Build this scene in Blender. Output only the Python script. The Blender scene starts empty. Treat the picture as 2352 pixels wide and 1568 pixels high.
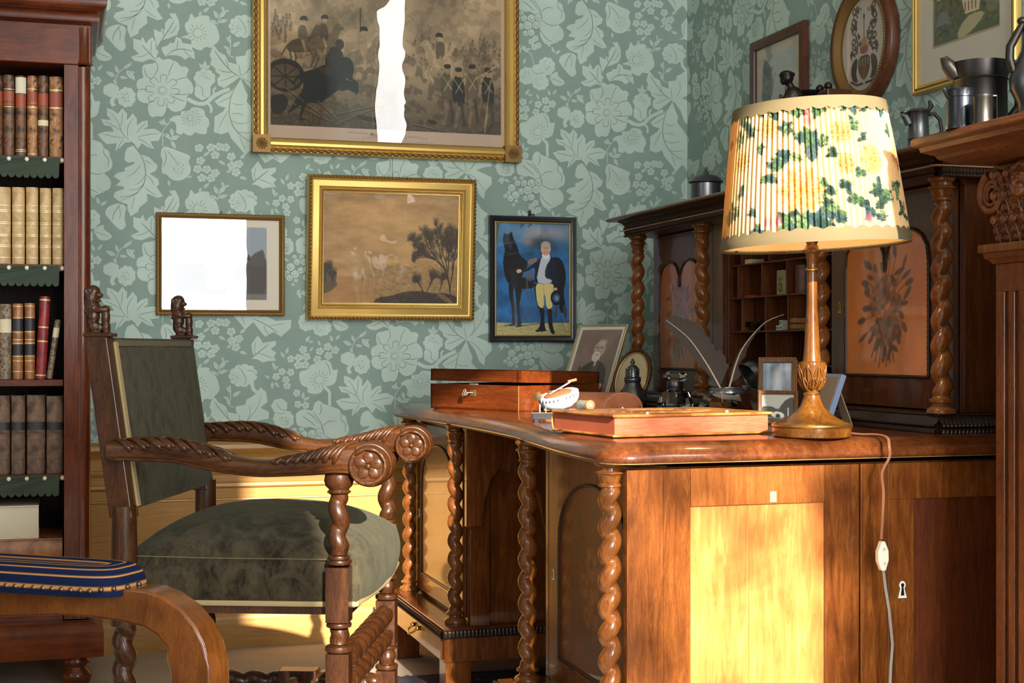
import bpy, bmesh, math, random
import numpy as np
from mathutils import Vector, Matrix
random.seed(7); RNG = np.random.RandomState(5)
S = bpy.context.scene
COL = S.collection
# ------------------------------------------------------------------ camera, world, sun, window light, exposure
FPX = 3365.0; TH = math.atan(1026/3365); CX, CY, CZ = -2.075, -4.71, .945
cam = bpy.data.cameras.new('camera'); co = bpy.data.objects.new('camera', cam); COL.objects.link(co)
co.location = (CX, CY, CZ); co.rotation_euler = (math.pi/2, 0, -TH)
cam.sensor_width = 36; cam.lens = FPX/2352*36; cam.shift_y = 16/2352; cam.clip_start = .05
S.camera = co
S.view_settings.view_transform = 'Standard'; S.view_settings.look = 'None'; S.view_settings.gamma = 1
S.view_settings.use_curve_mapping = False; S.view_settings.exposure = 0.40
w = bpy.data.worlds.new('sky'); S.world = w; w.use_nodes = True
w.node_tree.nodes['Background'].inputs[0].default_value = (.72, .86, 1, 1)
w.node_tree.nodes['Background'].inputs[1].default_value = 1.2
SUN_SLOPE, SUN_SIDE = .395, .035
def lamp(name, kind, loc, energy, col, **k):
    l = bpy.data.lights.new(name, kind); l.energy = energy; l.color = col
    for a, b in k.items(): setattr(l, a, b)
    o = bpy.data.objects.new(name, l); o.location = loc; COL.objects.link(o); return o
sun = lamp('sun', 'SUN', (-2, -9, 5), 14.5, (1, .90, .76), angle=math.radians(.6))
sun.rotation_euler = Vector((SUN_SIDE, 1, -SUN_SLOPE)).to_track_quat('-Z', 'Y').to_euler()
def winlight(name, x0, x1, z0, z1, y, rad, col=(.98, .99, 1)):
    a = (x1-x0)*(z1-z0)
    o = lamp(name, 'AREA', ((x0+x1)/2, y, (z0+z1)/2), rad*math.pi*a, col, shape='RECTANGLE', size=x1-x0, size_y=z1-z0)
    o.rotation_euler = (math.pi/2, 0, 0); return o
YR = -6.6                                         # rear wall with the windows
WINS = [(-1.80, -.68, .45, 3.22), (-3.75, -2.75, .45, 3.1)]  # the second, left-hand window is unseen, added for soft fill
WR = (-4.86, -4.06, 1.0, 3.3)                     # window in the right wall beyond the fireplace: y0, y1, z0, z1
for i, (x0, x1, z0, z1) in enumerate(WINS):
    winlight('window_fill', x0+.03, x1-.03, z0+.03, z1-.03, YR-.02, [14.5, 3][i])
wr = lamp('window_fill', 'AREA', (.02, (WR[0]+WR[1])/2, (WR[2]+WR[3])/2), 15*math.pi*.75*2.05, (1, .985, .95), shape='RECTANGLE', size=.75, size_y=2.05)
wr.rotation_euler = (math.pi/2, 0, math.pi/2)
wl = lamp('window_fill', 'AREA', (-4.44, -3.2, 1.75), 0.5*math.pi*1.3*2.4, (.95, .98, 1), shape='RECTANGLE', size=1.3, size_y=2.4)
wl.rotation_euler = (math.pi/2, 0, -math.pi/2)    # added soft fill at an unseen opening in the left wall
# ------------------------------------------------------------------ pixel <-> place helpers (measuring only)
_c, _s = math.cos(TH), math.sin(TH)
def R(px, py, X=None, Y=None, Z=None, D=None):
    u = (px-1176)/FPX; v = -(py-800)/FPX; a, b = u*_c+_s, -u*_s+_c
    t = D if D else (X-CX)/a if X is not None else (Y-CY)/b if Y is not None else (Z-CZ)/v
    return Vector((CX+a*t, CY+b*t, CZ+v*t))
# ------------------------------------------------------------------ materials
MATS = {}
def nodes(name):
    m = bpy.data.materials.new(name); m.use_nodes = True; nt = m.node_tree
    b = nt.nodes['Principled BSDF']; return m, nt, b
def sv(b, **k):
    for a, v in k.items():
        i = b.inputs[{'rough': 'Roughness', 'metal': 'Metallic', 'coat': 'Coat Weight', 'crough': 'Coat Roughness', 'spec': 'Specular IOR Level', 'sheen': 'Sheen Weight', 'trans': 'Transmission Weight', 'ior': 'IOR', 'sub': 'Subsurface Weight'}[a]]
        i.default_value = v
def link(nt, a, b): nt.links.new(a, b)
def coords(nt, scale=(1, 1, 1), rot=(0, 0, 0)):
    t = nt.nodes.new('ShaderNodeTexCoord'); m = nt.nodes.new('ShaderNodeMapping')
    m.inputs['Scale'].default_value = scale; m.inputs['Rotation'].default_value = rot
    link(nt, t.outputs['Object'], m.inputs[0]); return m.outputs[0]
def noise(nt, vec, scale, detail=4, rough=.5, dist=0):
    n = nt.nodes.new('ShaderNodeTexNoise'); link(nt, vec, n.inputs['Vector'])
    n.inputs['Scale'].default_value = scale; n.inputs['Detail'].default_value = detail
    n.inputs['Roughness'].default_value = rough; n.inputs['Distortion'].default_value = dist; return n.outputs['Fac']
def ramp(nt, fac, stops):
    r = nt.nodes.new('ShaderNodeValToRGB'); e = r.color_ramp.elements
    while len(e) < len(stops): e.new(.5)
    for k, (p, c) in enumerate(stops): e[k].position = p; e[k].color = tuple(c)+(1,) if len(c) == 3 else c
    link(nt, fac, r.inputs[0]); return r.outputs[0]
def mixc(nt, a, b, fac, mode='MIX'):
    m = nt.nodes.new('ShaderNodeMix'); m.data_type = 'RGBA'; m.blend_type = mode
    for s, i in ((fac, 0), (a, 6), (b, 7)):
        if hasattr(s, 'node'): link(nt, s, m.inputs[i])
        elif i == 0: m.inputs[0].default_value = s
        else: m.inputs[i].default_value = tuple(s)+(1,)
    return m.outputs[2]
def bump(nt, b, h, strength=.3, dist=.002):
    n = nt.nodes.new('ShaderNodeBump'); n.inputs['Strength'].default_value = strength; n.inputs['Distance'].default_value = dist
    link(nt, h, n.inputs['Height']); link(nt, n.outputs[0], b.inputs['Normal'])
def mat(name, col, rough=.5, metal=0, **k):
    if name in MATS: return MATS[name]
    m, nt, b = nodes(name); b.inputs['Base Color'].default_value = tuple(col)+(1,); sv(b, rough=rough, metal=metal, **k)
    v = coords(nt); n = noise(nt, v, 60, 3); n2 = noise(nt, v, 9, 3)
    c = mixc(nt, tuple(x*.82 for x in col), tuple(min(1, x*1.12) for x in col), n2); link(nt, c, b.inputs['Base Color'])
    bump(nt, b, n, .08, .001); MATS[name] = m; return m
def wood(name, dark, mid, light, axis='Z', dk=.68, sc=9., rough=.3, coat=.5, crough=.12, stretch=9., figure=.5, pores=.25, bmp=.12):
    if name in MATS: return MATS[name]
    dark, mid, light = [tuple(v*dk*(1, .93, .76)[i] for i, v in enumerate(c)) for c in (dark, mid, light)]
    m, nt, b = nodes(name); st = [stretch]*3; st['XYZ'.index(axis)] = 1.0
    v = coords(nt, tuple(st)); n = noise(nt, v, sc*.7, 6, .68, 1.3)
    c = ramp(nt, n, [(.28, dark), (.5, mid), (.72, light)])
    v2 = coords(nt); f = noise(nt, v2, 5.5, 3, .5, 1.6)
    c = mixc(nt, c, ramp(nt, f, [(.3, dark), (.7, light)]), figure*.5)
    v3 = coords(nt, tuple(x*3 for x in st)); p = noise(nt, v3, sc*2.5, 3, .7)
    c = mixc(nt, c, dark, ramp(nt, p, [(.5, (0, 0, 0)), (.66, (min(1, pores*1.9),)*3)]), 'MIX')
    link(nt, c, b.inputs['Base Color']); sv(b, rough=rough+.06, coat=coat*.62, crough=crough, spec=.22)
    bump(nt, b, p, bmp, .0006); MATS[name] = m; return m
def painted(name='art', rough=.7, coat=0, attr='Col', bmp=0, **k):
    if name in MATS: return MATS[name]
    m, nt, b = nodes(name); a = nt.nodes.new('ShaderNodeAttribute'); a.attribute_name = attr
    link(nt, a.outputs['Color'], b.inputs['Base Color']); sv(b, rough=rough, coat=coat, **k)
    if bmp: bump(nt, b, noise(nt, coords(nt), 250, 3), bmp, .0005)
    MATS[name] = m; return m
def thin_glass(name='picture_glass', wav=.1, wsc=6., F0=.028, tint=(1, 1, 1), rough=.0):
    if name in MATS: return MATS[name]
    m = bpy.data.materials.new(name); m.use_nodes = True; nt = m.node_tree; nt.nodes.clear()
    o = nt.nodes.new('ShaderNodeOutputMaterial'); mx = nt.nodes.new('ShaderNodeMixShader')
    t = nt.nodes.new('ShaderNodeBsdfTransparent'); t.inputs[0].default_value = tuple(tint)+(1,)
    g = nt.nodes.new('ShaderNodeBsdfGlossy'); g.inputs['Roughness'].default_value = rough
    lw = nt.nodes.new('ShaderNodeLayerWeight'); lw.inputs[0].default_value = .5
    pw = nt.nodes.new('ShaderNodeMath'); pw.operation = 'POWER'; pw.inputs[1].default_value = 5; link(nt, lw.outputs['Facing'], pw.inputs[0])
    f = nt.nodes.new('ShaderNodeMath'); f.operation = 'MULTIPLY_ADD'; f.inputs[1].default_value = .96; f.inputs[2].default_value = F0; link(nt, pw.outputs[0], f.inputs[0])
    bm = nt.nodes.new('ShaderNodeBump'); bm.inputs['Strength'].default_value = wav; bm.inputs['Distance'].default_value = .01
    link(nt, noise(nt, coords(nt), wsc, 2), bm.inputs['Height']); link(nt, bm.outputs[0], g.inputs['Normal'])
    link(nt, f.outputs[0], mx.inputs[0]); link(nt, t.outputs[0], mx.inputs[1]); link(nt, g.outputs[0], mx.inputs[2]); link(nt, mx.outputs[0], o.inputs[0])
    MATS[name] = m; return m
def glass(name='cut_glass', col=(.95, .97, .96), rough=.0):
    if name in MATS: return MATS[name]
    m, nt, b = nodes(name); b.inputs['Base Color'].default_value = tuple(col)+(1,); sv(b, rough=rough, trans=1, ior=1.5); MATS[name] = m; return m
# ------------------------------------------------------------------ mesh builder
def rotz(a): return Matrix.Rotation(a, 3, 'Z')
class MB:
    def __init__(s): s.v = []; s.f = []; s.m = []; s.c = None
    def add(s, vs, fs, mi=0):
        o = len(s.v); s.v += [tuple(p) for p in vs]; s.f += [tuple(i+o for i in f) for f in fs]; s.m += [mi]*len(fs); return s
    def box(s, x0, x1, y0, y1, z0, z1, mi=0):
        x0, x1 = sorted((x0, x1)); y0, y1 = sorted((y0, y1)); z0, z1 = sorted((z0, z1))
        return s.add([(x, y, z) for z in (z0, z1) for x, y in ((x0, y0), (x1, y0), (x1, y1), (x0, y1))],
                     [(3, 2, 1, 0), (4, 5, 6, 7), (0, 1, 5, 4), (1, 2, 6, 5), (2, 3, 7, 6), (3, 0, 4, 7)], mi)
    def obox(s, c, h, rot=None, mi=0):
        c = Vector(c); rot = rot or Matrix.Identity(3); a, b, d = h
        return s.add([c+rot@Vector((x*a, y*b, z*d)) for z in (-1, 1) for x, y in ((-1, -1), (1, -1), (1, 1), (-1, 1))],
                     [(3, 2, 1, 0), (4, 5, 6, 7), (0, 1, 5, 4), (1, 2, 6, 5), (2, 3, 7, 6), (3, 0, 4, 7)], mi)
    def grid(s, fn, nu, nv, cu=False, cv=False, mi=0):
        vs = [fn(i/(nu if cu else nu-1), j/(nv if cv else nv-1)) for j in range(nv) for i in range(nu)]
        fs = []
        for j in range(nv if cv else nv-1):
            for i in range(nu if cu else nu-1):
                a, b = i, (i+1) % nu; c, d = j, (j+1) % nv
                fs.append((c*nu+a, c*nu+b, d*nu+b, d*nu+a))
        return s.add(vs, fs, mi)
    def lathe(s, o, prof, n=32, rot=None, mi=0, caps=True, fn=None):
        o = Vector(o); rot = rot or Matrix.Identity(3); vs = []
        for r, z in prof:
            for i in range(n):
                a = 2*math.pi*i/n; rr = r*(fn(a, z) if fn else 1); vs.append(o+rot@Vector((rr*math.cos(a), rr*math.sin(a), z)))
        k = len(prof); fs = [(j*n+i, j*n+(i+1) % n, (j+1)*n+(i+1) % n, (j+1)*n+i) for j in range(k-1) for i in range(n)]
        if caps:
            if prof[0][0] > 1e-5: fs.append(tuple(reversed(range(n))))
            if prof[-1][0] > 1e-5: fs.append(tuple(range((k-1)*n, k*n)))
        return s.add(vs, fs, mi)
    def tube(s, pts, r, n=8, closed=False, mi=0, flat=None):
        pts = [Vector(p) for p in pts]; k = len(pts); rs = r if isinstance(r, (list, tuple)) else [r]*k
        vs = []; up = Vector((0, 0, 1)); prev = None
        for i, p in enumerate(pts):
            t = (pts[(i+1) % k]-pts[i-1]) if closed else (pts[min(i+1, k-1)]-pts[max(i-1, 0)])
            t = t.normalized() if t.length > 1e-9 else Vector((0, 0, 1))
            if prev is None: a = t.cross(up if abs(t.z) < .9 else Vector((1, 0, 0))).normalized()
            else: a = (prev-t*prev.dot(t)).normalized()
            prev = a; b = t.cross(a)
            for j in range(n):
                q = 2*math.pi*j/n; vs.append(p+(a*math.cos(q)+b*math.sin(q)*(flat or 1))*rs[i])
        fs = [(i*n+j, i*n+(j+1) % n, ((i+1) % k)*n+(j+1) % n, ((i+1) % k)*n+j) for i in range(k if closed else k-1) for j in range(n)]
        if not closed: fs += [tuple(reversed(range(n))), tuple(range((k-1)*n, k*n))]
        return s.add(vs, fs, mi)
    def ball(s, c, r, n=12, mi=0, rot=None):
        c = Vector(c); r = r if isinstance(r, (tuple, list)) else (r, r, r); rot = rot or Matrix.Identity(3); m = max(4, n//2+1)
        vs = [c+rot@Vector((0, 0, -r[2]))]
        for j in range(1, m):
            p = math.pi*j/m-math.pi/2
            for i in range(n):
                a = 2*math.pi*i/n; vs.append(c+rot@Vector((r[0]*math.cos(p)*math.cos(a), r[1]*math.cos(p)*math.sin(a), r[2]*math.sin(p))))
        vs.append(c+rot@Vector((0, 0, r[2]))); L = len(vs)-1
        fs = [(0, 1+(i+1) % n, 1+i) for i in range(n)]
        for j in range(m-2): fs += [(1+j*n+i, 1+j*n+(i+1) % n, 1+(j+1)*n+(i+1) % n, 1+(j+1)*n+i) for i in range(n)]
        fs += [(L, 1+(m-2)*n+i, 1+(m-2)*n+(i+1) % n) for i in range(n)]
        return s.add(vs, fs, mi)
    def prism(s, poly, fn, d0, d1, mi=0):
        """poly: 2D outline; fn(a, b, d) -> point"""
        n = len(poly); vs = [fn(a, b, d0) for a, b in poly]+[fn(a, b, d1) for a, b in poly]
        return s.add(vs, [tuple(reversed(range(n))), tuple(range(n, 2*n))]+[(i, (i+1) % n, n+(i+1) % n, n+i) for i in range(n)], mi)
    def frame(s, w, h, prof, mi=0):
        """picture-frame moulding round a w x h rectangle in local x,z; prof = [(inset, depth)], front is -y"""
        k = len(prof); vs = []
        for p, q in prof:
            for sx, sz in ((-1, -1), (1, -1), (1, 1), (-1, 1)): vs.append((sx*(w/2-p), -q, sz*(h/2-p)))
        fs = [(i*4+j, i*4+(j+1) % 4, ((i+1) % k)*4+(j+1) % 4, ((i+1) % k)*4+j) for i in range(k) for j in range(4)]
        return s.add(vs, fs, mi)
    def sweep(s, path, prof, mi=0, closed=False):
        """horizontal path [(x,y)], prof [(out, z)], outward = right of travel, mitred"""
        P = [Vector((a, b)) for a, b in path]; n = len(P); k = len(prof); vs = []
        for i, p in enumerate(P):
            def nrm(a, b): d = (b-a).normalized(); return Vector((d.y, -d.x))
            if closed or 0 < i < n-1:
                a = nrm(P[i-1], p); b = nrm(p, P[(i+1) % n]); m = (a+b); m = m/max(.2, m.length_squared)*2
            else: m = nrm(P[0], P[1]) if i == 0 else nrm(P[-2], P[-1])
            for o, z in prof: vs.append((p.x+m.x*o, p.y+m.y*o, z))
        fs = [(i*k+j, i*k+(j+1) % k, ((i+1) % n)*k+(j+1) % k, ((i+1) % n)*k+j) for i in range(n if closed else n-1) for j in range(k)]
        if not closed: fs += [tuple(range(k)), tuple(reversed(range((n-1)*k, n*k)))]
        return s.add(vs, fs, mi)
    def twist(s, o, z0, z1, r0, A, P, hand=1, ph=0, n=24, rot=None, mi=0, m=14, k=1.0):
        nz = max(6, int((z1-z0)/P*m)); o = Vector(o); rot = rot or Matrix.Identity(3); L = z1-z0
        def fn(u, v):
            z = z0+v*L; e = min(1, min(v, 1-v)*L/(P*.3)); a = 2*math.pi*u; q = a-hand*2*math.pi*z/P+ph
            r = r0+A*(e*abs(math.cos(q/2))**k+(1-e)*.55)
            return o+rot@Vector((r*math.cos(a), r*math.sin(a), z))
        s.grid(fn, n, nz, cu=True, mi=mi)
        return s
    def ripple(s, a, b, out, prof, pitch=.007, amp=.0012, mi=0):
        """rippled ebony moulding from a to b; out = outward unit vector, prof [(out, z)] closed section"""
        a, b, out = Vector(a), Vector(b), Vector(out); L = (b-a).length; n = int(L/pitch*4)+1; k = len(prof)
        def fn(u, v):
            i = int(round(u*k)) % k; p, z = prof[i]; w_ = amp*math.cos(2*math.pi*v*L/pitch) if p > .0005 else 0
            return a+(b-a)*v+out*(p+w_)+Vector((0, 0, z))
        return s.grid(fn, k, n, cu=True, mi=mi)
    def build(s, name, mats, parent=None, smooth=35, bevel=0, loc=None, rz=0, rot=None, remesh=0, col=None, attr='Col', sub=0, split=False):
        if split:
            par = list(range(len(s.v)))
            def find(a):
                while par[a] != a: par[a] = par[par[a]]; a = par[a]
                return a
            for f in s.f:
                for i in f[1:]: par[find(i)] = find(f[0])
            G = {}
            for f, m_ in zip(s.f, s.m): G.setdefault(find(f[0]), []).append((f, m_))
            out = []
            for fs in G.values():
                q = MB(); ids = sorted({i for f, _ in fs for i in f}); mp_ = {a: b for b, a in enumerate(ids)}
                q.v = [s.v[i] for i in ids]; q.f = [tuple(mp_[i] for i in f) for f, _ in fs]; q.m = [m_ for _, m_ in fs]
                out.append(q.build(name, mats, parent, smooth, bevel, loc, rz, rot))
            return out
        me = bpy.data.meshes.new(name); me.from_pydata(s.v, [], s.f)
        if not isinstance(mats, (list, tuple)): mats = [mats]
        for m in mats: me.materials.append(m)
        if len(mats) > 1: me.polygons.foreach_set('material_index', s.m)
        if smooth:
            me.shade_smooth()
            if smooth < 180: me.set_sharp_from_angle(angle=math.radians(smooth))
        if col is not None:
            a = me.color_attributes.new(attr, 'FLOAT_COLOR', 'POINT'); c = np.ones((len(s.v), 4), np.float32); c[:, :3] = col; a.data.foreach_set('color', c.ravel())
        me.update()
        o = bpy.data.objects.new(name, me); COL.objects.link(o)
        if loc is not None: o.location = loc
        if rot is not None: o.rotation_euler = rot
        elif rz: o.rotation_euler = (0, 0, rz)
        if parent: o.parent = parent
        if remesh:
            r = o.modifiers.new('remesh', 'REMESH'); r.mode = 'VOXEL'; r.voxel_size = remesh; r.use_smooth_shade = True
            q = o.modifiers.new('smooth', 'SMOOTH'); q.factor = .5; q.iterations = 1
        if sub: q = o.modifiers.new('sub', 'SUBSURF'); q.levels = sub; q.render_levels = sub
        if bevel:
            q = o.modifiers.new('bevel', 'BEVEL'); q.width = bevel; q.segments = 2; q.limit_method = 'ANGLE'; q.angle_limit = math.radians(40)
        return o
def tag(o, label, cat, group=None):
    o['label'] = label; o['category'] = cat
    if group: o['group'] = group
    return o
def struct(o): o['kind'] = 'structure'; return o
def thing(name, label, cat, loc=(0, 0, 0), rz=0, group=None, rot=None):
    o = bpy.data.objects.new(name, None); o.empty_display_size = .05; COL.objects.link(o); o.location = loc
    o.rotation_euler = rot or (0, 0, rz); return tag(o, label, cat, group)
def chaikin(p, n=1, closed=True):
    for _ in range(n):
        q = []; m = len(p)
        for i in range(m if closed else m-1):
            a, b = p[i], p[(i+1) % m]; q += [(a[0]*.75+b[0]*.25, a[1]*.75+b[1]*.25), (a[0]*.25+b[0]*.75, a[1]*.25+b[1]*.75)]
        p = q if closed else [p[0]]+q+[p[-1]]
    return p
def lerp(a, b, t): return a+(b-a)*t
def sm(x): x = max(0, min(1, x)); return x*x*(3-2*x)
def interp(tab, x):
    for (a, b), (c, d) in zip(tab, tab[1:]):
        if x <= c: return b+(d-b)*((x-a)/(c-a) if c != a else 0)
    return tab[-1][1]
def srgb(r, g, b): return tuple((x/255/12.92 if x <= 10 else ((x/255+.055)/1.055)**2.4) for x in (r, g, b))
# woods and metals
W_desk = wood('walnut_desk', srgb(70, 36, 16), srgb(128, 70, 32), srgb(172, 108, 52), 'Z', rough=.22, coat=.9, crough=.05)
W_deskh = wood('walnut_desk_level', srgb(66, 32, 16), srgb(118, 62, 32), srgb(160, 96, 52), 'Y', rough=.25, coat=.9, crough=.07)
W_deskx = wood('walnut_desk_cross', srgb(66, 32, 16), srgb(122, 66, 32), srgb(166, 100, 52), 'X', rough=.25, coat=.8, crough=.08)
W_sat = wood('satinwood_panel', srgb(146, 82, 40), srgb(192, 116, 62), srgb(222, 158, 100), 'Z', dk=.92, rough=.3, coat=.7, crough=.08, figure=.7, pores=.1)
W_hutch = wood('hutch_walnut', srgb(52, 26, 14), srgb(94, 50, 26), srgb(130, 76, 40), 'Z', rough=.3, coat=.7, crough=.1)
W_twist = wood('turned_walnut', srgb(84, 44, 18), srgb(138, 80, 36), srgb(176, 114, 58), 'Z', dk=.62, rough=.24, coat=.8, crough=.07, stretch=4)
W_ebony = wood('ebonised', srgb(34, 24, 20), srgb(54, 38, 30), srgb(76, 55, 42), 'Y', rough=.3, coat=.5)
W_mah = wood('mahogany', srgb(56, 22, 9), srgb(104, 46, 20), srgb(144, 72, 32), 'Z', rough=.25, coat=.6, crough=.08)
W_mahx = wood('mahogany_level', srgb(56, 22, 9), srgb(108, 46, 18), srgb(150, 74, 32), 'X', rough=.25, coat=.5, crough=.08, figure=.9)
W_oak = wood('oak_mantel', srgb(70, 36, 18), srgb(116, 64, 34), srgb(150, 90, 50), 'Z', dk=.56, rough=.38, coat=.35, crough=.2, pores=.6, bmp=.3)
W_oaky = wood('oak_mantel_shelf', srgb(70, 36, 18), srgb(120, 66, 34), srgb(156, 94, 52), 'Y', dk=.58, rough=.38, coat=.35, crough=.2, pores=.6, bmp=.3)
W_chair = wood('carved_oak', srgb(44, 24, 13), srgb(80, 46, 26), srgb(116, 72, 40), 'Z', dk=.5, rough=.3, coat=.35, crough=.15, pores=.6, bmp=.25)
W_chairx = wood('carved_oak_arm', srgb(46, 25, 13), srgb(86, 50, 26), srgb(122, 76, 40), 'X', dk=.55, rough=.28, coat=.4, crough=.13, pores=.6, bmp=.2)
W_pine = wood('grained_wainscot', srgb(150, 112, 62), srgb(170, 128, 72), srgb(184, 144, 86), 'X', dk=.9, rough=.4, coat=.3, crough=.2, stretch=22, figure=.1, pores=.12)
W_birch = wood('flamed_birch', srgb(80, 42, 16), srgb(122, 70, 30), srgb(150, 94, 44), 'Z', dk=.75, rough=.22, coat=.9, crough=.06, stretch=5, figure=.9)
GOLD = mat('gilding', srgb(214, 178, 100), .42, .6)
GOLDD = mat('aged_gilding', srgb(128, 96, 48), .5, .55)
PEWTER = mat('pewter', srgb(104, 104, 106), .32, .9)
PEWTERD = mat('dark_pewter', srgb(62, 58, 54), .38, .85)
BRASS = mat('brass', srgb(190, 150, 80), .3, .95)
STEEL = mat('bright_steel', srgb(205, 210, 215), .3, .8)
BLACK = mat('black_lacquer', srgb(22, 22, 24), .3, 0, coat=.5)
IVORY = mat('ivory', srgb(228, 218, 190), .4)
WHITE = mat('white_plaster', srgb(232, 230, 222), .8)
# ------------------------------------------------------------------ room shell
XL, ZC = -4.4, 3.35
M_ground = mat('wallpaper_ground', srgb(132, 153, 143), .75)
M_motif = mat('wallpaper_motif', srgb(177, 196, 184), .62)
M_floor = wood('oak_floor', srgb(120, 108, 92), srgb(150, 136, 118), srgb(172, 158, 140), 'X', rough=.5, coat=.1)
M_carpet = mat('beige_carpet', srgb(166, 152, 134), .95)
fl = MB().box(XL-.2, .2, YR-.2, .2, -.06, 0).build('floor', M_carpet); struct(fl)
struct(MB().box(XL-.2, .2, YR-.2, .2, ZC, ZC+.1).build('ceiling', mat('cream_ceiling', srgb(196, 190, 172), .85)))
A = lambda *p: [(1180+x/3.733, y/3.733) for x, y in zip(p[::2], p[1::2])]
B = lambda *p: [(460+x/3.5636, 720+y/3.5636) for x, y in zip(p[::2], p[1::2])]
C3 = lambda *p: [(1120+x/3.733, 340+y/3.733) for x, y in zip(p[::2], p[1::2])]
shapes, lines, = [], []
def shp(p, sm_=1): shapes.append(chaikin(p, sm_) if sm_ else p)
def blossom(x, y, r=32, n=5, tf=A):
    ph = random.random(); q = []
    for i in range(n*4):
        a = 2*math.pi*(i/(n*4)+ph); rr = r*(1.03 if i % 4 in (1, 2) else .82 if i % 4 == 0 else 1.0); q += [x+rr*math.cos(a), y+rr*math.sin(a)]
    shapes.append(tf(*q)); c = []
    for i in range(9): a = 2*math.pi*i/8; c += [x+.3*r*math.cos(a), y+.3*r*math.sin(a)]
    lines.append((tf(*c), 1.6))
    for i in range(n): a = 2*math.pi*(i/n+ph); lines.append((tf(x+.45*r*math.cos(a), y+.45*r*math.sin(a), x+.85*r*math.cos(a), y+.85*r*math.sin(a)), 1.3))
def leafy(x, y, ang, L, w=.42, tf=A, vein=1):
    q = []; ca, sa = math.cos(ang), math.sin(ang)
    for t, k in ((0, .0), (.15, .6), (.4, 1), (.7, .7), (1, 0), (.7, -.7), (.4, -1), (.15, -.6)):
        q += [x+ca*L*t-sa*k*L*w/2, y+sa*L*t+ca*k*L*w/2]
    shapes.append(tf(*q))
    if vein: lines.append((tf(x+ca*L*.1, y+sa*L*.1, x+ca*L*.8, y+sa*L*.8), 1.2))
def stem(tf, wd, *p):
    p = chaikin(list(zip(p[::2], p[1::2])), 2, False); l, r = [], []
    for i, a in enumerate(p):
        b = p[min(i+1, len(p)-1)]; c = p[max(i-1, 0)]; dx, dy = b[0]-c[0], b[1]-c[1]; d = math.hypot(dx, dy) or 1
        l.append((a[0]-dy/d*wd/2, a[1]+dx/d*wd/2)); r.append((a[0]+dy/d*wd/2, a[1]-dx/d*wd/2))
    q = l+r[::-1]; shapes.append(tf(*[k for a in q for k in a]))
def ln(tf, wd, *p): lines.append((tf(*[k for a in chaikin(list(zip(p[::2], p[1::2])), 2, False) for k in a]), wd))
def veins(tf, spine, subs, wd=2.2):
    ln(tf, wd+1.2, *spine)
    for s_ in subs: ln(tf, wd, *s_)
def rosette(tf, x, y, r, n=9, core=None, r0=.3):
    c = []
    for i in range(17): a = 2*math.pi*i/16; c += [x+r*r0*math.cos(a), y+r*r0*math.sin(a)]
    ln(tf, 2, *c)
    for i in range(n):
        a = 2*math.pi*i/n+.2; k = .85+.3*random.random(); ln(tf, 1.8, x+r*(r0+.1)*math.cos(a), y+r*(r0+.1)*math.sin(a), x+r*.8*k*math.cos(a+.05), y+r*.8*k*math.sin(a+.05))
def stipple(tf, x, y, r, n=26):
    for _ in range(n):
        a = random.random()*6.28; q = r*math.sqrt(random.random()); u, v = x+q*math.cos(a), y+q*math.sin(a); s_ = 4+random.random()*4; a2 = random.random()*3
        lines.append((tf(u, v, u+s_*math.cos(a2), v+s_*math.sin(a2)), 2.4))
def scallop(tf, x, y, rx, ry, n=9, dep=.12, rot=0):
    q = []
    for i in range(n*4):
        a = 2*math.pi*i/(n*4); k = 1-dep+dep*abs(math.sin(n*a/2))**.6; u, v = rx*k*math.cos(a), ry*k*math.sin(a)
        q += [x+u*math.cos(rot)-v*math.sin(rot), y+u*math.sin(rot)+v*math.cos(rot)]
    shapes.append(tf(*q))
# drop acanthus
shp(A(590,0,640,70,700,95,765,165,750,205,705,225,765,270,775,310,755,330,800,405,760,418,730,400,685,380,690,440,630,490,625,520,570,555,545,490,550,460,520,450,480,430,445,395,460,360,520,340,525,325,465,310,497,275,447,240,470,215,530,200,525,175,590,150,600,130,550,135,525,110,530,60,545,20), 0)
veins(A, (592,5,655,90,680,200,668,310,600,390,500,430), [(645,150,600,215,540,250),(672,240,640,290,600,310),(665,310,620,345,560,350),(630,370,560,395,490,405),(675,120,700,140,720,150),(680,230,720,270,735,320),(672,330,710,370,760,400),(600,395,590,440,575,500)])
shp(A(385,530,400,480,450,455,500,450,540,480,530,530,525,580,540,630,505,665,470,640,430,590,400,550), 1); veins(A, (500,455,450,520,440,580), [(480,470,500,520,490,580)], 1.8)
# three leaves above the big flower
shp(A(760,630,755,600,740,540,735,485,785,510,790,480,815,490,815,440,845,400,870,405,845,365,890,360,915,420,920,480,900,530,850,555,800,570,775,600), 0); veins(A, (762,625,800,560,850,480,880,420), [(810,545,800,500,805,480),(850,520,880,500,900,450)])
shp(A(750,735,710,720,650,745,600,735,572,705,630,680,590,640,588,560,640,575,655,545,680,600,700,570,725,550,750,590,750,640,770,660,755,700), 0); veins(A, (748,725,700,670,650,610), [(700,670,660,700,600,708),(715,680,715,620,722,570)])
shp(A(820,700,800,670,790,630,840,610,850,590,880,595,895,545,930,560,940,590,1020,610,1010,640,1025,665,1030,720,990,700,960,725,930,700,900,690,850,690), 0); veins(A, (825,695,880,645,960,640,1010,660), [(900,645,905,600,910,570),(950,640,970,680,1010,700)])
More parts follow.
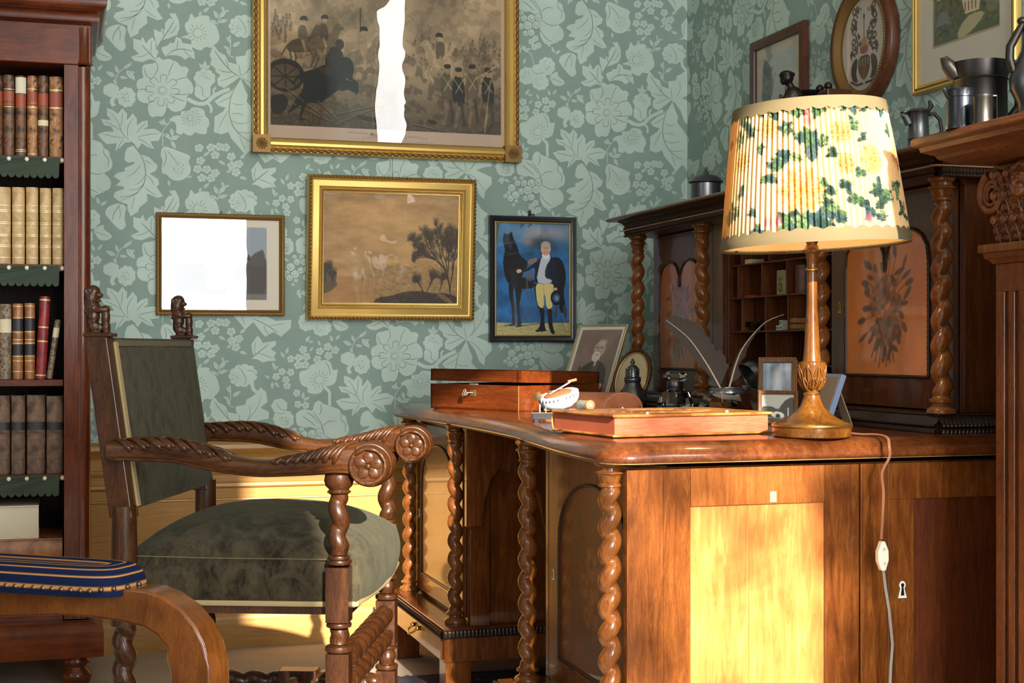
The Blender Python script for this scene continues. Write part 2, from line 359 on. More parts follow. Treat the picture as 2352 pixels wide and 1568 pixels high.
# the large open flower
shp(A(750,750,700,760,655,765,650,830,665,870,620,880,608,930,625,960,610,1010,640,1060,700,1070,690,1120,715,1180,760,1165,800,1175,825,1120,830,1090,870,1135,920,1130,960,1100,970,1060,975,1000,1015,990,1020,940,1000,890,970,865,975,830,990,800,960,775,930,780,900,740,870,730,840,715,800,730,770,700,750,720), 1)
rosette(A, 797, 965, 55, 12, r0=.46)
for a in range(8):
    t = a*.785+.1; x0, y0 = 797+95*math.cos(t), 965+95*math.sin(t); ln(A, 2.4, 797+60*math.cos(t-.3), 965+60*math.sin(t-.3), 797+125*math.cos(t-.22), 965+125*math.sin(t-.22), 797+125*math.cos(t+.22), 965+125*math.sin(t+.22), 797+60*math.cos(t+.3), 965+60*math.sin(t+.3))
for p in ((720,880,680,850,665,790),(740,850,770,790,750,740),(840,850,850,800,880,745),(890,890,930,870,985,860),(890,990,940,1000,1000,990),(830,1060,830,1100,825,1140),(740,1050,700,1060,690,1080),(690,960,650,955,620,965),(870,1010,920,1040,960,1050)): ln(A, 2.6, *p)
# anemone, sprigs, peonies, roses
shp(A(1000,350,1030,400,1040,390,1080,375,1135,380,1135,420,1180,450,1195,490,1210,560,1190,590,1165,610,1160,635,1100,620,1080,655,1030,640,1000,610,1010,570,960,555,925,550,960,535,990,530,965,500,955,440,985,420), 1); rosette(A, 1052, 515, 90, 13, r0=.4)
for x, y, a, L in ((1190,440,-2.6,60),(1200,430,-.3,70),(1195,400,-2,70),(1205,395,-.9,80),(1235,345,-1.8,45),(1240,345,-.2,40),(1280,690,-1.9,60),(1275,640,-2.6,50),(1300,620,-.6,70),(1290,590,-2.2,60),(1275,570,-1.4,45)): leafy(x, y, a, L)
stem(A, 6, 1190,450,1205,400,1240,340); stem(A, 6, 1310,705,1270,690,1290,620,1275,560)
scallop(A, 1375, 460, 105, 92, 11); stipple(A, 1335, 470, 45); ln(A, 2.4, 1340,390,1380,440,1400,500,1380,540); ln(A, 2.2, 1400,420,1450,430,1470,470)
stem(A, 26, 1440,520,1445,570,1475,600)
shp(B(395,385,440,350,425,310,418,250,470,178,500,215,510,240,620,222,618,260,575,290,625,320,600,350,620,385,560,388,510,400,470,375,430,370), 0); veins(B, (400,384,470,320,560,250), [(450,340,440,290,455,230),(470,320,530,340,600,370)])
scallop(A, 430, 965, 60, 55, 6); scallop(A, 540, 1020, 68, 82, 9); stipple(A, 530, 1020, 35); stem(A, 30, 470,1000,430,1050,450,1090)
for x, y, a, L in ((460,860,-2.6,80),(480,830,-1.9,60),(490,860,.2,60),(450,880,1.2,50),(540,810,.9,100),(550,830,-.1,55),(520,800,-.8,60),(560,780,-1.2,40)): leafy(x, y, a, L)
stem(A, 6, 455,910,480,830,520,790,560,780); 
# leaf fan
shp(A(575,1370,530,1375,500,1410,460,1440,470,1380,400,1390,360,1350,335,1310,385,1290,450,1290,430,1250,380,1240,355,1190,430,1200,400,1160,400,1105,440,1120,480,1150,510,1105,545,1150,540,1200,560,1180,585,1145,615,1190,615,1240,650,1210,690,1200,695,1250,660,1270,740,1265,795,1300,770,1360,710,1365,740,1425,690,1410,650,1380,620,1425,600,1390), 0)
veins(A, (572,1365,590,1390,592,1400), [(560,1355,510,1310,480,1210,430,1140),(530,1340,450,1330,370,1310),(500,1280,440,1240,390,1210),(520,1350,490,1390,475,1430),(500,1250,510,1190,512,1140),(550,1330,545,1250,590,1180),(620,1330,700,1310,770,1305),(610,1300,640,1260,680,1220),(620,1340,670,1370,720,1410)])
shp(A(845,1190,890,1160,930,1165,930,1120,980,1130,1010,1095,1060,1100,1100,1120,1100,1160,1130,1190,1135,1240,1115,1260,1115,1310,1060,1305,1030,1290,1010,1320,970,1315,945,1290,940,1315,890,1300,900,1250,885,1210,850,1205), 1); rosette(A, 1000, 1180, 95, 17, r0=.28); stipple(A, 1000, 1180, 26, 12)
scallop(A, 1100, 870, 80, 75, 9); scallop(A, 1085, 970, 62, 70, 6); stipple(A, 1100, 860, 42); ln(A, 2.2, 1050,920,1090,950,1080,1000,1110,1020)
for x, y, a, L in ((1095,800,-2.2,60),(1098,800,-1.5,72),(1100,800,-.7,55)): leafy(x, y, a, L)
stem(A, 30, 975,1030,1040,1070,1110,1070,1150,1020,1200,985,1280,950); stem(A, 18, 1120,1060,1150,1100,1145,1140); stem(A, 14, 1170,1000,1160,960,1180,940)
# large acanthus
shp(A(1350,860,1300,900,1240,945,1195,925,1190,870,1215,845,1180,820,1175,790,1140,760,1150,720,1135,690,1150,640,1170,615,1200,660,1250,690,1270,740,1330,760,1320,700,1390,690,1400,650,1440,630,1475,600,1500,560,1540,600,1550,680,1500,720,1560,760,1560,810,1490,820,1440,840,1560,900,1560,960,1510,1010,1500,1080,1460,1040,1430,950,1380,880), 0)
veins(A, (1350,855,1280,810,1200,700,1170,650), [(1330,840,1270,870,1210,890),(1300,820,1240,820,1200,800),(1270,790,1265,760,1250,720),(1360,855,1350,800,1345,760),(1365,850,1430,790,1490,700,1505,620),(1400,830,1430,760,1420,700),(1370,865,1440,910,1500,1000)])
shp(A(1360,870,1390,960,1410,1000,1400,1050,1450,1110,1480,1160,1530,1200,1500,1240,1510,1330,1480,1400,1440,1420,1390,1470,1370,1440,1340,1400,1290,1340,1270,1290,1220,1310,1165,1290,1170,1220,1170,1170,1230,1130,1250,1100,1200,1085,1170,1050,1230,1000,1290,970,1330,920), 0)
veins(A, (1352,880,1290,990,1270,1130,1300,1250,1380,1340,1450,1370), [(1290,1010,1240,1040,1200,1060),(1270,1120,1230,1190,1200,1260),(1290,1060,1340,1080,1380,1070),(1290,1200,1350,1230,1420,1210),(1290,1150,1340,1140,1380,1160),(1330,1290,1400,1300,1460,1290),(1350,1320,1370,1380,1390,1430)])
shp(A(800,10,860,30,920,60,1005,95,980,140,1005,190,990,250,930,290,860,280,825,230,795,230,790,170,800,130,780,80), 1); stipple(A, 915, 195, 55, 34); ln(A, 2.6, 810,40,830,110,800,180); ln(A, 2.4, 830,50,880,110,900,150)
for x, y in ((1060,35),(1145,35),(1205,30),(1250,38),(1175,95),(1070,135),(1115,205),(1050,200),(1175,235),(1080,270),(1145,275),(1290,110),(1295,180),(1345,170),(1325,235),(210,895),(272,862),(330,892),(278,935),(190,962),(80,875),(45,940),(105,935),(40,1000),(95,1000)): blossom(x, y)
for x, y in ((1015,-35+1389-1389+35,),): pass
for x, y, a, L in ((1090,100,-.6,60),(1200,140,.6,60),(1255,235,-.5,50),(1350,270,.4,60),(1355,130,-.8,60),(1090,350,-.7,60),(1075,345,1.9,50),(840,280,1.4,50),(1010,255,2.9,40),(215,850,-2,50),(310,820,-1.9,55),(335,810,-.9,55),(130,890,-.8,45),(770,1210,.3,70),(790,1240,-1.2,60),(820,1300,.9,60),(850,1350,-.4,80),(860,1360,1.1,70),(860,1260,1.4,70),(100,815,-1,60),(120,810,.2,45)): leafy(x, y, a, L)
stem(A, 6, 880,1180,800,1270,800,1330,800,1400); stem(A, 6, 800,1310,850,1350,900,1350)
shp(A(50,1050,110,1045,140,1000,200,990,250,960,300,990,310,1060,355,1045,345,1100,335,1160,290,1185,240,1185,230,1230,180,1248,110,1230,120,1190,70,1170,50,1120), 1); rosette(A, 205, 1130, 95, 14, r0=.36); ln(A, 2.4, 250,980,285,1030,290,1100)
stem(A, 24, 245,1190,290,1230,285,1290,290,1345)
scallop(A, 280, 570, 76, 82, 9); scallop(A, 108, 650, 68, 78, 9); scallop(A, 228, 705, 76, 70, 9); scallop(A, 205, 620, 70, 70, 5); stipple(A, 280, 560, 42); stipple(A, 110, 640, 40); stipple(A, 220, 700, 42); ln(A, 2.4, 150,600,190,640,260,620)
shp(A(300,660,340,625,380,612,375,650,430,690,437,720,390,742,340,730,320,690), 1); ln(A, 2.2, 305,662,370,690,420,715)
for x, y, a, L in ((40,400,1.2,60),(70,390,.9,80),(100,430,-.3,50),(100,500,1.9,55),(30,420,-1,50)): leafy(x, y, a, L)
stem(A, 6, 30,400,100,430,150,460,175,560)
# the pomegranate and its berries
shp(C3(385,70,400,40,430,25,460,60,495,70,540,90,590,110,600,150,640,170,645,215,665,260,660,310,625,335,600,345,640,380,655,420,645,470,600,490,560,515,500,520,470,490,445,430,450,400,440,330,400,260,380,250,350,238,330,248,300,240,255,225,250,190,245,155,250,120,300,92,345,100,380,112), 1)
for p in ((380,120,440,200,455,260,470,320),(455,245,500,200,560,205),(470,320,540,360,600,345),(430,150,450,110,440,60),(330,120,390,160,430,220),(600,150,600,200,640,230,630,300),(450,400,500,470,560,500),(300,150,350,190,400,235)): ln(C3, 3, *p)
for x, y, r in ((375,300,36),(435,290,34),(415,355,36),(345,360,40),(310,300,30),(255,300,28),(205,340,34),(240,400,34),(285,370,28),(195,430,28),(150,410,20),(180,385,20),(370,420,32),(325,430,26),(245,455,18),(222,487,15),(235,260,20),(290,260,22)):
    q = [];
    for i in range(14): a = 2*math.pi*i/14; q += [x+r*math.cos(a), y+r*math.sin(a)]
    shapes.append(C3(*q)); ln(C3, 1.8, *(q+q[:2])); ln(C3, 2, *[x+r*.45*math.cos(t) if k == 0 else y+r*.45*math.sin(t) for t in [j*.9-.3 for j in range(6)] for k in (0, 1)])
for x, y in ((375,500),(410,470),(435,530),(400,545)): blossom(x, y, 26, 5, C3)
for x, y, a, L in ((130,250,2.4,60),(135,250,1.9,70),(140,265,.5,60),(600,500,-2.3,90),(540,540,-2.2,70),(570,590,-1.9,60),(580,600,-.7,60)): leafy(x, y, a, L, tf=C3)
scallop(C3, 155, 195, 78, 50, 9); stipple(C3, 155, 185, 40)
# from the strip below the left pictures
for x, y in ((740,370),(670,475),(740,480),(620,515),(700,540),(710,590),(790,650),(800,742),(862,750)): blossom(x, y, 30, 5, B)
for x, y, a, L in ((690,360,-2.2,60),(700,330,-1.2,60),(610,450,-1.9,60),(600,460,-.7,50),(570,530,-2.6,50),(590,560,1.6,60),(610,560,.9,60),(560,100,-2.9,1),(840,700,-1.5,60),(845,710,-.5,60)): leafy(x, y, a, L, tf=B)
scallop(B, 648, 755, 68, 62, 7); scallop(B, 680, 860, 88, 76, 11); stipple(B, 690, 865, 46); ln(B, 2.4, 620,730,660,790,720,790); ln(B, 2.2, 620,810,660,820,700,810)
shp(B(410,40,470,30,540,20,620,60,745,50,740,120,660,190,600,150,530,190,480,130,450,90), 0); veins(B, (430,40,540,90,640,160), [(560,100,630,90,700,80),(520,100,540,150,560,170)])
def onwall(p): q = R(p[0], p[1], Y=0); return (q.x, q.z)
shapes = [[onwall(p) for p in s_] for s_ in shapes]; lines = [([onwall(p) for p in l], wd) for l, wd in lines]
c1, c2, c3, c4 = onwall((373, 196)), onwall((906, 813.4)), onwall((1393.5, 258.5)), onwall((1392, 630.6))
VZ = c3[1]-c4[1]; HX = (c3[0]-c1[0])/2
def clip(poly, x, keep_left):
    out = []; n = len(poly)
    for i in range(n):
        a, b = poly[i], poly[(i+1) % n]; ia = (a[0] <= x) == keep_left; ib = (b[0] <= x) == keep_left
        if ia: out.append(a)
        if ia != ib: t = (x-a[0])/(b[0]-a[0]); out.append((x, a[1]+(b[1]-a[1])*t))
    return out
def paper(mb, tf, u0, u1, z0, z1):
    """lay the repeating pattern over u0..u1 (u continues round the corner)"""
    for i in range(-8, 9):
        for j in range(-5, 6):
            du = i*HX; dz = j*VZ+(VZ/2 if i % 2 else 0)
            for k, s_ in enumerate(shapes):
                q = [(a+du, b+dz) for a, b in s_]; xs = [a for a, _ in q]; zs = [b for _, b in q]
                if max(xs) < u0 or min(xs) > u1 or max(zs) < z0 or min(zs) > z1: continue
                if max(xs) > u1: q = clip(q, u1, True)
                if min(xs) < u0: q = clip(q, u0, False)
                if len(q) > 2: mb.add([tf(a, b, .0004+k*2e-6) for a, b in q], [tuple(range(len(q)))], 1)
            for l, wd in lines:
                w_ = wd*.00042; q = [(a+du, b+dz) for a, b in l]
                if any(a < u0 or a > u1 or b < z0 or b > z1 for a, b in q): continue
                vs = []
                for n_, a in enumerate(q):
                    b, c = q[min(n_+1, len(q)-1)], q[max(n_-1, 0)]; dx, dy = b[0]-c[0], b[1]-c[1]; d = math.hypot(dx, dy) or 1
                    e = w_*(.35+.65*math.sin(math.pi*min(1, max(0, (n_+.6)/len(q)))))
                    vs += [tf(a[0]-dy/d*e, a[1]+dx/d*e, .0011), tf(a[0]+dy/d*e, a[1]-dx/d*e, .0011)]
                mb.add(vs, [(2*n_, 2*n_+1, 2*n_+3, 2*n_+2) for n_ in range(len(q)-1)], 2)
M_line = mat('wallpaper_line', srgb(122, 143, 135), .7)
WM = [M_ground, M_motif, M_line]
mb = MB().box(XL-.15, .15, 0, .15, 0, ZC); paper(mb, lambda u, z, h: (u, -h, z), -2.6, -.0005, .62, 2.6)
wb = struct(mb.build('wall_back', WM, smooth=0))
mb = MB().box(0, .15, WR[1], 0, 0, ZC).box(0, .15, YR-.15, WR[0], 0, ZC).box(0, .15, WR[0], WR[1], 0, WR[2]).box(0, .15, WR[0], WR[1], WR[3], ZC); paper(mb, lambda u, z, h: (-h, -u, z), .0005, 2.3, 1.25, 2.3)
struct(mb.build('wall_right', WM, smooth=0))
M_plainwall = mat('plain_green_wall', srgb(112, 116, 98), .8)
mb = MB(); 
mb.box(XL-.15, XL, YR-.15, -3.9, 0, ZC).box(XL-.15, XL, -2.5, 0, 0, ZC).box(XL-.15, XL, -3.9, -2.5, 0, .5).box(XL-.15, XL, -3.9, -2.5, 3, ZC)
struct(mb.build('wall_left', M_plainwall, smooth=0))
mb = MB(); xs = sorted([XL]+[v for a in WINS for v in a[:2]]+[0])
for a, b in zip(xs[::2], xs[1::2]): mb.box(a, b, YR-.15, YR, 0, ZC)
for x0, x1, z0, z1 in WINS: mb.box(x0, x1, YR-.15, YR, 0, z0).box(x0, x1, YR-.15, YR, z1, ZC)
struct(mb.build('wall_rear', M_plainwall, smooth=0))
for i, (x0, x1, z0, z1) in enumerate(WINS):
    fr = MB(); t = .045; ya, yb = YR-.11, YR-.06
    fr.box(x0, x0+t, ya, yb, z0, z1).box(x1-t, x1, ya, yb, z0, z1).box(x0, x1, ya, yb, z0, z0+t).box(x0, x1, ya, yb, z1-t, z1)
    if x1-x0 > .5:
        fr.box(x0, x1, ya, yb, 1.965, 2.01)
    struct(fr.build('window_%d' % (i+1), WHITE, smooth=0))
fr = MB(); t = .05; y0_, y1_, z0_, z1_ = WR
fr.box(.05, .1, y0_, y0_+t, z0_, z1_).box(.05, .1, y1_-t, y1_, z0_, z1_).box(.05, .1, y0_, y1_, z0_, z0_+t).box(.05, .1, y0_, y1_, z1_-t, z1_).box(.05, .1, y0_, y1_, 2.3, 2.34)
struct(fr.build('window_3', WHITE, smooth=0))
# wainscot: chair rail, frieze, panel mouldings, skirting
mb = MB(); T = .022
mb.box(XL, 0, -T, 0, .09, .60)
sec = [(0, .653), (.030, .650), (.042, .642), (.044, .63), (.038, .620), (.026, .612), (.022, .600), (0, .600)]
mb.sweep([(XL, -.001), (0, -.001)], sec)
mb.sweep([(XL, -T), (0, -T)], [(0, .568), (.006, .566), (.010, .558), (.006, .550), (0, .548)])
mb.sweep([(XL, -T), (0, -T)], [(0, .524), (.007, .520), (.009, .511), (.004, .505), (0, .504)])
mb.sweep([(XL, -T), (0, -T)], [(0, .474), (.005, .472), (.006, .468), (0, .466)])
tr = struct(mb.build('trim_1', W_pine, smooth=40))
mb = MB().sweep([(XL, 0), (0, 0)], [(0, .118), (.026, .112), (.034, .100), (.036, .09), (.036, 0), (0, 0)])
struct(mb.build('baseboard_back', W_pine, smooth=40))
# a tree in the garden outside the windows breaks up the sun
mb_tree = MB(); rr = random.Random(11); CLUMPS = [(-1.38, -10, 3.45, .15, 60), (-1.37, -10, 3.75, .16, 55), (-1.18, -10, 3.30, .14, 40), (-.90, -10, 3.42, .10, 60), (-.93, -10, 3.68, .10, 70), (-1.12, -9.8, 3.56, .08, 26), (-1.02, -9.9, 3.78, .09, 26), (-.80, -10, 3.95, .13, 90), (-.84, -10, 3.2, .15, 110), (-.83, -10, 3.45, .12, 120), (-.82, -10, 3.7, .12, 120), (-.70, -10, 3.3, .16, 130), (-.68, -10, 3.6, .16, 130), (-.66, -10, 3.9, .16, 130), (-.64, -10, 4.15, .15, 90), (-.68, -10, 3.0, .16, 100), (-1.22, -10, 3.86, .1, 30)]
def clump(cx, cy, cz, r, n, sz=.05):
    for _ in range(n):
        a, b = rr.random()*6.283, math.acos(2*rr.random()-1); q = r*rr.random()**.4
        p = Vector((cx+q*math.sin(b)*math.cos(a), cy+q*math.sin(b)*math.sin(a), cz+q*math.cos(b)))
        m = Matrix.Rotation(rr.random()*6.28, 3, 'Z')@Matrix.Rotation(rr.random()*6.28, 3, 'X'); s_ = sz*(.6+rr.random()*.9)
        mb_tree.add([p+m@Vector(v)*s_ for v in ((0, 0, 0), (.4, .5, 0), (0, 1.3, .1), (-.4, .5, 0))], [(0, 1, 2, 3)])
# ------------------------------------------------------------------ painted surfaces: colours computed per vertex on a fine grid
class Art:
    def __init__(s, w, h, x0=0, y0=0, x1=None, y1=None, bg=(200, 190, 170)):
        s.w, s.h = w, h; s.x0, s.y0, s.x1, s.y1 = x0, y0, w if x1 is None else x1, h if y1 is None else y1
        s.a = np.ones((h, w, 3))*np.array(bg, float)
        s.X, s.Y = np.meshgrid(np.linspace(s.x0, s.x1, w), np.linspace(s.y0, s.y1, h))
    def noise(s, cell, seed=0, cy=None):
        r = np.random.RandomState(seed); cy = cy or cell; nx, ny = int(s.w/cell)+3, int(s.h/cy)+3; g = r.rand(ny, nx)
        xs = np.arange(s.w)/cell; ys = np.arange(s.h)/cy; i, j = xs.astype(int), ys.astype(int); fx, fy = xs-i, ys-j
        fx = fx*fx*(3-2*fx); fy = (fy*fy*(3-2*fy))[:, None]
        t = g[j][:, i]*(1-fx)+g[j][:, i+1]*fx; b = g[j+1][:, i]*(1-fx)+g[j+1][:, i+1]*fx; return t*(1-fy)+b*fy
    def fbm(s, cell, seed=0, k=3, cy=None): return sum(s.noise(max(1.5, cell/2**i), seed+i, max(1.5, (cy or cell)/2**i))/2**i for i in range(k))/sum(1/2**i for i in range(k))
    def win(s, xa, xb, ya, yb):
        fx = lambda v: (v-s.x0)/(s.x1-s.x0)*(s.w-1); fy = lambda v: (v-s.y0)/(s.y1-s.y0)*(s.h-1)
        i, j = sorted((fx(xa), fx(xb))); k, l = sorted((fy(ya), fy(yb)))
        return slice(max(0, int(k)-1), max(0, int(l)+3)), slice(max(0, int(i)-1), max(0, int(j)+3))
    def mask(s, p):
        x, y = np.array(p[::2], float), np.array(p[1::2], float); M = np.zeros((s.h, s.w), bool); n = len(x)
        W_ = s.win(x.min(), x.max(), y.min(), y.max()); X, Y = s.X[W_], s.Y[W_]; m = np.zeros(X.shape, bool)
        for i in range(n):
            xa, ya, xb, yb = x[i], y[i], x[(i+1) % n], y[(i+1) % n]
            if ya == yb: continue
            c = (Y > min(ya, yb)) & (Y <= max(ya, yb)); xi = xa+(Y-ya)*(xb-xa)/(yb-ya); m ^= c & (X < xi)
        M[W_] = m; return M
    def blend(s, m, col, al=1.0, W_=None):
        k = (m*al)[..., None]
        if W_ is None: s.a = s.a*(1-k)+np.array(col, float)*k
        else: s.a[W_] = s.a[W_]*(1-k)+np.array(col, float)*k
    def poly(s, p, col, al=1.0, sm_=1):
        if sm_: q = chaikin(list(zip(p[::2], p[1::2])), sm_); p = [k for a in q for k in a]
        s.blend(s.mask(p).astype(float), col, al)
    def ell(s, cx, cy, rx, ry, col, al=1.0, soft=0, rot=0):
        R_ = max(rx, ry); W_ = s.win(cx-R_, cx+R_, cy-R_, cy+R_); dx, dy = s.X[W_]-cx, s.Y[W_]-cy; c, q = math.cos(rot), math.sin(rot); d = np.sqrt(((dx*c+dy*q)/rx)**2+((-dx*q+dy*c)/ry)**2)
        m = (d < 1).astype(float) if not soft else np.clip((1-d)/soft, 0, 1); s.blend(m, col, al, W_)
    def line(s, p, wd, col, al=1.0):
        for (xa, ya), (xb, yb) in zip(zip(p[::2], p[1::2]), zip(p[2::2], p[3::2])):
            dx, dy = xb-xa, yb-ya; L = dx*dx+dy*dy or 1; W_ = s.win(min(xa, xb)-wd, max(xa, xb)+wd, min(ya, yb)-wd, max(ya, yb)+wd); X, Y = s.X[W_], s.Y[W_]; t = np.clip(((X-xa)*dx+(Y-ya)*dy)/L, 0, 1)
            d = np.hypot(X-xa-t*dx, Y-ya-t*dy); s.blend(np.clip((wd/2-d)/abs((s.x1-s.x0)/s.w)+.5, 0, 1), col, al, W_)
    def lin(s):
        c = np.clip(s.a, 0, 255)/255; return np.where(c < .04, c/12.92, ((c+.055)/1.055)**2.4)
    def sheet(s, name, w, h, y, parent, m, dx=0, dz=0, thick=.002, axis='y'):
        """a flat sheet w x h facing -y (local), colours = canvas"""
        mb = MB(); W, H = s.w, s.h
        xs = np.linspace(-w/2, w/2, W)+dx; zs = np.linspace(h/2, -h/2, H)+dz
        mb.v = [(float(x), y, float(z)) for z in zs for x in xs]
        mb.f = [(j*W+i, (j+1)*W+i, (j+1)*W+i+1, j*W+i+1) for j in range(H-1) for i in range(W-1)]; mb.m = [0]*len(mb.f)
        c = s.lin().reshape(-1, 3); n0 = len(mb.v)
        mb.box(-w/2+dx, w/2+dx, y+.0004, y+thick, -h/2+dz, h/2+dz); c = np.vstack([c, np.tile(c.mean(0), (len(mb.v)-n0, 1))])
        return mb.build(name, m, parent, smooth=0, col=c)
PAPER = painted('printed_paper', .8); PAINT = painted('painted_surface', .55, .2, bmp=.1)
# ------------------------------------------------------------------ turned and twisted columns
def column(parent, x, y, z0, z1, hand, m=None, r=.0205, name='column', P=.0496, ph=0):
    """base rings, barley twist, capital"""
    m = m or W_twist; H = z1-z0; b, c = .036, .048
    mb = MB(); k = r/.0205
    mb.lathe((x, y, z0), [(0, 0), (.030*k, 0), (.031*k, .004), (.028*k, .010), (.019*k, .015), (.018*k, .020), (.025*k, .023), (.026*k, .027), (.019*k, .031), (.0165*k, b+.003)], 28)
    mb.twist((x, y, 0), z0+b-.004, z1-c+.004, .0106*k, .0115*k, P, hand, ph, k=.95)
    t = z1-c
    mb.lathe((x, y, t), [(.0165*k, 0), (.021*k, .002), (.021*k, .006), (.0175*k, .009), (.020*k, c*.36), (.023*k, c*.52), (.027*k, c*.55), (.027*k, c*.6), (.022*k, c*.66), (.021*k, c*.78), (.026*k, c*.86), (.028*k, c*.92), (.0275*k, c), (0, c)], 28)
    return mb.build(name, m, parent, smooth=50)
# ------------------------------------------------------------------ the desk
DT, DB = .775, .738                                 # top of the desk, underside of its board
dk = thing('writing_desk', 'long walnut pedestal desk with barley-twist columns, standing against the right wall', 'desk', (-.55, -1.25, 0))
def P_(o): return dk.matrix_world  # parts are built in room coordinates and then parented
def own(o, root):
    if isinstance(o, list): return [own(q, root) for q in o]
    o.parent = root; o.matrix_parent_inverse = Matrix.Translation(-Vector(root.location)) if not root.rotation_euler.z else (Matrix.Translation(root.location)@Matrix.Rotation(root.rotation_euler.z, 4, 'Z')).inverted(); return o
def top_outline():
    p = [(-.02, -2.235), (-1.093, -2.262)]
    for i in range(1, 7): a = math.radians(-90-15*i); p.append((-1.093+.06*math.cos(a), -2.202+.06*math.sin(a)))
    p += [(-1.153, -2.1), (-1.147, -1.95), (-1.13, -1.80), (-1.113, -1.65), (-1.09, -1.5), (-1.083, -1.25), (-1.083, -1.0), (-1.088, -.85), (-1.094, -.7), (-1.10, -.55), (-1.108, -.4)]
    for i in range(1, 7): a = math.radians(180-15*i); p.append((-1.048+.062*math.cos(a), -.295+.062*math.sin(a)))
    return p+[(-.02, -.233)]
def inset(p, d):
    n = len(p); q = []
    for i in range(n):
        a, b, c = Vector(p[i-1]), Vector(p[i]), Vector(p[(i+1) % n]); e = (b-a).normalized(); f = (c-b).normalized()
        m = Vector((-e.y-f.y, e.x+f.x)); m = m/max(.3, m.length_squared)*2; q.append((b.x-m.x*d, b.y-m.y*d))
    return q
OUT = top_outline()
def slab(outline, prof, cap=True):
    mb = MB(); n = len(outline); k = len(prof)
    for d, z in prof:
        for a, b in inset(outline, d): mb.v.append((a, b, z))
    mb.f = [(j*n+i, j*n+(i+1) % n, (j+1)*n+(i+1) % n, (j+1)*n+i) for j in range(k-1) for i in range(n)]+[tuple(reversed(range(n))), tuple(range((k-1)*n, k*n))]
    mb.m = [0]*len(mb.f); return mb
ar = 0
for i in range(len(OUT)): ar += OUT[i-1][0]*OUT[i][1]-OUT[i][0]*OUT[i-1][1]
SGN = 1 if ar < 0 else -1
prof = [(0, DB), (0, DB+.004)]+[( (1-math.cos(a))*.034, DB+.004+math.sin(a)*.033) for a in [math.radians(15*i) for i in range(1, 7)]]
prof = [(.004, DB), (0, DB+.006), (.002, DB+.013), (.007, DB+.020), (.013, DB+.026), (.021, DB+.031), (.030, DB+.035), (.038, DT-.0004), (.044, DT)]
own(slab(OUT, [(SGN*d, z) for d, z in prof]).build('desktop', W_deskh, smooth=60), dk)
own(slab(inset(OUT, SGN*.004), [(0, DB-.0018), (0, DB-.0003)]).build('inlay_line', mat('pale_stringing', srgb(150, 112, 58), .5), smooth=0), dk)
# pedestals: carcass, plinth with ripple moulding, drawer box, feet, doors
def ogee_arch(x0, x1, z0, z1, lobes=1):
    """outline of an arched panel: list of (a, z)"""
    p = [(x0, z0), (x1, z0)]; w_ = x1-x0
    if lobes == 1:
        for i in range(17): a = math.pi*i/16; p.append(((x0+x1)/2+w_/2*math.cos(a), z1-w_*.36+w_*.36*math.sin(a)**.8))
    else:
        for c in (.75, .25):
            for i in range(9):
                a = math.pi*i/8; p.append((x0+w_*c+w_*.25*math.cos(a), z1-w_*.22+w_*.22*math.sin(a)**.8-(0 if (c == .75) == (i < 5) or i == 4 else .015*(abs(i-4)/4)**2)))
    return p
def beading(root, outline, fn, name='ebony_beading', r=.0042, m=None):
    pts = [Vector(fn(a, b)) for a, b in outline]; mb = MB(); n = len(pts); out = []
    for i in range(n):
        a, b = pts[i], pts[(i+1) % n]; L = (b-a).length; k = max(1, int(L/.0055))
        out += [a+(b-a)*j/k for j in range(k)]
    mb.tube(out, [r*(1.0 if i % 2 else .72) for i in range(len(out))], 8, closed=True)
    return own(mb.build(name, m or W_ebony, smooth=70), root)
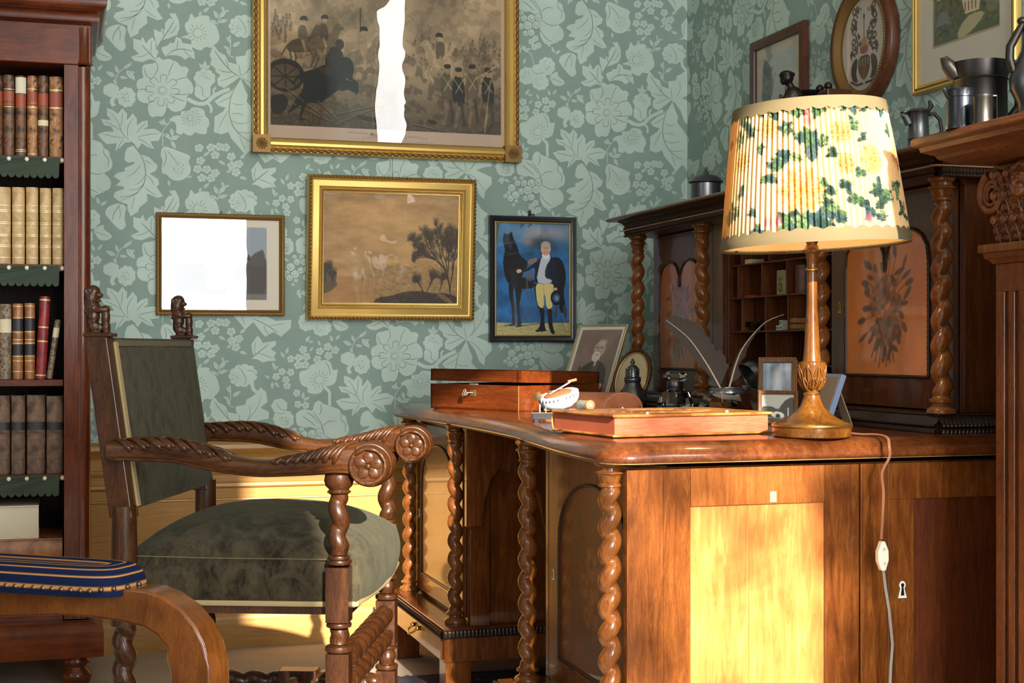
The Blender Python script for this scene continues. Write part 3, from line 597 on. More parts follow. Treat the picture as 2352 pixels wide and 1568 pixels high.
def flowers(name, outline, a0, a1, z0, z1, fn, root, seed, base=(196, 122, 58), W=90, H=150, dim=1.0):
    """marquetry bouquet inlaid in an arched panel"""
    s = Art(W, H, a0, z1, a1, z0, base); s.a *= (.86+.26*s.fbm(14, seed, 4, 60))[..., None]
    r = random.Random(seed); w_, h_ = a1-a0, z1-z0; cx, cz = (a0+a1)/2, z0+h_*.47; D = (78, 52, 42)
    for k in range(7): s.line([cx+w_*.015*(k-3), cz-h_*.1, cx+w_*(.045*(k-2.2)), z0+h_*r.uniform(.06, .14)], w_*.014, D, .8)
    def leaf(x, y, a, L, wd, c, al): s.ell(x+L*.5*math.cos(a), y+L*.5*math.sin(a), L*.5, wd, c, al*dim, .25, a)
    for i in range(34):
        a = i/34*6.283+r.uniform(-.1, .1); q = r.uniform(.55, 1); x0_, y0_ = cx+w_*.08*math.cos(a), cz+h_*.14*math.sin(a); x = cx+q*w_*.26*math.cos(a); y = cz+h_*.02+q*h_*.36*math.sin(a)
        s.line([x0_, y0_, x, y], w_*.008, D, .7*dim); leaf(x, y, a+r.uniform(-.7, .7), h_*r.uniform(.09, .16), w_*r.uniform(.018, .030), [D, (88, 60, 44), (72, 56, 50)][i % 3], .8)
    for i in range(60):
        a = r.random()*6.283; q = r.random()**.6; leaf(cx+q*w_*.17*math.cos(a), cz+q*h_*.25*math.sin(a), r.random()*6.28, h_*r.uniform(.03, .06), w_*r.uniform(.02, .05), [D, (96, 62, 44), (120, 74, 46), (70, 54, 50)][i % 4], .62)
    for x, y, k in ((.02, .12, 1.1), (-.1, .06, .8), (.12, .0, .8), (-.04, -.1, 1.3), (.08, -.16, .7)):
        x, y = cx+w_*x, cz+h_*y
        for j in range(7): s.ell(x+k*w_*.05*math.cos(j*.9), y+k*w_*.05*math.sin(j*.9), k*w_*.035, k*w_*.026, (150, 90, 50) if j % 2 else (128, 74, 44), .8*dim, .3, j*.9)
        s.ell(x, y, k*w_*.03, k*w_*.03, D, .8*dim, .4)
    m = s.mask([k for p in outline for k in p]); mb = MB(); xs = np.linspace(a0, a1, W); zs = np.linspace(z1, z0, H)
    mb.v = [fn(float(x), float(z)) for z in zs for x in xs]
    for j in range(H-1):
        for i in range(W-1):
            if m[j, i] or m[j+1, i+1] or m[j, i+1] or m[j+1, i]: mb.f.append((j*W+i, j*W+i+1, (j+1)*W+i+1, (j+1)*W+i))
    mb.m = [0]*len(mb.f)
    return own(mb.build(name, painted('marquetry', .3, .6), smooth=0, col=s.lin().reshape(-1, 3)), root)
def keyhole(root, fn, a, z, m=IVORY, k=1.0, name='escutcheon'):
    mb = MB(); o = [(a+k*.0055*math.cos(t), z+.006*k+k*.0065*math.sin(t)) for t in [math.radians(x) for x in range(-50, 231, 20)]]+[(a-k*.0075, z-k*.014), (a+k*.0075, z-k*.014)]
    mb.prism(o, fn, .0, .0015)
    c = own(mb.build(name, m, smooth=0), root)
    o = [(a+k*.0028*math.cos(t), z+.006*k+k*.0032*math.sin(t)) for t in [math.radians(x) for x in range(-60, 241, 25)]]+[(a-k*.003, z-k*.010), (a+k*.003, z-k*.010)]
    h = MB().prism(o, fn, .0012, .0022).build('keyhole', BLACK, smooth=0); h.parent = c; h.matrix_parent_inverse = c.matrix_world.inverted() if False else Matrix.Identity(4)
    return c
PL = .202
def pedestal(ya, yb, near):
    """ya < yb (ya nearer the camera)"""
    pf = -1.15 if near else -1.122; body = -1.03
    mb = MB()
    if near:
        # end panel facing the camera: frame of stiles and rails round a sunk panel
        mb.box(-1.075, -.04, ya+.02, ya+.035, PL, DB-.012)
        mb.box(body, -.04, yb-.02, yb, PL, DB-.01)
        own(MB().box(-1.028, -1.008, ya+.03, yb, PL, DB-.01).build('door_frame', W_desk, smooth=0), dk)
    else:
        mb.box(-1.02, -.04, yb-.02, yb, PL, DB-.006).box(-1.009, -.061, ya+.041, ya+.06, PL, DB-.006)
        mb.box(-1.0295, -1.0105, ya+.045, yb-.001, PL, DB-.007)
    mb.box(-.06, -.04, ya+.03, yb, PL, DB-.01)
    own(mb.build('carcass', W_desk, bevel=.0015, smooth=0, split=True), dk)
    # plinth board and ripple edge
    mb = MB().box(pf+.004, -.03, ya+.004, yb-.004, PL-.014, PL)
    own(mb.build('plinth_board', W_deskh, smooth=0, bevel=.002), dk)
    sec = [(0, PL-.024), (.0045, PL-.024), (.007, PL-.020), (.0045, PL-.016), (.0065, PL-.011), (.004, PL-.007), (.004, PL-.004), (0, PL-.003)]
    mb = MB().ripple((pf, yb, 0), (pf, ya, 0), (-1, 0, 0), sec, .0065).ripple((pf, ya, 0), (-.03, ya, 0), (0, -1, 0), sec, .0105)
    own(mb.build('ripple_moulding', W_ebony, smooth=60), dk)
    mb = MB().box(pf+.006, -.03, ya+.006, yb-.006, .112, PL-.022)
    own(mb.build('drawer_box', W_desk, smooth=0, bevel=.002), dk)
    dr = own(MB().box(pf+.0, pf+.006, ya+.02, yb-.02, .118, PL-.028).build('drawer', W_desk, smooth=0, bevel=.001), dk)
    yc = (ya+yb)/2-.05
    h = MB(); h.tube([(pf-.004, yc+.03, .158), (pf-.02, yc+.025, .146), (pf-.024, yc, .139), (pf-.02, yc-.025, .146), (pf-.004, yc-.03, .158)], .0035, 8).ball((pf-.005, yc+.03, .158), .007, 8).ball((pf-.005, yc-.03, .158), .007, 8)
    h = h.build('handle', BRASS, smooth=60); h.parent = dr
    for x in (pf+.012, -.12):
        for y in (ya+.012, yb-.085):
            own(MB().box(x, x+.07, y, y+.07, .0075 if y < -.6 else 0, .112).build('foot', W_desk, bevel=.002, smooth=0), dk)
pedestal(-2.225, -1.545, True); pedestal(-.955, -.262, False)
for x, y, h in ((-1.0605, -.30, 1), (-1.0625, -.86, -1), (-1.0856, -1.585, -1), (-1.119, -2.19, 1)):
    own(column(None, x, y, PL, DB, h), dk)
# doors of the pedestals, facing the chair
def door_x(x, y0, y1, z0, z1, seed, hinge=1, kh=None):
    f = lambda a, z, d=0: (x-.012-d, a, z)
    d = own(MB().box(x-.012, x, y0, y1, z0, z1).build('door', W_desk, smooth=0, bevel=.001), dk)
    o = ogee_arch(y0+.075, y1-.075, z0+.055, z1-.055)
    for c in (flowers('marquetry_panel', o, y0+.075, y1-.075, z0+.055, z1-.055, lambda a, z: f(a, z, .0012), dk, seed, (98, 54, 26), dim=.8), beading(dk, o, lambda a, z: f(a, z, .002)), keyhole(dk, f, y1-.03 if kh is None else kh, (z0+z1)/2-.02, k=.9)):
        c.parent = d; c.matrix_parent_inverse = Matrix.Identity(4)
    for c in d.children: c.matrix_parent_inverse = Matrix.Identity(4)
door_x(-1.028, -2.17, -1.60, PL+.01, DB-.02, 3); door_x(-1.03, -.86, -.32, PL+.01, DB-.02, 4)
# end panel of the near pedestal: facing the camera
e = -2.225
EX = [R(px, 1200, Y=e).x for px in (1440, 1525, 1587, 1896, 1975)]
zt, zi = DB-.014, R(1740, 1158, Y=e).z
mb = MB(); mb.box(EX[0], EX[1]-.0005, e, e+.02, PL, zt)
own(mb.build('corner_post', W_desk, smooth=0, bevel=.001), dk)
mb = MB(); mb.box(EX[1], EX[2], e+.001, e+.02, PL, zt); mb.box(EX[3], EX[4]-.001, e+.001, e+.02, PL, zt); own(mb.build('stile', W_desk, smooth=0, bevel=.0012, split=True), dk)
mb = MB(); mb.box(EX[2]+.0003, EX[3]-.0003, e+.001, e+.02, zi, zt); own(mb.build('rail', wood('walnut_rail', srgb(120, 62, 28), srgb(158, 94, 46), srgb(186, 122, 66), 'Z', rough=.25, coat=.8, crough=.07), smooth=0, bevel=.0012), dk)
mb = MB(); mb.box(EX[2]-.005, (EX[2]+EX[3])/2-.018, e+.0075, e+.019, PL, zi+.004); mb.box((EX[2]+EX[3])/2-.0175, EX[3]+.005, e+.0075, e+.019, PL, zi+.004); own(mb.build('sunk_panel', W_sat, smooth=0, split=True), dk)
own(MB().box(R(1768, 1140, Y=e).x, R(1783, 1140, Y=e).x, e-.0008, e+.0005, R(1775, 1153, Y=e).z, R(1775, 1128, Y=e).z).build('paper_label', mat('yellowed_paper', srgb(170, 134, 104), .8), smooth=0), dk)
# cupboard section behind, with its own key plate
q = e+.004; kx = R(2072, 1352, Y=q)
mb = MB(); mb.box(EX[4]+.004, R(2040, 1100, Y=q).x-.001, q, q+.02, PL, zt); mb.box(R(2040, 1100, Y=q).x, -.30, q+.001, q+.02, zt-.07, zt); mb.box(R(2040, 1100, Y=q).x, R(2100, 1100, Y=q).x, q+.001, q+.02, PL, zt-.07)
own(mb.build('side_door', W_desk, smooth=0, bevel=.0012), dk)
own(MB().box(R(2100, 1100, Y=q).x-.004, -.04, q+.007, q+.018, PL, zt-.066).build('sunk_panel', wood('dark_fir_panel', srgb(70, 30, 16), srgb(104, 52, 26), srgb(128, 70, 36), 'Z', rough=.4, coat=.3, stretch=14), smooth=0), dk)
own(MB().box(-.30, -.04, q+.001, q+.02, PL, zt).build('stile', W_desk, smooth=0, split=True), dk)
keyhole(dk, lambda a, z, d=0: (a, q-d, z), kx.x, kx.z, mat('white_bone', srgb(226, 226, 214), .4), 1.25)
# arched apron closing the kneehole side of the far pedestal
yk = -.955
o = []; g = lambda px, py: (R(px, py, Y=yk).x, R(px, py, Y=yk).z)
pp = [(1067, 985), (1262, 1040), (1262, 1260), (1225, 1230), (1205, 1130), (1180, 1098), (1118, 1076), (1098, 1100), (1084, 1150), (1078, 1206), (1067, 1208)]
o = [g(*p) for p in pp]; o[0] = (o[0][0], DB-.004); o[1] = (o[1][0], DB-.004)
o = [o[0], o[1]]+[(a+.03 if i > 0 else a, z) for i, (a, z) in enumerate(o[2:])]; o[-1] = (o[0][0], o[-1][1])
own(MB().prism(o, lambda a, z, d: (a, yk-d, z), 0, .02).build('arched_apron', W_desk, smooth=0, bevel=.001), dk)
mb = MB(); x0 = R(1078, 1300, Y=yk+.03).x; x1 = R(1122, 1300, Y=yk+.03).x
mb.box(x0, x1, yk+.02, yk+.04, PL, DB-.005); own(mb.build('stile', W_desk, smooth=0, bevel=.001, split=True), dk)
own(MB().box(-.06, -.04, -1.545, -.955, .12, DB-.005).build('back_board', W_mah, smooth=0), dk)
# ------------------------------------------------------------------ the upper cabinet
H0, HB, HT, HC = DT, .8145, 1.288, 1.348            # base, plinth top, column top, cornice top
ht = thing('bureau_cabinet', 'walnut upper cabinet with pigeonholes between twisted columns, standing on the desk', 'cabinet', (-.25, -1.33, DT))
YN, YF, XF = -2.172, -.487, -.415
YN2, YF2 = YN-.0, YF+.0
XB = -.33                                          # door plane
mb = MB()
mb.box(XB, -.012, YN+.035, YN+.055, HB, HT).box(XB, -.012, YF-.055, YF-.035, HB, HT)
mb.box(XB, -.012, -1.625, -1.607, HB, HT).box(XB, -.012, -1.03, -1.012, HB, HT).box(-.03, -.012, YN+.04, YF-.04, HB, HT)
own(mb.build('carcass', W_hutch, smooth=0, bevel=.001, split=True), ht)
mb = MB().box(XF+.012, -.012, YN+.012, YF-.012, H0, HB); own(mb.build('plinth', W_ebony, smooth=0), ht)
def mould(sec, pitch=.007, amp=.0009, name='ripple_moulding', root=ht, m=W_ebony, xf=XF, ya=YN, yb=YF):
    mb = MB().ripple((xf, yb, 0), (xf, ya, 0), (-1, 0, 0), sec, pitch, amp).ripple((xf, ya, 0), (-.012, ya, 0), (0, -1, 0), sec, pitch*1.3, amp*1.6).ripple((-.012, yb, 0), (xf, yb, 0), (0, 1, 0), sec, pitch, amp)
    return own(mb.build(name, m, smooth=60), root)
mould([(-.01, H0+.001), (.008, H0+.001), (.009, H0+.008), (.003, H0+.012), (.010, H0+.015), (.010, H0+.019), (.004, H0+.022), (.000, H0+.030), (-.003, H0+.034), (-.001, H0+.037), (-.004, HB), (-.015, HB)])
# cornice
zc = HC-HT
mb = MB(); xf = XF-.005
path = [(-.012, YF+.005), (xf, YF+.005), (xf, YN-.005), (-.012, YN-.005)]
mb.sweep(path, [(-.012, HC-.012), (.040, HC-.012), (.046, HC-.009), (.047, HC-.004), (.042, HC), (-.03, HC)][::-1])
mb.box(xf+.005, -.012, YN, YF, HC-.014, HC-.001)
own(mb.build('cornice_top', W_hutch, smooth=50), ht)
mould([(-.012, HT), (.010, HT), (.012, HT+.004), (.006, HT+.007), (.010, HT+.012), (.010, HT+.017), (-.012, HT+.017)], .006, .0012, 'ripple_moulding')
mb = MB().sweep(path, [(0, HT+.017), (.013, HT+.018), (.013, HT+.0205), (0, HT+.0215)][::-1]); own(mb.build('pale_bead', mat('pale_bead_wood', srgb(150, 104, 60), .35, 0, coat=.5), smooth=40), ht)
mould([(-.012, HT+.021), (.012, HT+.022), (.013, HT+.026), (.008, HT+.029), (.010, HT+.035), (.018, HT+.041), (.030, HT+.045), (.032, HT+.048), (-.012, HT+.048)], .006, .0012, 'ripple_moulding')
own(MB().box(XF+.01, -.012, YN+.01, YF-.01, HT, HT+.03).build('frieze', W_hutch, smooth=0), ht)
for y, h in ((-.51, 1), (-.985, -1), (-1.652, 1), (-2.145, 1)):
    own(column(None, -.39, y, HB, HT, h, P=.0515), ht)
def hdoor(y0, y1, seed, kh, dim, base):
    f = lambda a, z, d=0: (XB-.014-d, a, z); z0, z1 = HB+.003, HT-.003
    d = own(MB().box(XB-.014, XB, y0, y1, z0, z1).build('door', W_hutch, smooth=0, bevel=.001), ht)
    a0, a1 = y0+.085, y1-.062; o = ogee_arch(a0, a1, HB+.07, HT-.085, 2)
    L = [flowers('marquetry_panel', o, a0, a1, HB+.07, HT-.085, lambda a, z: f(a, z, .0012), ht, seed, base, dim=dim), beading(ht, o, lambda a, z: f(a, z, .002)), keyhole(ht, f, kh, (z0+z1)/2-.01, m=BRASS, k=.95)]
    for c in L: c.parent = d; c.matrix_parent_inverse = Matrix.Identity(4)
    for c in d.children: c.matrix_parent_inverse = Matrix.Identity(4)
hdoor(-.955, -.525, 8, -.55, .8, (172, 98, 54)); hdoor(-2.115, -1.628, 9, -1.67+.01, 1.0, (204, 122, 62))
own(MB().box(XB-.014, XB, -1.628, -1.62, HB, HT).box(XB-.014, XB, -1.02, -.958, HB, HT).build('stile', W_hutch, smooth=0, bevel=.001, split=True), ht)
# pigeonholes
W_pig = wood('pigeonhole_wood', srgb(70, 34, 16), srgb(116, 64, 30), srgb(150, 92, 46), 'Z', rough=.45, coat=.2)
ZS = [.905, .992, 1.083, 1.172]; yA, yB = -1.62, -1.018
mb = MB()
for z in ZS: mb.box(XB+.004, -.03, yA, yB, z-.004, z)
own(mb.build('shelf', W_pig, smooth=0, bevel=.0008, split=True), ht)
mb = MB(); div = lambda px, py: R(px, py, X=XB+.01).y
DV = {3: [1704, 1768], 2: [1696, 1751, 1808], 1: [1705, 1759, 1811], 0: [1761]}
for k, L in DV.items():
    for px in L: y = div(px, 700); mb.box(XB+.008, -.03, y-.003, y+.003, ZS[k], (ZS+[HT-.02])[k+1]-.004)
own(mb.build('divider', W_pig, smooth=0, bevel=.0008, split=True), ht)
own(MB().box(XB+.006, -.03, yA, yB, HT-.03, HT).box(XB+.006, XB+.02, yA, yB, HB, HB+.05).build('front_rail', W_hutch, smooth=0, split=True), ht)
own(MB().box(-.04, -.03, yA, yB, HB, HT).box(XB+.01, -.03, yB-.004, yB, HB, HT).box(XB+.01, -.03, yA, yA+.004, HB, HT).build('lining', W_pig, smooth=0, split=True), ht)
# ------------------------------------------------------------------ carved armchair at the desk
def velvet(name, dark, lite, pile):
    m, nt, b = nodes(name); v = coords(nt, (1, 1, .4)); n = noise(nt, v, 70, 5, .75, .8); n2 = noise(nt, coords(nt, (1, 1, .5)), 13, 4, .6, 1.2)
    lw = nt.nodes.new('ShaderNodeLayerWeight'); lw.inputs[0].default_value = .12
    c = mixc(nt, ramp(nt, n, [(.42, dark), (.6, lite)]), ramp(nt, n2, [(.43, dark), (.57, lite)]), .5)
    vo = nt.nodes.new('ShaderNodeTexVoronoi'); vo.inputs['Scale'].default_value = 9; vo.inputs['Randomness'].default_value = .35; link(nt, coords(nt), vo.inputs['Vector'])
    ws = nt.nodes.new('ShaderNodeMath'); ws.operation = 'SINE'; wm = nt.nodes.new('ShaderNodeMath'); wm.operation = 'MULTIPLY'; wm.inputs[1].default_value = 17; link(nt, vo.outputs['Distance'], wm.inputs[0]); link(nt, wm.outputs[0], ws.inputs[0])
    dm = noise(nt, coords(nt), 48, 3, .6, 2.2); ad = nt.nodes.new('ShaderNodeMath'); ad.operation = 'MULTIPLY'; link(nt, ws.outputs[0], ad.inputs[0]); link(nt, dm, ad.inputs[1])
    c = mixc(nt, c, lite, ramp(nt, ad.outputs[0], [(.18, (0, 0, 0)), (.42, (.55,)*3)]))
    c = mixc(nt, c, pile, lw.outputs['Facing']); link(nt, c, b.inputs['Base Color'])
    sv(b, rough=.9, sheen=.15, spec=.1); b.inputs['Sheen Tint'].default_value = tuple(pile)+(1,); bump(nt, b, noise(nt, coords(nt), 420, 3, .7), .5, .0012); MATS[name] = m; return m
VELV = velvet('olive_velvet', srgb(26, 22, 15), srgb(66, 58, 43), srgb(100, 100, 84))
BRAID = mat('gold_braid', srgb(150, 130, 90), .8)
CR = math.atan2(-.357, .934)
ch = thing('carved_armchair', 'carved oak armchair in olive velvet with lion finials, drawn up to the desk', 'armchair', (-1.4585, -1.605, 0), CR)
def part(mb, name, m, root, **k): return mb.build(name, m, root, **k)
def sq(mb, x, y, z0, z1, h=.0225, b=.003):
    mb.box(x-h, x+h, y-h, y+h, z0, z1)
def ring(mb, x, y, z, r=.024, h=.012): mb.lathe((x, y, z), [(r*.75, 0), (r, h*.2), (r*1.04, h*.5), (r, h*.8), (r*.75, h)], 24)
for y, hd in ((-.30, -1), (.30, 1)):
    mb = MB(); x = 0
    sq(mb, x, y, .415, .521); sq(mb, x, y, .25, .354); sq(mb, x, y, .075, .19); mb.ball((x, y, .038), (.03, .03, .038), 20)
    blk = mb
    t = MB()
    t.twist((x, y, 0), .545, .664, .0106, .0108, .056, hd, .6, k=.95); ring(t, x, y, .524); ring(t, x, y, .534, .021, .01)
    t.lathe((x, y, .662), [(.018, 0), (.024, .004), (.019, .009), (.026, .016), (.029, .026), (.027, .038), (.02, .042)], 24)
    t.twist((x, y, 0), .372, .40, .0125, .0095, .056, hd, 0, k=.8); ring(t, x, y, .402); ring(t, x, y, .354, .026, .016)
    t.twist((x, y, 0), .205, .238, .0125, .0095, .056, hd, 0, k=.8); ring(t, x, y, .238); ring(t, x, y, .19, .026, .015)
    n0 = len(blk.v); blk.v += t.v; blk.f += [tuple(i+n0 for i in f) for f in t.f]; blk.m += t.m; part(blk, 'front_leg', W_chair, ch, smooth=50)
for z in (.327, .275):
    part(MB().twist((0, 0, z), -.272, .272, .0135, .0105, .058, 1, z*40, rot=Matrix.Rotation(-math.pi/2, 3, 'X'), k=.8), 'front_stretcher', W_chair, ch, smooth=55)
RX = -.43
for y, hd in ((-.29, -1), (.29, 1)):
    mb = MB()      # rear leg: turned above the seat, twisted below
    lean = lambda z: RX-.0+(-.0)*(z)
    mb.lathe((RX, y, .40), [(.026, 0), (.026, .1), (.025, .17), (.024, .235)], 24)
    mb.twist((RX, y, 0), .21, .41, .0135, .0105, .058, hd, 1, k=.8); mb.box(RX-.025, RX+.025, y-.025, y+.025, .08, .205); mb.ball((RX, y, .04), (.028, .028, .04), 18)
    part(mb, 'rear_leg', W_chair, ch, smooth=50)
    a = part(MB().twist((0, y*.97, .165), RX+.02, -.245, .0125, .0095, .056, hd, 0, rot=Matrix.Rotation(math.pi/2, 3, 'Y'), k=.8), 'side_stretcher', W_chair, ch, smooth=55)
    a = part(MB().twist((0, y*.97, .165), -.165, -.02, .0125, .0095, .056, hd, 0, rot=Matrix.Rotation(math.pi/2, 3, 'Y'), k=.8).box(-.25, -.16, y*.97-.026, y*.97+.026, .142, .192), 'side_stretcher', W_chair, ch, smooth=50, bevel=.002)
part(MB().twist((-.205, 0, .165), -.265, .265, .0125, .0095, .056, 1, 0, rot=Matrix.Rotation(-math.pi/2, 3, 'X'), k=.8), 'cross_stretcher', W_chair, ch, smooth=55)
# seat
def seatf(u, v):
    a = (u-.5)*2; b = (v-.5)*2
    ex = math.copysign(abs(a)**.9, a); e = max(abs(a), abs(b))
    x = -.205+.232*a; y = .275*b
    fx = 1-abs(a)**2.6; fy = 1-abs(b)**2.8
    z = .533+.080*(max(0, fx)*max(0, fy))**.62
    if a > 0: x += .018*a**3*(1-b*b)
    return (x, y, z)
mb = MB().grid(seatf, 34, 34)
def skirt(u, v):
    t = u*4; k = int(min(3.999, t)); f = t-k
    a, b = [(-1+2*f, -1), (1, -1+2*f), (1-2*f, 1), (-1, 1-2*f)][k]
    p = Vector(seatf((a+1)/2, (b+1)/2)); out = .010*math.sin(math.pi*v)
    n = Vector(([0, 1, 0, -1][k], [-1, 0, 1, 0][k], 0))
    return p+n*out+Vector((0, 0, -(p.z-.437)*v))
mb.grid(skirt, 96, 10, cu=True)
se = part(mb, 'seat', VELV, ch, smooth=80)
mb = MB(); 
P0 = [(RX+.01, -.278), (.0, -.278), (.028, -.27), (.045, 0), (.028, .27), (0, .278), (RX+.01, .278)]
mb.sweep([(a, b) for a, b in P0], [(-.006, .449), (.005, .449), (.0065, .444), (.005, .439), (-.006, .438)]); part(mb, 'braid_trim', BRAID, se, smooth=60)
part(MB().box(RX+.02, .018, -.272, .272, .422, .438), 'seat_rail', W_chair, ch, smooth=0)
part(MB().tube([(RX+.02, -.289, .536), (-.25, -.290, .5335), (-.02, -.289, .533)], .0009, 6), 'piping', mat('dull_piping', srgb(104, 94, 66), .8), se, smooth=80)
# back: stiles, velvet panel, braid
lx = lambda z: -.432-.05*((z-.62)/.345)
for y in (-.285, .285):
    mb = MB(); w_ = .021; f_ = .022 if y < 0 else .012
    pts = [(lx(z)+dx, z) for dx, z in ((f_, .612), (f_, .968), (-.024, .968), (-.024, .612))]
    mb.prism(pts, lambda a, b, d: (a, y+d, b), -w_, w_); part(mb, 'back_stile', W_chair, ch, smooth=0, bevel=.002)
def backf(u, v): z = .632+.33*v; return (lx(z)+.016+.016*(math.sin(math.pi*u)*math.sin(math.pi*v))**.5, -.266+.572*u, z)
def backr(u, v): p = backf(1-u, v); return (lx(p[2])-.018, p[1], p[2])
mb = MB().grid(backf, 24, 24).grid(backr, 4, 4); mb.box(lx(.64)-.018, lx(.64)+.018, -.266, .304, .626, .64); mb.box(lx(.96)-.018, lx(.96)+.018, -.27, .304, .953, .966)
bk = part(mb, 'back_panel', VELV, ch, smooth=80)
for y in (-.262,):
    mb = MB()
    mb.prism([(lx(.632)+.016, .632), (lx(.632)+.026, .632), (lx(.958)+.026, .958), (lx(.958)+.016, .958)], lambda a, b, d: (a, y+d, b), -.009, .009); part(mb, 'braid_trim', BRAID, bk, smooth=0, bevel=.001)
part(MB().box(lx(.96)+.01, lx(.96)+.024, -.262, .262, .95, .962), 'braid_trim', mat('faded_braid', srgb(92, 84, 62), .8), bk, smooth=0)
# arms
TOP = [(-.46, .764), (-.405, .7665), (-.34, .770), (-.29, .764), (-.235, .746), (-.19, .733), (-.15, .728), (-.10, .732), (-.06, .741), (-.015, .754), (.03, .763), (.062, .764)]
BOT = [(-.46, .724), (-.405, .7245), (-.32, .722), (-.235, .703), (-.15, .6945), (-.066, .6975), (-.015, .701), (.03, .700), (.062, .690)]
def smooth_tab(t, x): return sum(interp(t, x+d) for d in (-.02, -.01, 0, .01, .02))/5
for y0, sgn in ((-.30, -1), (.30, 1)):
    def sec(x, ph, off=0):
        zt_, zb = smooth_tab(TOP, x), smooth_tab(BOT, x); c = (zt_+zb)/2; h = (zt_-zb)/2+off; w_ = .026+off+.006*sm((x+.1)/.16)
        s_, q = math.sin(ph), math.cos(ph); e = .72
        yy = y0+sgn*.012*math.sin(math.pi*(x+.46)/.5)*.9
        return Vector((x, yy+w_*math.copysign(abs(s_)**e, s_), c+h*math.copysign(abs(q)**e, q)))
    mb = MB().grid(lambda u, v: sec(-.455+.515*v, 2*math.pi*u), 26, 60, cu=True)
    mb.tube([sec(-.45+.5*i/40, 2.35)+Vector((0, 0, -.001)) for i in range(41)], .0028, 6).tube([sec(-.45+.5*i/40, -2.35) for i in range(41)], .0028, 6)
    arm = part(mb, 'arm', W_chairx, ch, smooth=60)
    for sd in (1, -1):
        cv = MB()
        for i in range(8):      # acanthus on the rear half
            x0 = -.445+.027*i; L = .042+.004*(i % 3)
            for j, (dx, dp, r) in enumerate(((0, 0, .0042), (.007, -.16, .0028))):
                cv.tube([sec(x0+dx+L*t, sd*(.05+(1.55+dp-.05*i)*t**1.1), .0012+.0015*math.sin(t*3)) for t in [k/9 for k in range(10)]], [1.35*r*(.45+.75*(k/9)**1.3) if k < 9 else r*.8 for k in range(10)], 8)
        part(cv, 'leaf_carving', W_chairx, arm, smooth=80); cv = MB()
        for i in range(7):      # acanthus running into the scroll
            x0 = .035-.021*i; L = -.04+.002*i
            for j, (dx, dp, r) in enumerate(((0, 0, .0042), (-.007, -.18, .0026))):
                cv.tube([sec(x0+dx+L*t, sd*(.05+(1.6+dp-.07*i)*t**1.1), .0012+.0015*math.sin(t*3)) for t in [k/9 for k in range(10)]], [1.35*r*(.45+.75*(k/9)**1.3) if k < 9 else r*.8 for k in range(10)], 8)
        part(cv, 'leaf_carving', W_chairx, arm, smooth=80)
    sc = MB(); cx, cz, r, wd = .064, .7195, .0415, .034
    RY = Matrix.Rotation(math.pi/2, 3, 'X')
    prof = [(0, -wd-.002), (r*.70, -wd-.002), (r*.74, -wd-.006), (r*.88, -wd-.006), (r*.97, -wd+.001), (r, -wd+.01), (r*.97, 0), (r, wd-.01), (r*.97, wd-.001), (r*.88, wd+.006), (r*.74, wd+.006), (r*.70, wd+.002), (0, wd+.002)]
    sc.lathe((cx, y0, cz), prof, 48, RY)
    for i in range(-3, 4):
        pts = []
        for k in range(22): a = math.radians(118-11.5*k+abs(i)*3); pts.append((cx+(r*.985)*math.cos(a), y0+i*.0095*(1-.5*(k/21)), cz+(r*.985)*math.sin(a)))
        sc.tube(pts, [.0048*(1-.7*(k/21)) for k in range(22)], 7)
    s_o = part(sc, 'scroll', W_chairx, arm, smooth=60)
    for sd in (1, -1):
        ro = MB(); yy = y0+sd*(wd+.002)
        for k in range(5):
            a = 2*math.pi*k/5+.3; m_ = Matrix.Rotation(-a, 3, 'Y')
            ro.ball((cx+.0165*math.cos(a), yy, cz+.0165*math.sin(a)), (.0125, .0045, .0115), 14, rot=m_)
            for d in (-.3, 0, .3): ro.tube([(cx+q*math.cos(a+d), yy+sd*.0042, cz+q*math.sin(a+d)) for q in (.007, .012, .018)], [.0012, .0009, .0004], 5)
        ro.ball((cx, yy+sd*.004, cz), (.0055, .005, .0055), 12)
        pts = [(cx+(r*(.62+.0*k)+.0*k)*math.cos(math.radians(150-13*k)), yy+sd*.002, cz+(r*.74)*math.sin(math.radians(150-13*k))) for k in range(17)]
        ro.tube([(cx+r*.80*math.cos(math.radians(140-14*k)), yy+sd*.005, cz+r*.80*math.sin(math.radians(140-14*k))) for k in range(18)], [.0022+.0022*abs(math.sin(k*1.05)) for k in range(18)], 7)
        part(ro, 'rosette', W_chairx, arm, smooth=80)
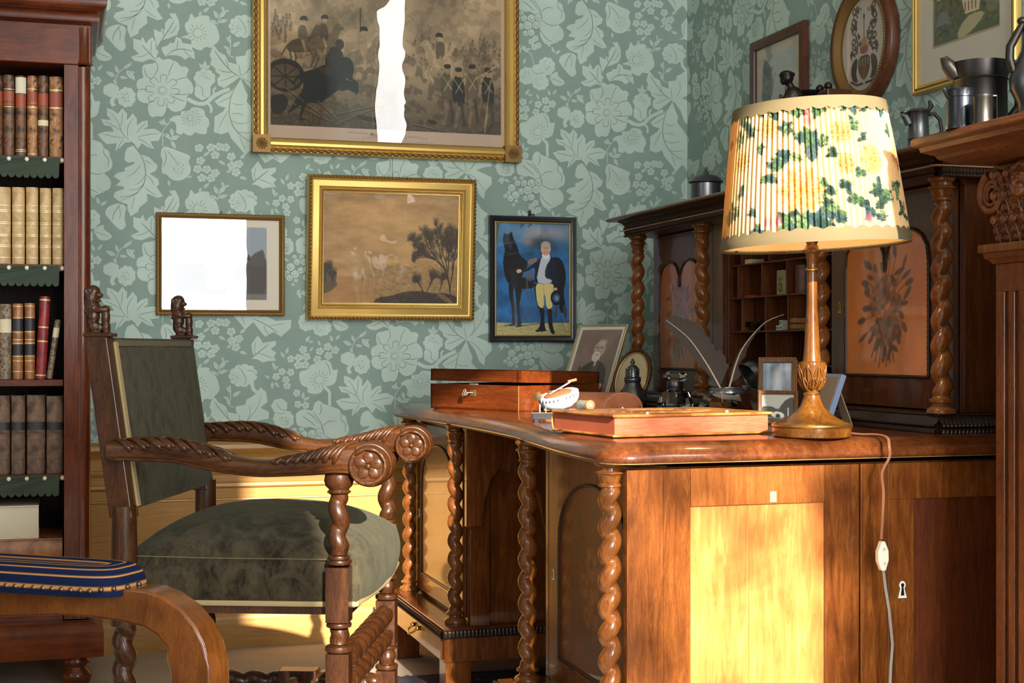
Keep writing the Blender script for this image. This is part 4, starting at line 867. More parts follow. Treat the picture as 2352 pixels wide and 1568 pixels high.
# lion finials
for y in (-.285, .285):
    L = MB(); k = .052; b = lambda x, yy, z, rx, ry, rz, ang=0: L.ball((x, yy, z), (rx, ry, rz), 14, rot=Matrix.Rotation(ang, 3, 'Y'))
    L.box(-.026, .03, -.02, .02, -.004, .0035)
    U = lambda px, py, rx, rz, ry, ang=0, yy=0: b((px-235)*.000172, yy, (640-py)*.000172, rx*.000186, ry*.00018, rz*.0002, ang)
    U(172, 150, 72, 70, 78); U(148, 230, 76, 116, 96, .1); U(112, 205, 48, 112, 80, .1); U(235, 188, 44, 26, 40); U(226, 252, 32, 15, 30, -.1); U(165, 98, 40, 28, 60); U(212, 150, 34, 22, 52)
    U(168, 335, 84, 66, 88); U(165, 430, 74, 84, 74, .12); U(150, 500, 60, 80, 70); U(190, 610, 62, 24, 70)
    for s_ in (1, -1):
        U(180, 545, 52, 60, 34, 0, s_*.0085); U(240, 350, 74, 34, 32, .05, s_*.008); U(245, 560, 30, 50, 22, 0, s_*.007); U(142, 128, 20, 24, 16, 0, s_*.0125)
        for q in range(7): U(100+14*(q % 3), 140+38*q, 16, 30, 18, .3, s_*(.0135-.0005*q))
    U(310, 350, 50, 44, 56); U(312, 440, 48, 105, 52); U(318, 560, 46, 78, 56); U(325, 620, 50, 22, 56)
    o = L.build('lion_finial', W_chair, ch, remesh=.0015, loc=(lx(.968), y, .972)); o['label'] = 'carved seated lion'
# ------------------------------------------------------------------ blue striped armchair, only its arm in view
q0 = (-.418, 2.10); AR = -TH-math.radians(20)
c2r = lambda x, D: (CX+x*_c+D*_s, CY-x*_s+D*_c)
px0 = c2r(*q0)
ac = thing('upholstered_armchair', 'flamed birch armchair with blue striped nailed arm pad, cut by the near left corner', 'armchair', (px0[0], px0[1], 0), AR)
def ql(px, py):
    u = (px-1176)/FPX; q = (-.418-2.10*u)/(.94+.342*u); D = 2.10+.342*q; return (-q, .945-(py-800)/FPX*D)
outer = [(-260, 1338), (-100, 1346), (60, 1355), (180, 1362), (250, 1357), (300, 1352), (335, 1356), (372, 1370), (415, 1400), (446, 1437), (468, 1480), (480, 1530), (484, 1590), (484, 1660)]
inner = [(300, 1700), (350, 1650), (392, 1600), (390, 1545), (380, 1512), (384, 1489), (361, 1460), (328, 1440), (274, 1427), (211, 1418), (142, 1413), (0, 1417), (-120, 1405), (-260, 1390)]
poly = [ql(*p) for p in outer]+[ql(*p) for p in inner]
for y in (0, -.52):
    arm = part(MB().prism(poly, lambda a, b, d: (a, y+d, b), 0, .055), 'arm', W_birch, ac, smooth=25, bevel=.004)
    xe = ql(284, 1340)[0]; xs_ = ql(-330, 1340)[0]; L = xe-xs_; xm = (xe+xs_)/2; zb = .585
    s = []; hw = .062
    mb = MB(); cols = []
    NU, NV = 120, 60
    def pad(u, v):
        a = 2*math.pi*u; ca, sa = math.cos(a), math.sin(a); e = .38
        X_ = (L/2)*math.copysign(abs(ca)**.22, ca); Y_ = hw*math.copysign(abs(sa)**.5, sa)
        k = math.cos(v*math.pi/2)**.55 if v < 1 else 0; zz = .040*math.sin(v*math.pi/2)**.8
        return Vector((xm+math.copysign(max(0, abs(X_)-(1-k)*hw), X_), y+.027+Y_*k, zb-.004+zz+.006*math.sin(v*math.pi)))
    mb.grid(pad, NU, NV, cu=True)
    blue, gold, brn = srgb(13, 24, 50), srgb(160, 116, 66), srgb(92, 58, 50)
    for j in range(NV):
        for i in range(NU):
            v = j/(NV-1); t = (v**1.15*4.6+.1) % 1; cols.append(gold if abs(t-.5) < .075 else brn if abs(t-.5) < .14 else blue)
    me = mb.build('arm_pad', painted('striped_velvet', .95, 0, bmp=.3, spec=.1), arm, smooth=180, col=np.array(cols))
    for i in range(24):
        xx = xe-.035-.0165*i
        MB().ball((xx, y-.034, zb+.006), (.0042, .003, .0042), 10).build('nail', mat('antique_brass', srgb(110, 92, 70), .3, .9), arm, smooth=180)
    for i in range(4):
        a = math.radians(-75+28*i); MB().ball((xe-.028+.030*math.cos(a), y+.027+.056*math.sin(a), zb+.008), (.0042, .0042, .0042), 10).build('nail', mat('antique_brass', (0, 0, 0)), arm, smooth=180)
part(MB().box(-.62, -.06, -.52, .05, .36, .41), 'seat_frame', W_birch, ac, smooth=0, bevel=.004)
mb = MB(); mb.grid(lambda u, v: (-.60+.52*u, -.50+.53*v, .408+.04*(math.sin(math.pi*u)*math.sin(math.pi*v))**.5), 16, 16); part(mb, 'seat_cushion', mat('blue_velvet', srgb(24, 40, 86), .85), ac, smooth=180)
for x in (-.10, -.60):
    for y in (-.50, .01): part(MB().box(x-.02, x+.02, y, y+.035, 0, .37), 'leg', W_birch, ac, smooth=0, bevel=.004)
part(MB().box(-.66, -.60, -.50, .035, .37, 1.0), 'back', W_birch, ac, smooth=0, bevel=.006)
# ------------------------------------------------------------------ bookcase and its books
bx1 = R(207, 800, Y=-.52).x; YB = -.50
bc = thing('bookcase', 'tall mahogany bookcase with heavy cornice and green felt shelf edging, at the left edge', 'bookcase', (bx1-.5, -.25, 0))
X0 = bx1-1.0; xi = R(147, 800, Y=YB).x
Zp = lambda py, Y=YB, px=120: R(px, py, Y=Y).z
SH = [Zp(356), Zp(606), Zp(872), Zp(1091)]
zb0, zb1 = .10, Zp(1424)
mb = MB(); mb.box(bx1-.012, bx1-.002, YB+.01, -.05, zb1, 1.80).box(X0, X0+.02, YB+.01, -.05, zb1, 1.80)
mb.box(xi-.0, bx1-.03, YB, YB+.03, zb1, Zp(146)).box(X0, X0+.07, YB, YB+.03, zb1, Zp(146))
mb.box(xi, xi+.004, YB+.03, -.06, zb1, Zp(146))
own(mb.build('carcass', W_mah, smooth=0, bevel=.001, split=True), bc)
own(MB().lathe((bx1-.0195, YB+.018, 0), [(.0215, zb1), (.0215, Zp(150))], 24).build('corner_column', W_mah, smooth=60), bc)
own(MB().box(X0, bx1-.01, -.06, -.045, zb1, 1.80).build('back_board', wood('dark_backboard', srgb(28, 18, 14), srgb(44, 28, 20), srgb(60, 38, 26), 'Z', coat=.1, rough=.6), smooth=0), bc)
sh = MB()
felt = mat('green_felt', srgb(56, 68, 54), .95)
for i, z in enumerate(SH+[zb1+.01]):
    s_ = own(MB().box(X0+.02, xi-.002, YB+.035, -.06, z-.018, z).build('shelf', W_mahx, smooth=0, bevel=.001), bc)
    if i in (0, 1, 3):
        mb = MB(); pts = []; n = 60; x_a, x_b = X0+.03, xi-.012
        top = z-.003; k = int((x_b-x_a)/.019)
        o = [(x_a, top), (x_b, top)]
        for j in range(k, 0, -1):
            xa, xb = x_a+(x_b-x_a)*j/k, x_a+(x_b-x_a)*(j-1)/k
            for q in range(1, 6): a = math.pi*q/6; o.append(((xa+xb)/2+(xa-xb)/2*math.cos(a), top-.046-.012*math.sin(a)))
            o.append((xb, top-.046))
        mb.prism(o, lambda a, b, d: (a, YB+.033-d+.004*math.sin(a*31), b), 0, .0025)
        e = mb.build('felt_edging', felt, smooth=0); e.parent = s_
        for j in range(10):
            xx = R(144-41.5*j, 360, Y=YB).x
            if xx > x_a: MB().ball((xx, YB+.029, z-.010), (.0062, .004, .0062), 12).build('stud', IVORY, s_, smooth=180)
mb = MB().box(X0-.002, bx1+.003, YB-.006, -.05, Zp(146), Zp(54))
own(mb.build('frieze', W_mahx, smooth=0, bevel=.002), bc)
own(MB().lathe((bx1-.016, YB+.012, 0), [(.0215, Zp(146)), (.0255, Zp(143)), (.0225, Zp(139)), (.022, Zp(60))], 24).build('frieze_column', W_mah, smooth=60), bc)
z0 = Zp(54); path = [(bx1, -.05), (bx1, YB-.005), (X0, YB-.005), (X0, -.05)]
path = path[::-1]
mb = MB().sweep(path, [(-.02, z0), (.004, z0), (.022, z0+.006), (.026, z0+.018), (.020, z0+.028), (.018, z0+.031), (.034, z0+.036), (.044, z0+.048), (.046, z0+.066), (.040, z0+.078), (.040, z0+.16), (-.02, z0+.16)][::-1])
mb.box(X0, bx1, YB, -.05, z0+.005, z0+.155); own(mb.build('cornice', W_mahx, smooth=50), bc)
mb = MB().sweep(path, [(-.02, zb0), (.034, zb0), (.036, zb0+.004), (.036, zb1-.03), (.030, zb1-.02), (.010, zb1-.006), (-.02, zb1-.004)][::-1])
mb.box(X0, bx1, YB, -.05, zb0, zb1-.004); own(mb.build('base', W_mahx, smooth=30), bc)
for x in (bx1-.035, X0+.04):
    own(MB().lathe((x, YB+.01, 0), [(.022, 0), (.026, .01), (.038, .03), (.041, .045), (.037, .058), (.026, .066), (.026, .072), (.034, .078), (.036, .086), (.030, .094), (.030, .102)], 32).build('bun_foot', W_mah, smooth=60), bc)
def leather(name, dark, lite, rough=.5, spots=None, sc=22):
    if name in MATS: return MATS[name]
    m, nt, b = nodes(name); v = coords(nt); n = noise(nt, v, sc, 5, .65, .6)
    c = ramp(nt, n, [(.4, dark), (.6, lite)])
    if spots: c = mixc(nt, c, spots, ramp(nt, noise(nt, v, sc*2.2, 3, .6), [(.54, (0, 0, 0)), (.58, (.9, .9, .9))]))
    link(nt, c, b.inputs['Base Color']); sv(b, rough=rough); bump(nt, b, noise(nt, v, 120, 4), .2, .001); MATS[name] = m; return m
GILT = mat('gilt_tooling', srgb(236, 212, 148), .4, .35)
PAGES = wood('page_edges', srgb(170, 148, 112), srgb(204, 186, 150), srgb(220, 206, 176), 'Z', rough=.85, coat=0, stretch=30)
def book(name, label, x, y, z, w_, d, h, cov, label_m=None, lab=(.62, .78), bands=(), gilt=(), tilt=0, group='old books on the bookcase shelves', second=None, sink=0):
    """upright book, spine towards -y; w_ thick, d deep, h high; x,y = middle of the spine foot"""
    t = thing(name, label, 'book', (x, y, z), 0, group); t.rotation_euler = (0, tilt, 0)
    mb = MB(); n = 9
    def spine(u, v):
        a = math.pi*u; bd = sum(.0016*math.exp(-((v-b)*h/.0022)**2) for b in bands)
        return (-w_/2*math.cos(a), .010-.010*math.sin(a)*1.0-bd, h*v)
    mb.grid(spine, 13, 60)
    mb.box(-w_/2, -w_/2+.0025, .009, d, 0, h).box(w_/2-.0025, w_/2, .009, d, 0, h)
    part(mb, 'cover', cov, t, smooth=70)
    part(MB().box(-w_/2+.0025, w_/2-.0025, .006, d-.004, .003, h-.004), 'page_block', PAGES, t, smooth=0)
    def strip(nm, v0, v1, m, e=.0006):
        part(MB().grid(lambda u, v: (-(w_/2+e)*math.cos(math.pi*(.06+.88*u)), .010-(.010+e)*math.sin(math.pi*(.06+.88*u)), h*(v0+(v1-v0)*v)), 11, 2), nm, m, t, smooth=180)
    if label_m: strip('title_label', lab[0], lab[1], label_m)
    if second: strip('title_label', second[0], second[1], second[2])
    if gilt:
        mb = MB()
        for g in gilt: mb.grid(lambda u, v: (-(w_/2+.001)*math.cos(math.pi*(.08+.84*u)), .010-.011*math.sin(math.pi*(.08+.84*u)), h*g+.0014*v), 11, 2)
        mb.build('gilt_line', GILT, t, smooth=180, split=True)
    return t
XB_ = lambda px, z: R(px, 800, Y=YB+.045).x
def row(z, ytop, items):
    """items = list of (px_left, px_right, py_top, kw)"""
    for pl, pr, pt, nm, lb, cov, kw in items:
        xl, xr = R(pl, 800, Y=YB+.04).x, R(pr, 800, Y=YB+.04).x
        book(nm, lb, (xl+xr)/2, YB+.042, z, (xr-xl)*.97, .15, R((pl+pr)/2, pt, Y=YB+.045).z-z, cov, **kw)
LB = leather('mottled_calf', srgb(66, 40, 24), srgb(128, 84, 50), spots=srgb(40, 26, 18)); LT = leather('tan_calf', srgb(124, 80, 42), srgb(186, 132, 80), spots=srgb(70, 42, 24))
LV = leather('cream_vellum', srgb(168, 134, 88), srgb(202, 172, 124), .55); LG = leather('grey_speckled_board', srgb(96, 78, 60), srgb(150, 128, 102), spots=srgb(58, 46, 38), sc=60)
LR = leather('red_morocco', srgb(104, 20, 24), srgb(150, 38, 40), .4); LD = leather('dusty_brown_calf', srgb(72, 54, 42), srgb(122, 94, 74), .7); LO = leather('polished_tan', srgb(120, 72, 34), srgb(166, 108, 58), .4)
REDL = mat('red_title_leather', srgb(150, 68, 42), .5); BLKL = mat('dark_title_leather', srgb(34, 32, 36), .5); WHL = mat('cream_title_paper', srgb(214, 202, 168), .7); CRM = mat('torn_white_paper', srgb(214, 204, 180), .8)
bd = (.16, .33, .5, .66, .82)
row(SH[0]+.001, 0, [
 (-22, 6, 172, 'antique_book', 'mottled brown book cut by the left edge of the photo, top shelf', LB, dict(label_m=REDL, lab=(.62, .80), bands=bd)),
 (7, 33, 172, 'antique_book', 'brown calf book with red title label, second from left on the top shelf', LB, dict(label_m=REDL, lab=(.62, .80), bands=bd, gilt=(.6, .82))),
 (35, 60, 174, 'antique_book', 'brown book with torn white paper across its upper spine, top shelf', LB, dict(label_m=REDL, lab=(.60, .76), bands=(.2, .36, .52), second=(.78, .98, CRM), gilt=(.05, .07))),
 (62, 86, 174, 'antique_book', 'patchy tan and brown book with red label, middle of the top shelf', LT, dict(label_m=REDL, lab=(.62, .80), bands=bd, gilt=(.83, .61, .6, .02))),
 (87, 111, 174, 'antique_book', 'brown book with a red label and a cream band below it, top shelf', LB, dict(label_m=REDL, lab=(.60, .78), bands=(.16, .33, .62), second=(.38, .45, WHL))),
 (113, 145, 176, 'antique_book', 'wider worn tan book at the right end of the top shelf', LT, dict(label_m=REDL, lab=(.62, .80), bands=(.16, .4, .6, .82), gilt=(.6, .61, .82, .83)))])
g5 = (.08, .22, .24, .36, .38, .52, .54, .68, .70, .76)
row(SH[1]+.001, 0, [
 (-30, 25, 429, 'vellum_book', 'tan vellum book at the left edge of the second shelf', LV, dict(gilt=g5)),
 (27, 57, 430, 'vellum_book', 'cream vellum book, second from left on the second shelf', LV, dict(gilt=g5)),
 (59, 88, 430, 'vellum_book', 'cream vellum book in the middle of the second shelf', LV, dict(gilt=g5)),
 (91, 118, 432, 'vellum_book', 'cream vellum book, second from right on the second shelf', LV, dict(gilt=g5)),
 (120, 147, 432, 'vellum_book', 'cream vellum book at the right end of the second shelf', LV, dict(gilt=g5))])
row(SH[2]+.001, 0, [
 (-2, 26, 698, 'antique_book', 'grey speckled book with a cream label, left on the third shelf', LG, dict(label_m=WHL, lab=(.62, .80))),
 (28, 53, 697, 'antique_book', 'polished tan book with two black labels, beside the grey speckled one', LO, dict(label_m=BLKL, lab=(.64, .80), second=(.32, .46, BLKL), gilt=(.62, .81, .3, .47, .24, .52, .1, .96))),
 (56, 80, 696, 'antique_book', 'polished tan book with two black labels, next to the red book', LO, dict(label_m=BLKL, lab=(.64, .80), second=(.32, .46, BLKL), gilt=(.62, .81, .3, .47, .24, .52, .1, .96)))])
xl = R(92, 800, Y=YB+.04).x; 
book('red_book', 'tall red morocco book leaning slightly right on the third shelf', xl+.001, YB+.042, SH[2]+.001, .027, .15, R(95, 681, Y=YB+.045).z-SH[2], LR, gilt=(.04, .05, .45, .46, .62, .63, .95, .96), tilt=math.radians(3))
book('antique_book', 'thin grey speckled book leaning steeply against the case side, third shelf', R(113, 800, Y=YB+.04).x, YB+.042, SH[2]+.0025, .016, .12, .165, LG, label_m=WHL, lab=(.70, .86), tilt=math.radians(8))
row(SH[3]+.001, 0, [
 (-14, 23, 908, 'antique_book', 'dusty brown book with dark label at the left edge of the fourth shelf', LD, dict(label_m=BLKL, lab=(.56, .66), bands=(.2, .38, .54, .68, .82))),
 (25, 58, 908, 'antique_book', 'dusty brown book with dark label, second from left on the fourth shelf', LD, dict(label_m=BLKL, lab=(.56, .66), bands=(.2, .38, .54, .68, .82))),
 (61, 104, 907, 'antique_book', 'widest dusty brown book with dark label on the fourth shelf', LD, dict(label_m=BLKL, lab=(.56, .66), bands=(.2, .38, .54, .68, .82))),
 (106, 146, 909, 'antique_book', 'dusty brown book with dark label at the right end of the fourth shelf', LD, dict(label_m=BLKL, lab=(.56, .66), bands=(.2, .38, .54, .68, .82)))])
# big books lying on the bottom shelf
def flat_book(name, label, x0, x1, y0, y1, z0, z1, cov, pages=PAGES, spine='x', gilt=False):
    t = thing(name, label, 'book', ((x0+x1)/2, (y0+y1)/2, z0)); L, W, H = (x1-x0)/2, (y1-y0)/2, z1-z0
    mb = MB().box(-L, L, -W, W, 0, .004).box(-L, L, -W, W, H-.004, H)
    mb.grid(lambda u, v: (-L+2*L*v, -W+.006-.008*math.sin(math.pi*u), H*u), 8, 2) if spine == 'x' else None
    part(mb, 'cover', cov, t, smooth=60, bevel=.001 if spine != 'x' else 0)
    part(MB().box(-L+.006, L-.006, -W+.005, W-.006, .004, H-.004), 'page_block', pages, t, smooth=0)
    return t
xa = R(145, 1200, Y=YB+.05).x
zs = zb1+.012; h1 = Zp(1240)
n3 = (Zp(1240)-zs)/3
flat_book('folio_volume', 'large tan leather folio lying lowest on the bottom shelf', xa-.42, xa-.004, YB+.04, YB+.30, zs, zs+n3, LO)
flat_book('folio_volume', 'large tan leather folio lying between two others on the bottom shelf', xa-.42, xa-.006, YB+.045, YB+.30, zs+n3+.0005, zs+2*n3, LO)
flat_book('folio_volume', 'large pale tan folio lying on top of two others, bottom shelf', xa-.42, xa-.002, YB+.042, YB+.30, zs+2*n3+.0005, zs+3*n3, LO)
xv = R(89, 1200, Y=YB+.06).x
t = flat_book('vellum_folio', 'thick white vellum book lying on the tan folios, bottom shelf', xv-.38, xv, YB+.05, YB+.27, zs+3*n3+.0005, Zp(1163), mat('white_vellum', srgb(206, 196, 170), .6), mat('vellum_edges', srgb(214, 204, 176), .8))
# ------------------------------------------------------------------ carved oak fireplace surround at the right
mp = thing('fireplace_surround', 'carved oak fireplace surround with cherub capital and moulded mantel shelf, right edge', 'fireplace', (-.3, -3.2, 0))
tip = R(2101, 325, Y=-2.41); MX, MY, MZ = tip.x-.002, -2.40, tip.z+.006
path = [(-.01, MY), (MX, MY), (MX, -3.96), (-.01, -3.96)]
prof = [(-.25, MZ), (-.004, MZ), (0, MZ-.004), (.001, MZ-.012), (-.004, MZ-.017), (-.010, MZ-.018), (-.012, MZ-.026), (-.03, MZ-.034), (-.034, MZ-.040), (-.05, MZ-.048), (-.25, MZ-.048)]
mb = MB().sweep(path, prof[::-1] if False else prof); mb.box(-.4, -.01, -3.9, MY-.1, MZ-.045, MZ-.001); own(mb.build('mantel_shelf', W_oaky, smooth=40), mp)
PXF = -.495                                        # pilaster front
yp0 = R(2287, 900, X=PXF).y; yp1 = yp0-.20
z_cap0, z_cap1 = R(2262, 590, X=PXF-.02).z, R(2262, 562, X=PXF-.02).z
mb = MB(); zt = z_cap0-.012
fl_ = [yp0-.03-.0285*i for i in range(6)]
mb.box(PXF+.006, -.01, yp1, yp0, 0, zt)
ys = [yp0]+[v for f_ in fl_ for v in (f_+.006, f_-.006)]+[yp1]
for a, b in zip(ys[::2], ys[1::2]): mb.box(PXF, PXF+.008, b, a, .3, zt-.05)
mb.box(PXF, PXF+.008, yp1, yp0, zt-.05, zt).box(PXF, PXF+.008, yp1, yp0, 0, .3)
own(mb.build('pilaster', W_oak, smooth=0, bevel=.0015), mp)
path = [(-.05, yp0), (PXF, yp0), (PXF, yp1), (-.05, yp1)]
own(MB().sweep(path, [(-.1, z_cap0-.012), (.004, z_cap0-.012), (.008, z_cap0-.006), (.014, z_cap0-.002), (.016, z_cap0+.006), (.022, z_cap0+.008), (.022, z_cap1), (-.1, z_cap1)]).build('impost', W_oak, smooth=30), mp)
zc0, zc1 = z_cap1, MZ-.048
own(MB().box(PXF+.03, -.01, yp1+.01, yp0-.005, zc0, zc1).box(PXF+.015, -.3, yp1-.02, yp0+.03, zc1-.03, zc1).build('capital_block', W_oak, smooth=0, bevel=.003), mp)
own(MB().box(-.40, -.01, -3.9, yp1, .9, MZ-.05).box(-.36, -.01, yp1, yp0-.01, 0, MZ-.05).box(-.40, -.01, -3.9, -3.72, 0, .9).build('chimney_breast', W_oak, smooth=0), mp)
# carved capital: cherub head, wings, acanthus leaves (one blended carving)
K = MB(); yc = (yp0+yp1)/2+.012; H = zc1-zc0
bl = lambda x, y, z, rx, ry, rz, a=0, ax='X': K.ball((x, y, z), (rx, ry, rz), 14, rot=Matrix.Rotation(a, 3, ax))
fx = PXF+.005; hz = zc0+H*.74
bl(fx-.004, yc, hz, .026, .023, .031); bl(fx-.022, yc, hz-.020, .012, .015, .012); bl(fx-.029, yc, hz-.006, .0065, .0045, .009, .2, 'Y')   # skull, jaw, nose
for s_ in (1, -1):
    bl(fx-.024, yc+s_*.009, hz-.012, .008, .0075, .008); bl(fx-.0265, yc+s_*.0085, hz+.004, .004, .006, .0035); bl(fx-.022, yc+s_*.009, hz+.010, .006, .008, .003)
    for i in range(6): bl(fx-.006+.004*(i % 2), yc+s_*(.018+.004*(i % 3)), hz+.024-.010*i, .012, .009, .008)
    for i in range(5): bl(fx+.006, yc+s_*(.030+.011*i), hz+.008-.012*i*.6, .012, .007, .030-.003*i, s_*-.9)      # wings
bl(fx-.029, yc, hz-.0185, .003, .006, .0022); bl(fx-.029, yc, hz-.023, .003, .005, .0022)
for i in range(7): bl(fx-.012, yc-.021+.007*i, hz+.028-abs(i-3)*.002, .010, .0065, .008)
for r_, (n, zb, zl, wd) in enumerate(((7, zc0+.0, .055, .085), (6, zc0+.035, .065, .08), (5, zc0+.075, .06, .075))):
    for i in range(n):
        y = yc+(i-(n-1)/2)/((n-1)/2)*wd; x = fx+.014-.004*r_
        bl(x-.006, y, zb+zl*.42, .007, .0135, zl*.46, -.22, 'Y'); bl(x-.018, y, zb+zl*.84, .011, .012, .0075); bl(x-.026, y, zb+zl*.78, .005, .009, .008)
        K.tube([(x-.010, y, zb), (x-.019, y, zb+zl*.5), (x-.027, y, zb+zl*.86)], [.0022, .0022, .0016], 6)
        for s_ in (1, -1):
            for q in range(3): bl(x-.008-.004*q, y+s_*(.012-.001*q), zb+zl*(.22+.24*q), .0055, .0058, .0085, s_*-.5)
K.ball((fx+.03, yc, zc0+H*.5), (.035, .082, H*.5), 18)
own(K.build('cherub_carving', W_oak, remesh=.0016), mp)
for s_ in (1, -1):
    V = MB(); yv = yc+s_*.098; zv = zc0+H*.62; pts = []; rad = []
    for k in range(64):
        a = k*.235; r_ = .034*math.exp(-.13*a*.62)+.002
        pts.append((fx-.006, yv+s_*r_*math.sin(a+.2), zv+r_*math.cos(a+.2))); rad.append(.0062*math.exp(-.03*k)+.0022)
    V.tube(pts, rad, 10)
    V.lathe((fx+.012, yv, zv), [(0, -.012), (.030, -.012), (.034, -.006), (.034, .03)], 30, Matrix.Rotation(math.pi/2, 3, 'Y'))
    V.tube([(fx, yv+s_*.004, zv+.034), (fx, yv-s_*.02, zv+.036), (fx, yv-s_*.05, zv+.018), (fx+.004, yv-s_*.068, zv-.02), (fx+.01, yv-s_*.07, zv-.06)], [.006, .007, .008, .008, .006], 10)
    own(V.build('volute', W_oak, smooth=70), mp)
# ------------------------------------------------------------------ framed pictures
PG = thin_glass('picture_glass', .02, 5)
PG2 = thin_glass('old_wavy_glass', .05, 6)
PG3 = thin_glass('very_wavy_glass', .35, 7)
def pic_uv(art, cx, cy): pass
def picture(name, label, x0, x1, z0, z1, prof, fm, art, win, wall='back', yaw=0, gy=0, glassm=PG, mount=None, extra=None, cat='picture', tiltx=0, wdp=.006):
    """win = frame width hidden by moulding; art covers the whole opening"""
    w_, h = x1-x0, z1-z0
    if wall == 'back': t = thing(name, label, cat, ((x0+x1)/2, -wdp, (z0+z1)/2), yaw)
    else: t = thing(name, label, cat, (-wdp, -(x0+x1)/2, (z0+z1)/2), -math.pi/2+yaw)
    t.rotation_euler.x = tiltx
    part(MB().frame(w_, h, prof), 'frame', fm, t, smooth=40)
    art.sheet('print', w_-2*win+.006, h-2*win+.006, -.006, t, PAPER if glassm else PAINT)
    if glassm:
        g = part(MB().box(-w_/2+win-.001, w_/2-win+.001, -.0008, 0, -h/2+win-.001, h/2-win+.001), 'glass', glassm, t, smooth=0); g.location = (0, -.012 if not gy else -.020, 0); g.rotation_euler = (0, 0, gy)
    if extra: extra(t, w_, h)
    return t
def wrect(x0, y0, x1, y1):
    a, b, c, d = R(x0, y0, Y=0), R(x1, y0, Y=0), R(x0, y1, Y=0), R(x1, y1, Y=0); return a.x, b.x, (c.z+d.z)/2, (a.z+b.z)/2
def ropes(t, w_, h, ins, y, r, pitch, m, name='carved_edge', sl=.8):
    mb = MB()
    for (ax, az), (bx, bz) in (((-1, -1), (1, -1)), ((1, -1), (1, 1)), ((1, 1), (-1, 1)), ((-1, 1), (-1, -1))):
        a = Vector((ax*(w_/2-ins), y, az*(h/2-ins))); b = Vector((bx*(w_/2-ins), y, bz*(h/2-ins))); d = (b-a); L = d.length; d.normalize(); n = int(L/pitch); up = Vector((0, -1, 0)).cross(d)
        for i in range(n):
            c = a+d*(i+.5)*L/n; e = (d+up*sl).normalized(); mb.tube([c-e*pitch*.62, c-e*pitch*.2, c+e*pitch*.2, c+e*pitch*.62], [r*.35, r, r, r*.35], 6)
    part(mb, name, m, t, smooth=80)
# 1. battle engraving
A1 = Art(560, 404, 170, -205, 2045, 1160, (150, 128, 104))
n1, n2 = A1.fbm(60, 1, 4), A1.fbm(14, 9, 3)
A1.a = np.ones_like(A1.a)*np.array((140, 122, 98.))*(.72+.5*n1)[..., None]
A1.a[A1.Y > 700] *= 1
def dk_(p, v, al=.9): A1.poly(p, v, al)
g_ = (94, 80, 64); d_ = (40, 34, 30); m_ = (66, 56, 46); l_ = (150, 130, 104)
A1.blend(np.clip((A1.Y-560-60*A1.fbm(90, 4))/260, 0, 1), (86, 74, 58), .75)
A1.blend(np.clip((A1.Y-820-A1.X*.03)/240, 0, 1), (58, 50, 40), .7)
A1.blend(np.clip((900-A1.X)/900, 0, 1)*np.clip((A1.Y-420)/300, 0, 1), d_, .22)
A1.blend(np.clip((A1.X-1450)/700, 0, 1)*np.clip((A1.Y-620)/300, 0, 1), m_, .6)
A1.blend((n2 > .56).astype(float)*np.clip((A1.Y-380)/200, 0, 1), m_, .35)
A1.blend((A1.noise(5, 77) > .7).astype(float)*np.clip((A1.Y-400)/300, 0, 1), l_, .16)
rr1 = random.Random(3)
for i in range(60):   # the melee in the distance
    x = rr1.uniform(1250, 2000); y = rr1.uniform(330, 560); A1.ell(x, y, rr1.uniform(10, 34), rr1.uniform(14, 46), (96, 82, 64), .5, .4, rr1.random()); A1.ell(x+8, y-30, 9, 11, m_, .5)
    if i % 4 == 0: A1.line([x, y, x+rr1.uniform(20, 60), y-rr1.uniform(60, 130)], 3, m_, .6)
for i in range(26): x = rr1.uniform(200, 360); y = rr1.uniform(200, 420); A1.ell(x, y, 16, 24, g_, .55, .4); A1.ell(x, y-26, 8, 10, m_, .6)
def rider(x, y, k, c, hc, flip=1):
    P = lambda *q: [v for a, b in zip(q[::2], q[1::2]) for v in (x+flip*a*k, y+b*k)]
    A1.poly(P(-110,10,-60,-30,20,-40,60,-60,80,-120,110,-150,150,-120,165,-95,130,-90,115,-40,100,30,60,60,-60,70,-115,60), c, .9)
    for a in (-95, -60, 55, 85): A1.line(P(a, 40, a+(14 if a < 0 else 30), 110, a+4, 170), 13*k, c, .9)
    A1.line(P(-110, 20, -150, 90), 14*k, c, .8)
    A1.poly(P(-30,-20,-35,-110,-10,-140,25,-130,40,-60,30,10), hc, .9); A1.ell(x+flip*8*k, y-158*k, 19*k, 24*k, (150, 126, 98), .8)
    A1.poly(P(-22,-165,-14,-200,30,-205,45,-165,10,-172), d_, .95); A1.line(P(0, -20, 20, 40, 10, 90), 20*k, (150, 130, 100), .55)
rider(440, 420, 1.05, (70, 62, 50), (92, 82, 66)); rider(600, 390, 1.0, (92, 80, 62), (70, 60, 50)); rider(900, 480, 1.1, (110, 96, 76), (128, 112, 88)); rider(1520, 480, 1.05, (150, 132, 104), (84, 72, 58), -1)
A1.line([885, 120, 885, 300], 7, d_)
A1.ell(310, 670, 150, 130, d_, .9, .05); A1.ell(310, 680, 118, 100, (84, 72, 58), .85, .05)
for i in range(8): a = i*.785; A1.line([310, 680, 310+125*math.cos(a), 680+105*math.sin(a)], 9, d_, .9)
dk_([360,690,440,640,560,600,640,560,700,520,760,500,820,520,840,600,820,640,760,680,850,690,880,740,850,780,820,770,760,740,690,780,620,840,560,880,480,860,430,990,415,990,440,880,380,930,340,950,380,860,440,780,450,700], (30, 27, 25))
dk_([600,560,640,450,700,420,760,480,740,600,700,640,640,620], (48, 42, 36)); A1.ell(725, 410, 34, 42, (62, 52, 42)); A1.line([640,470,600,520,590,560], 14, (90, 78, 62), .8)
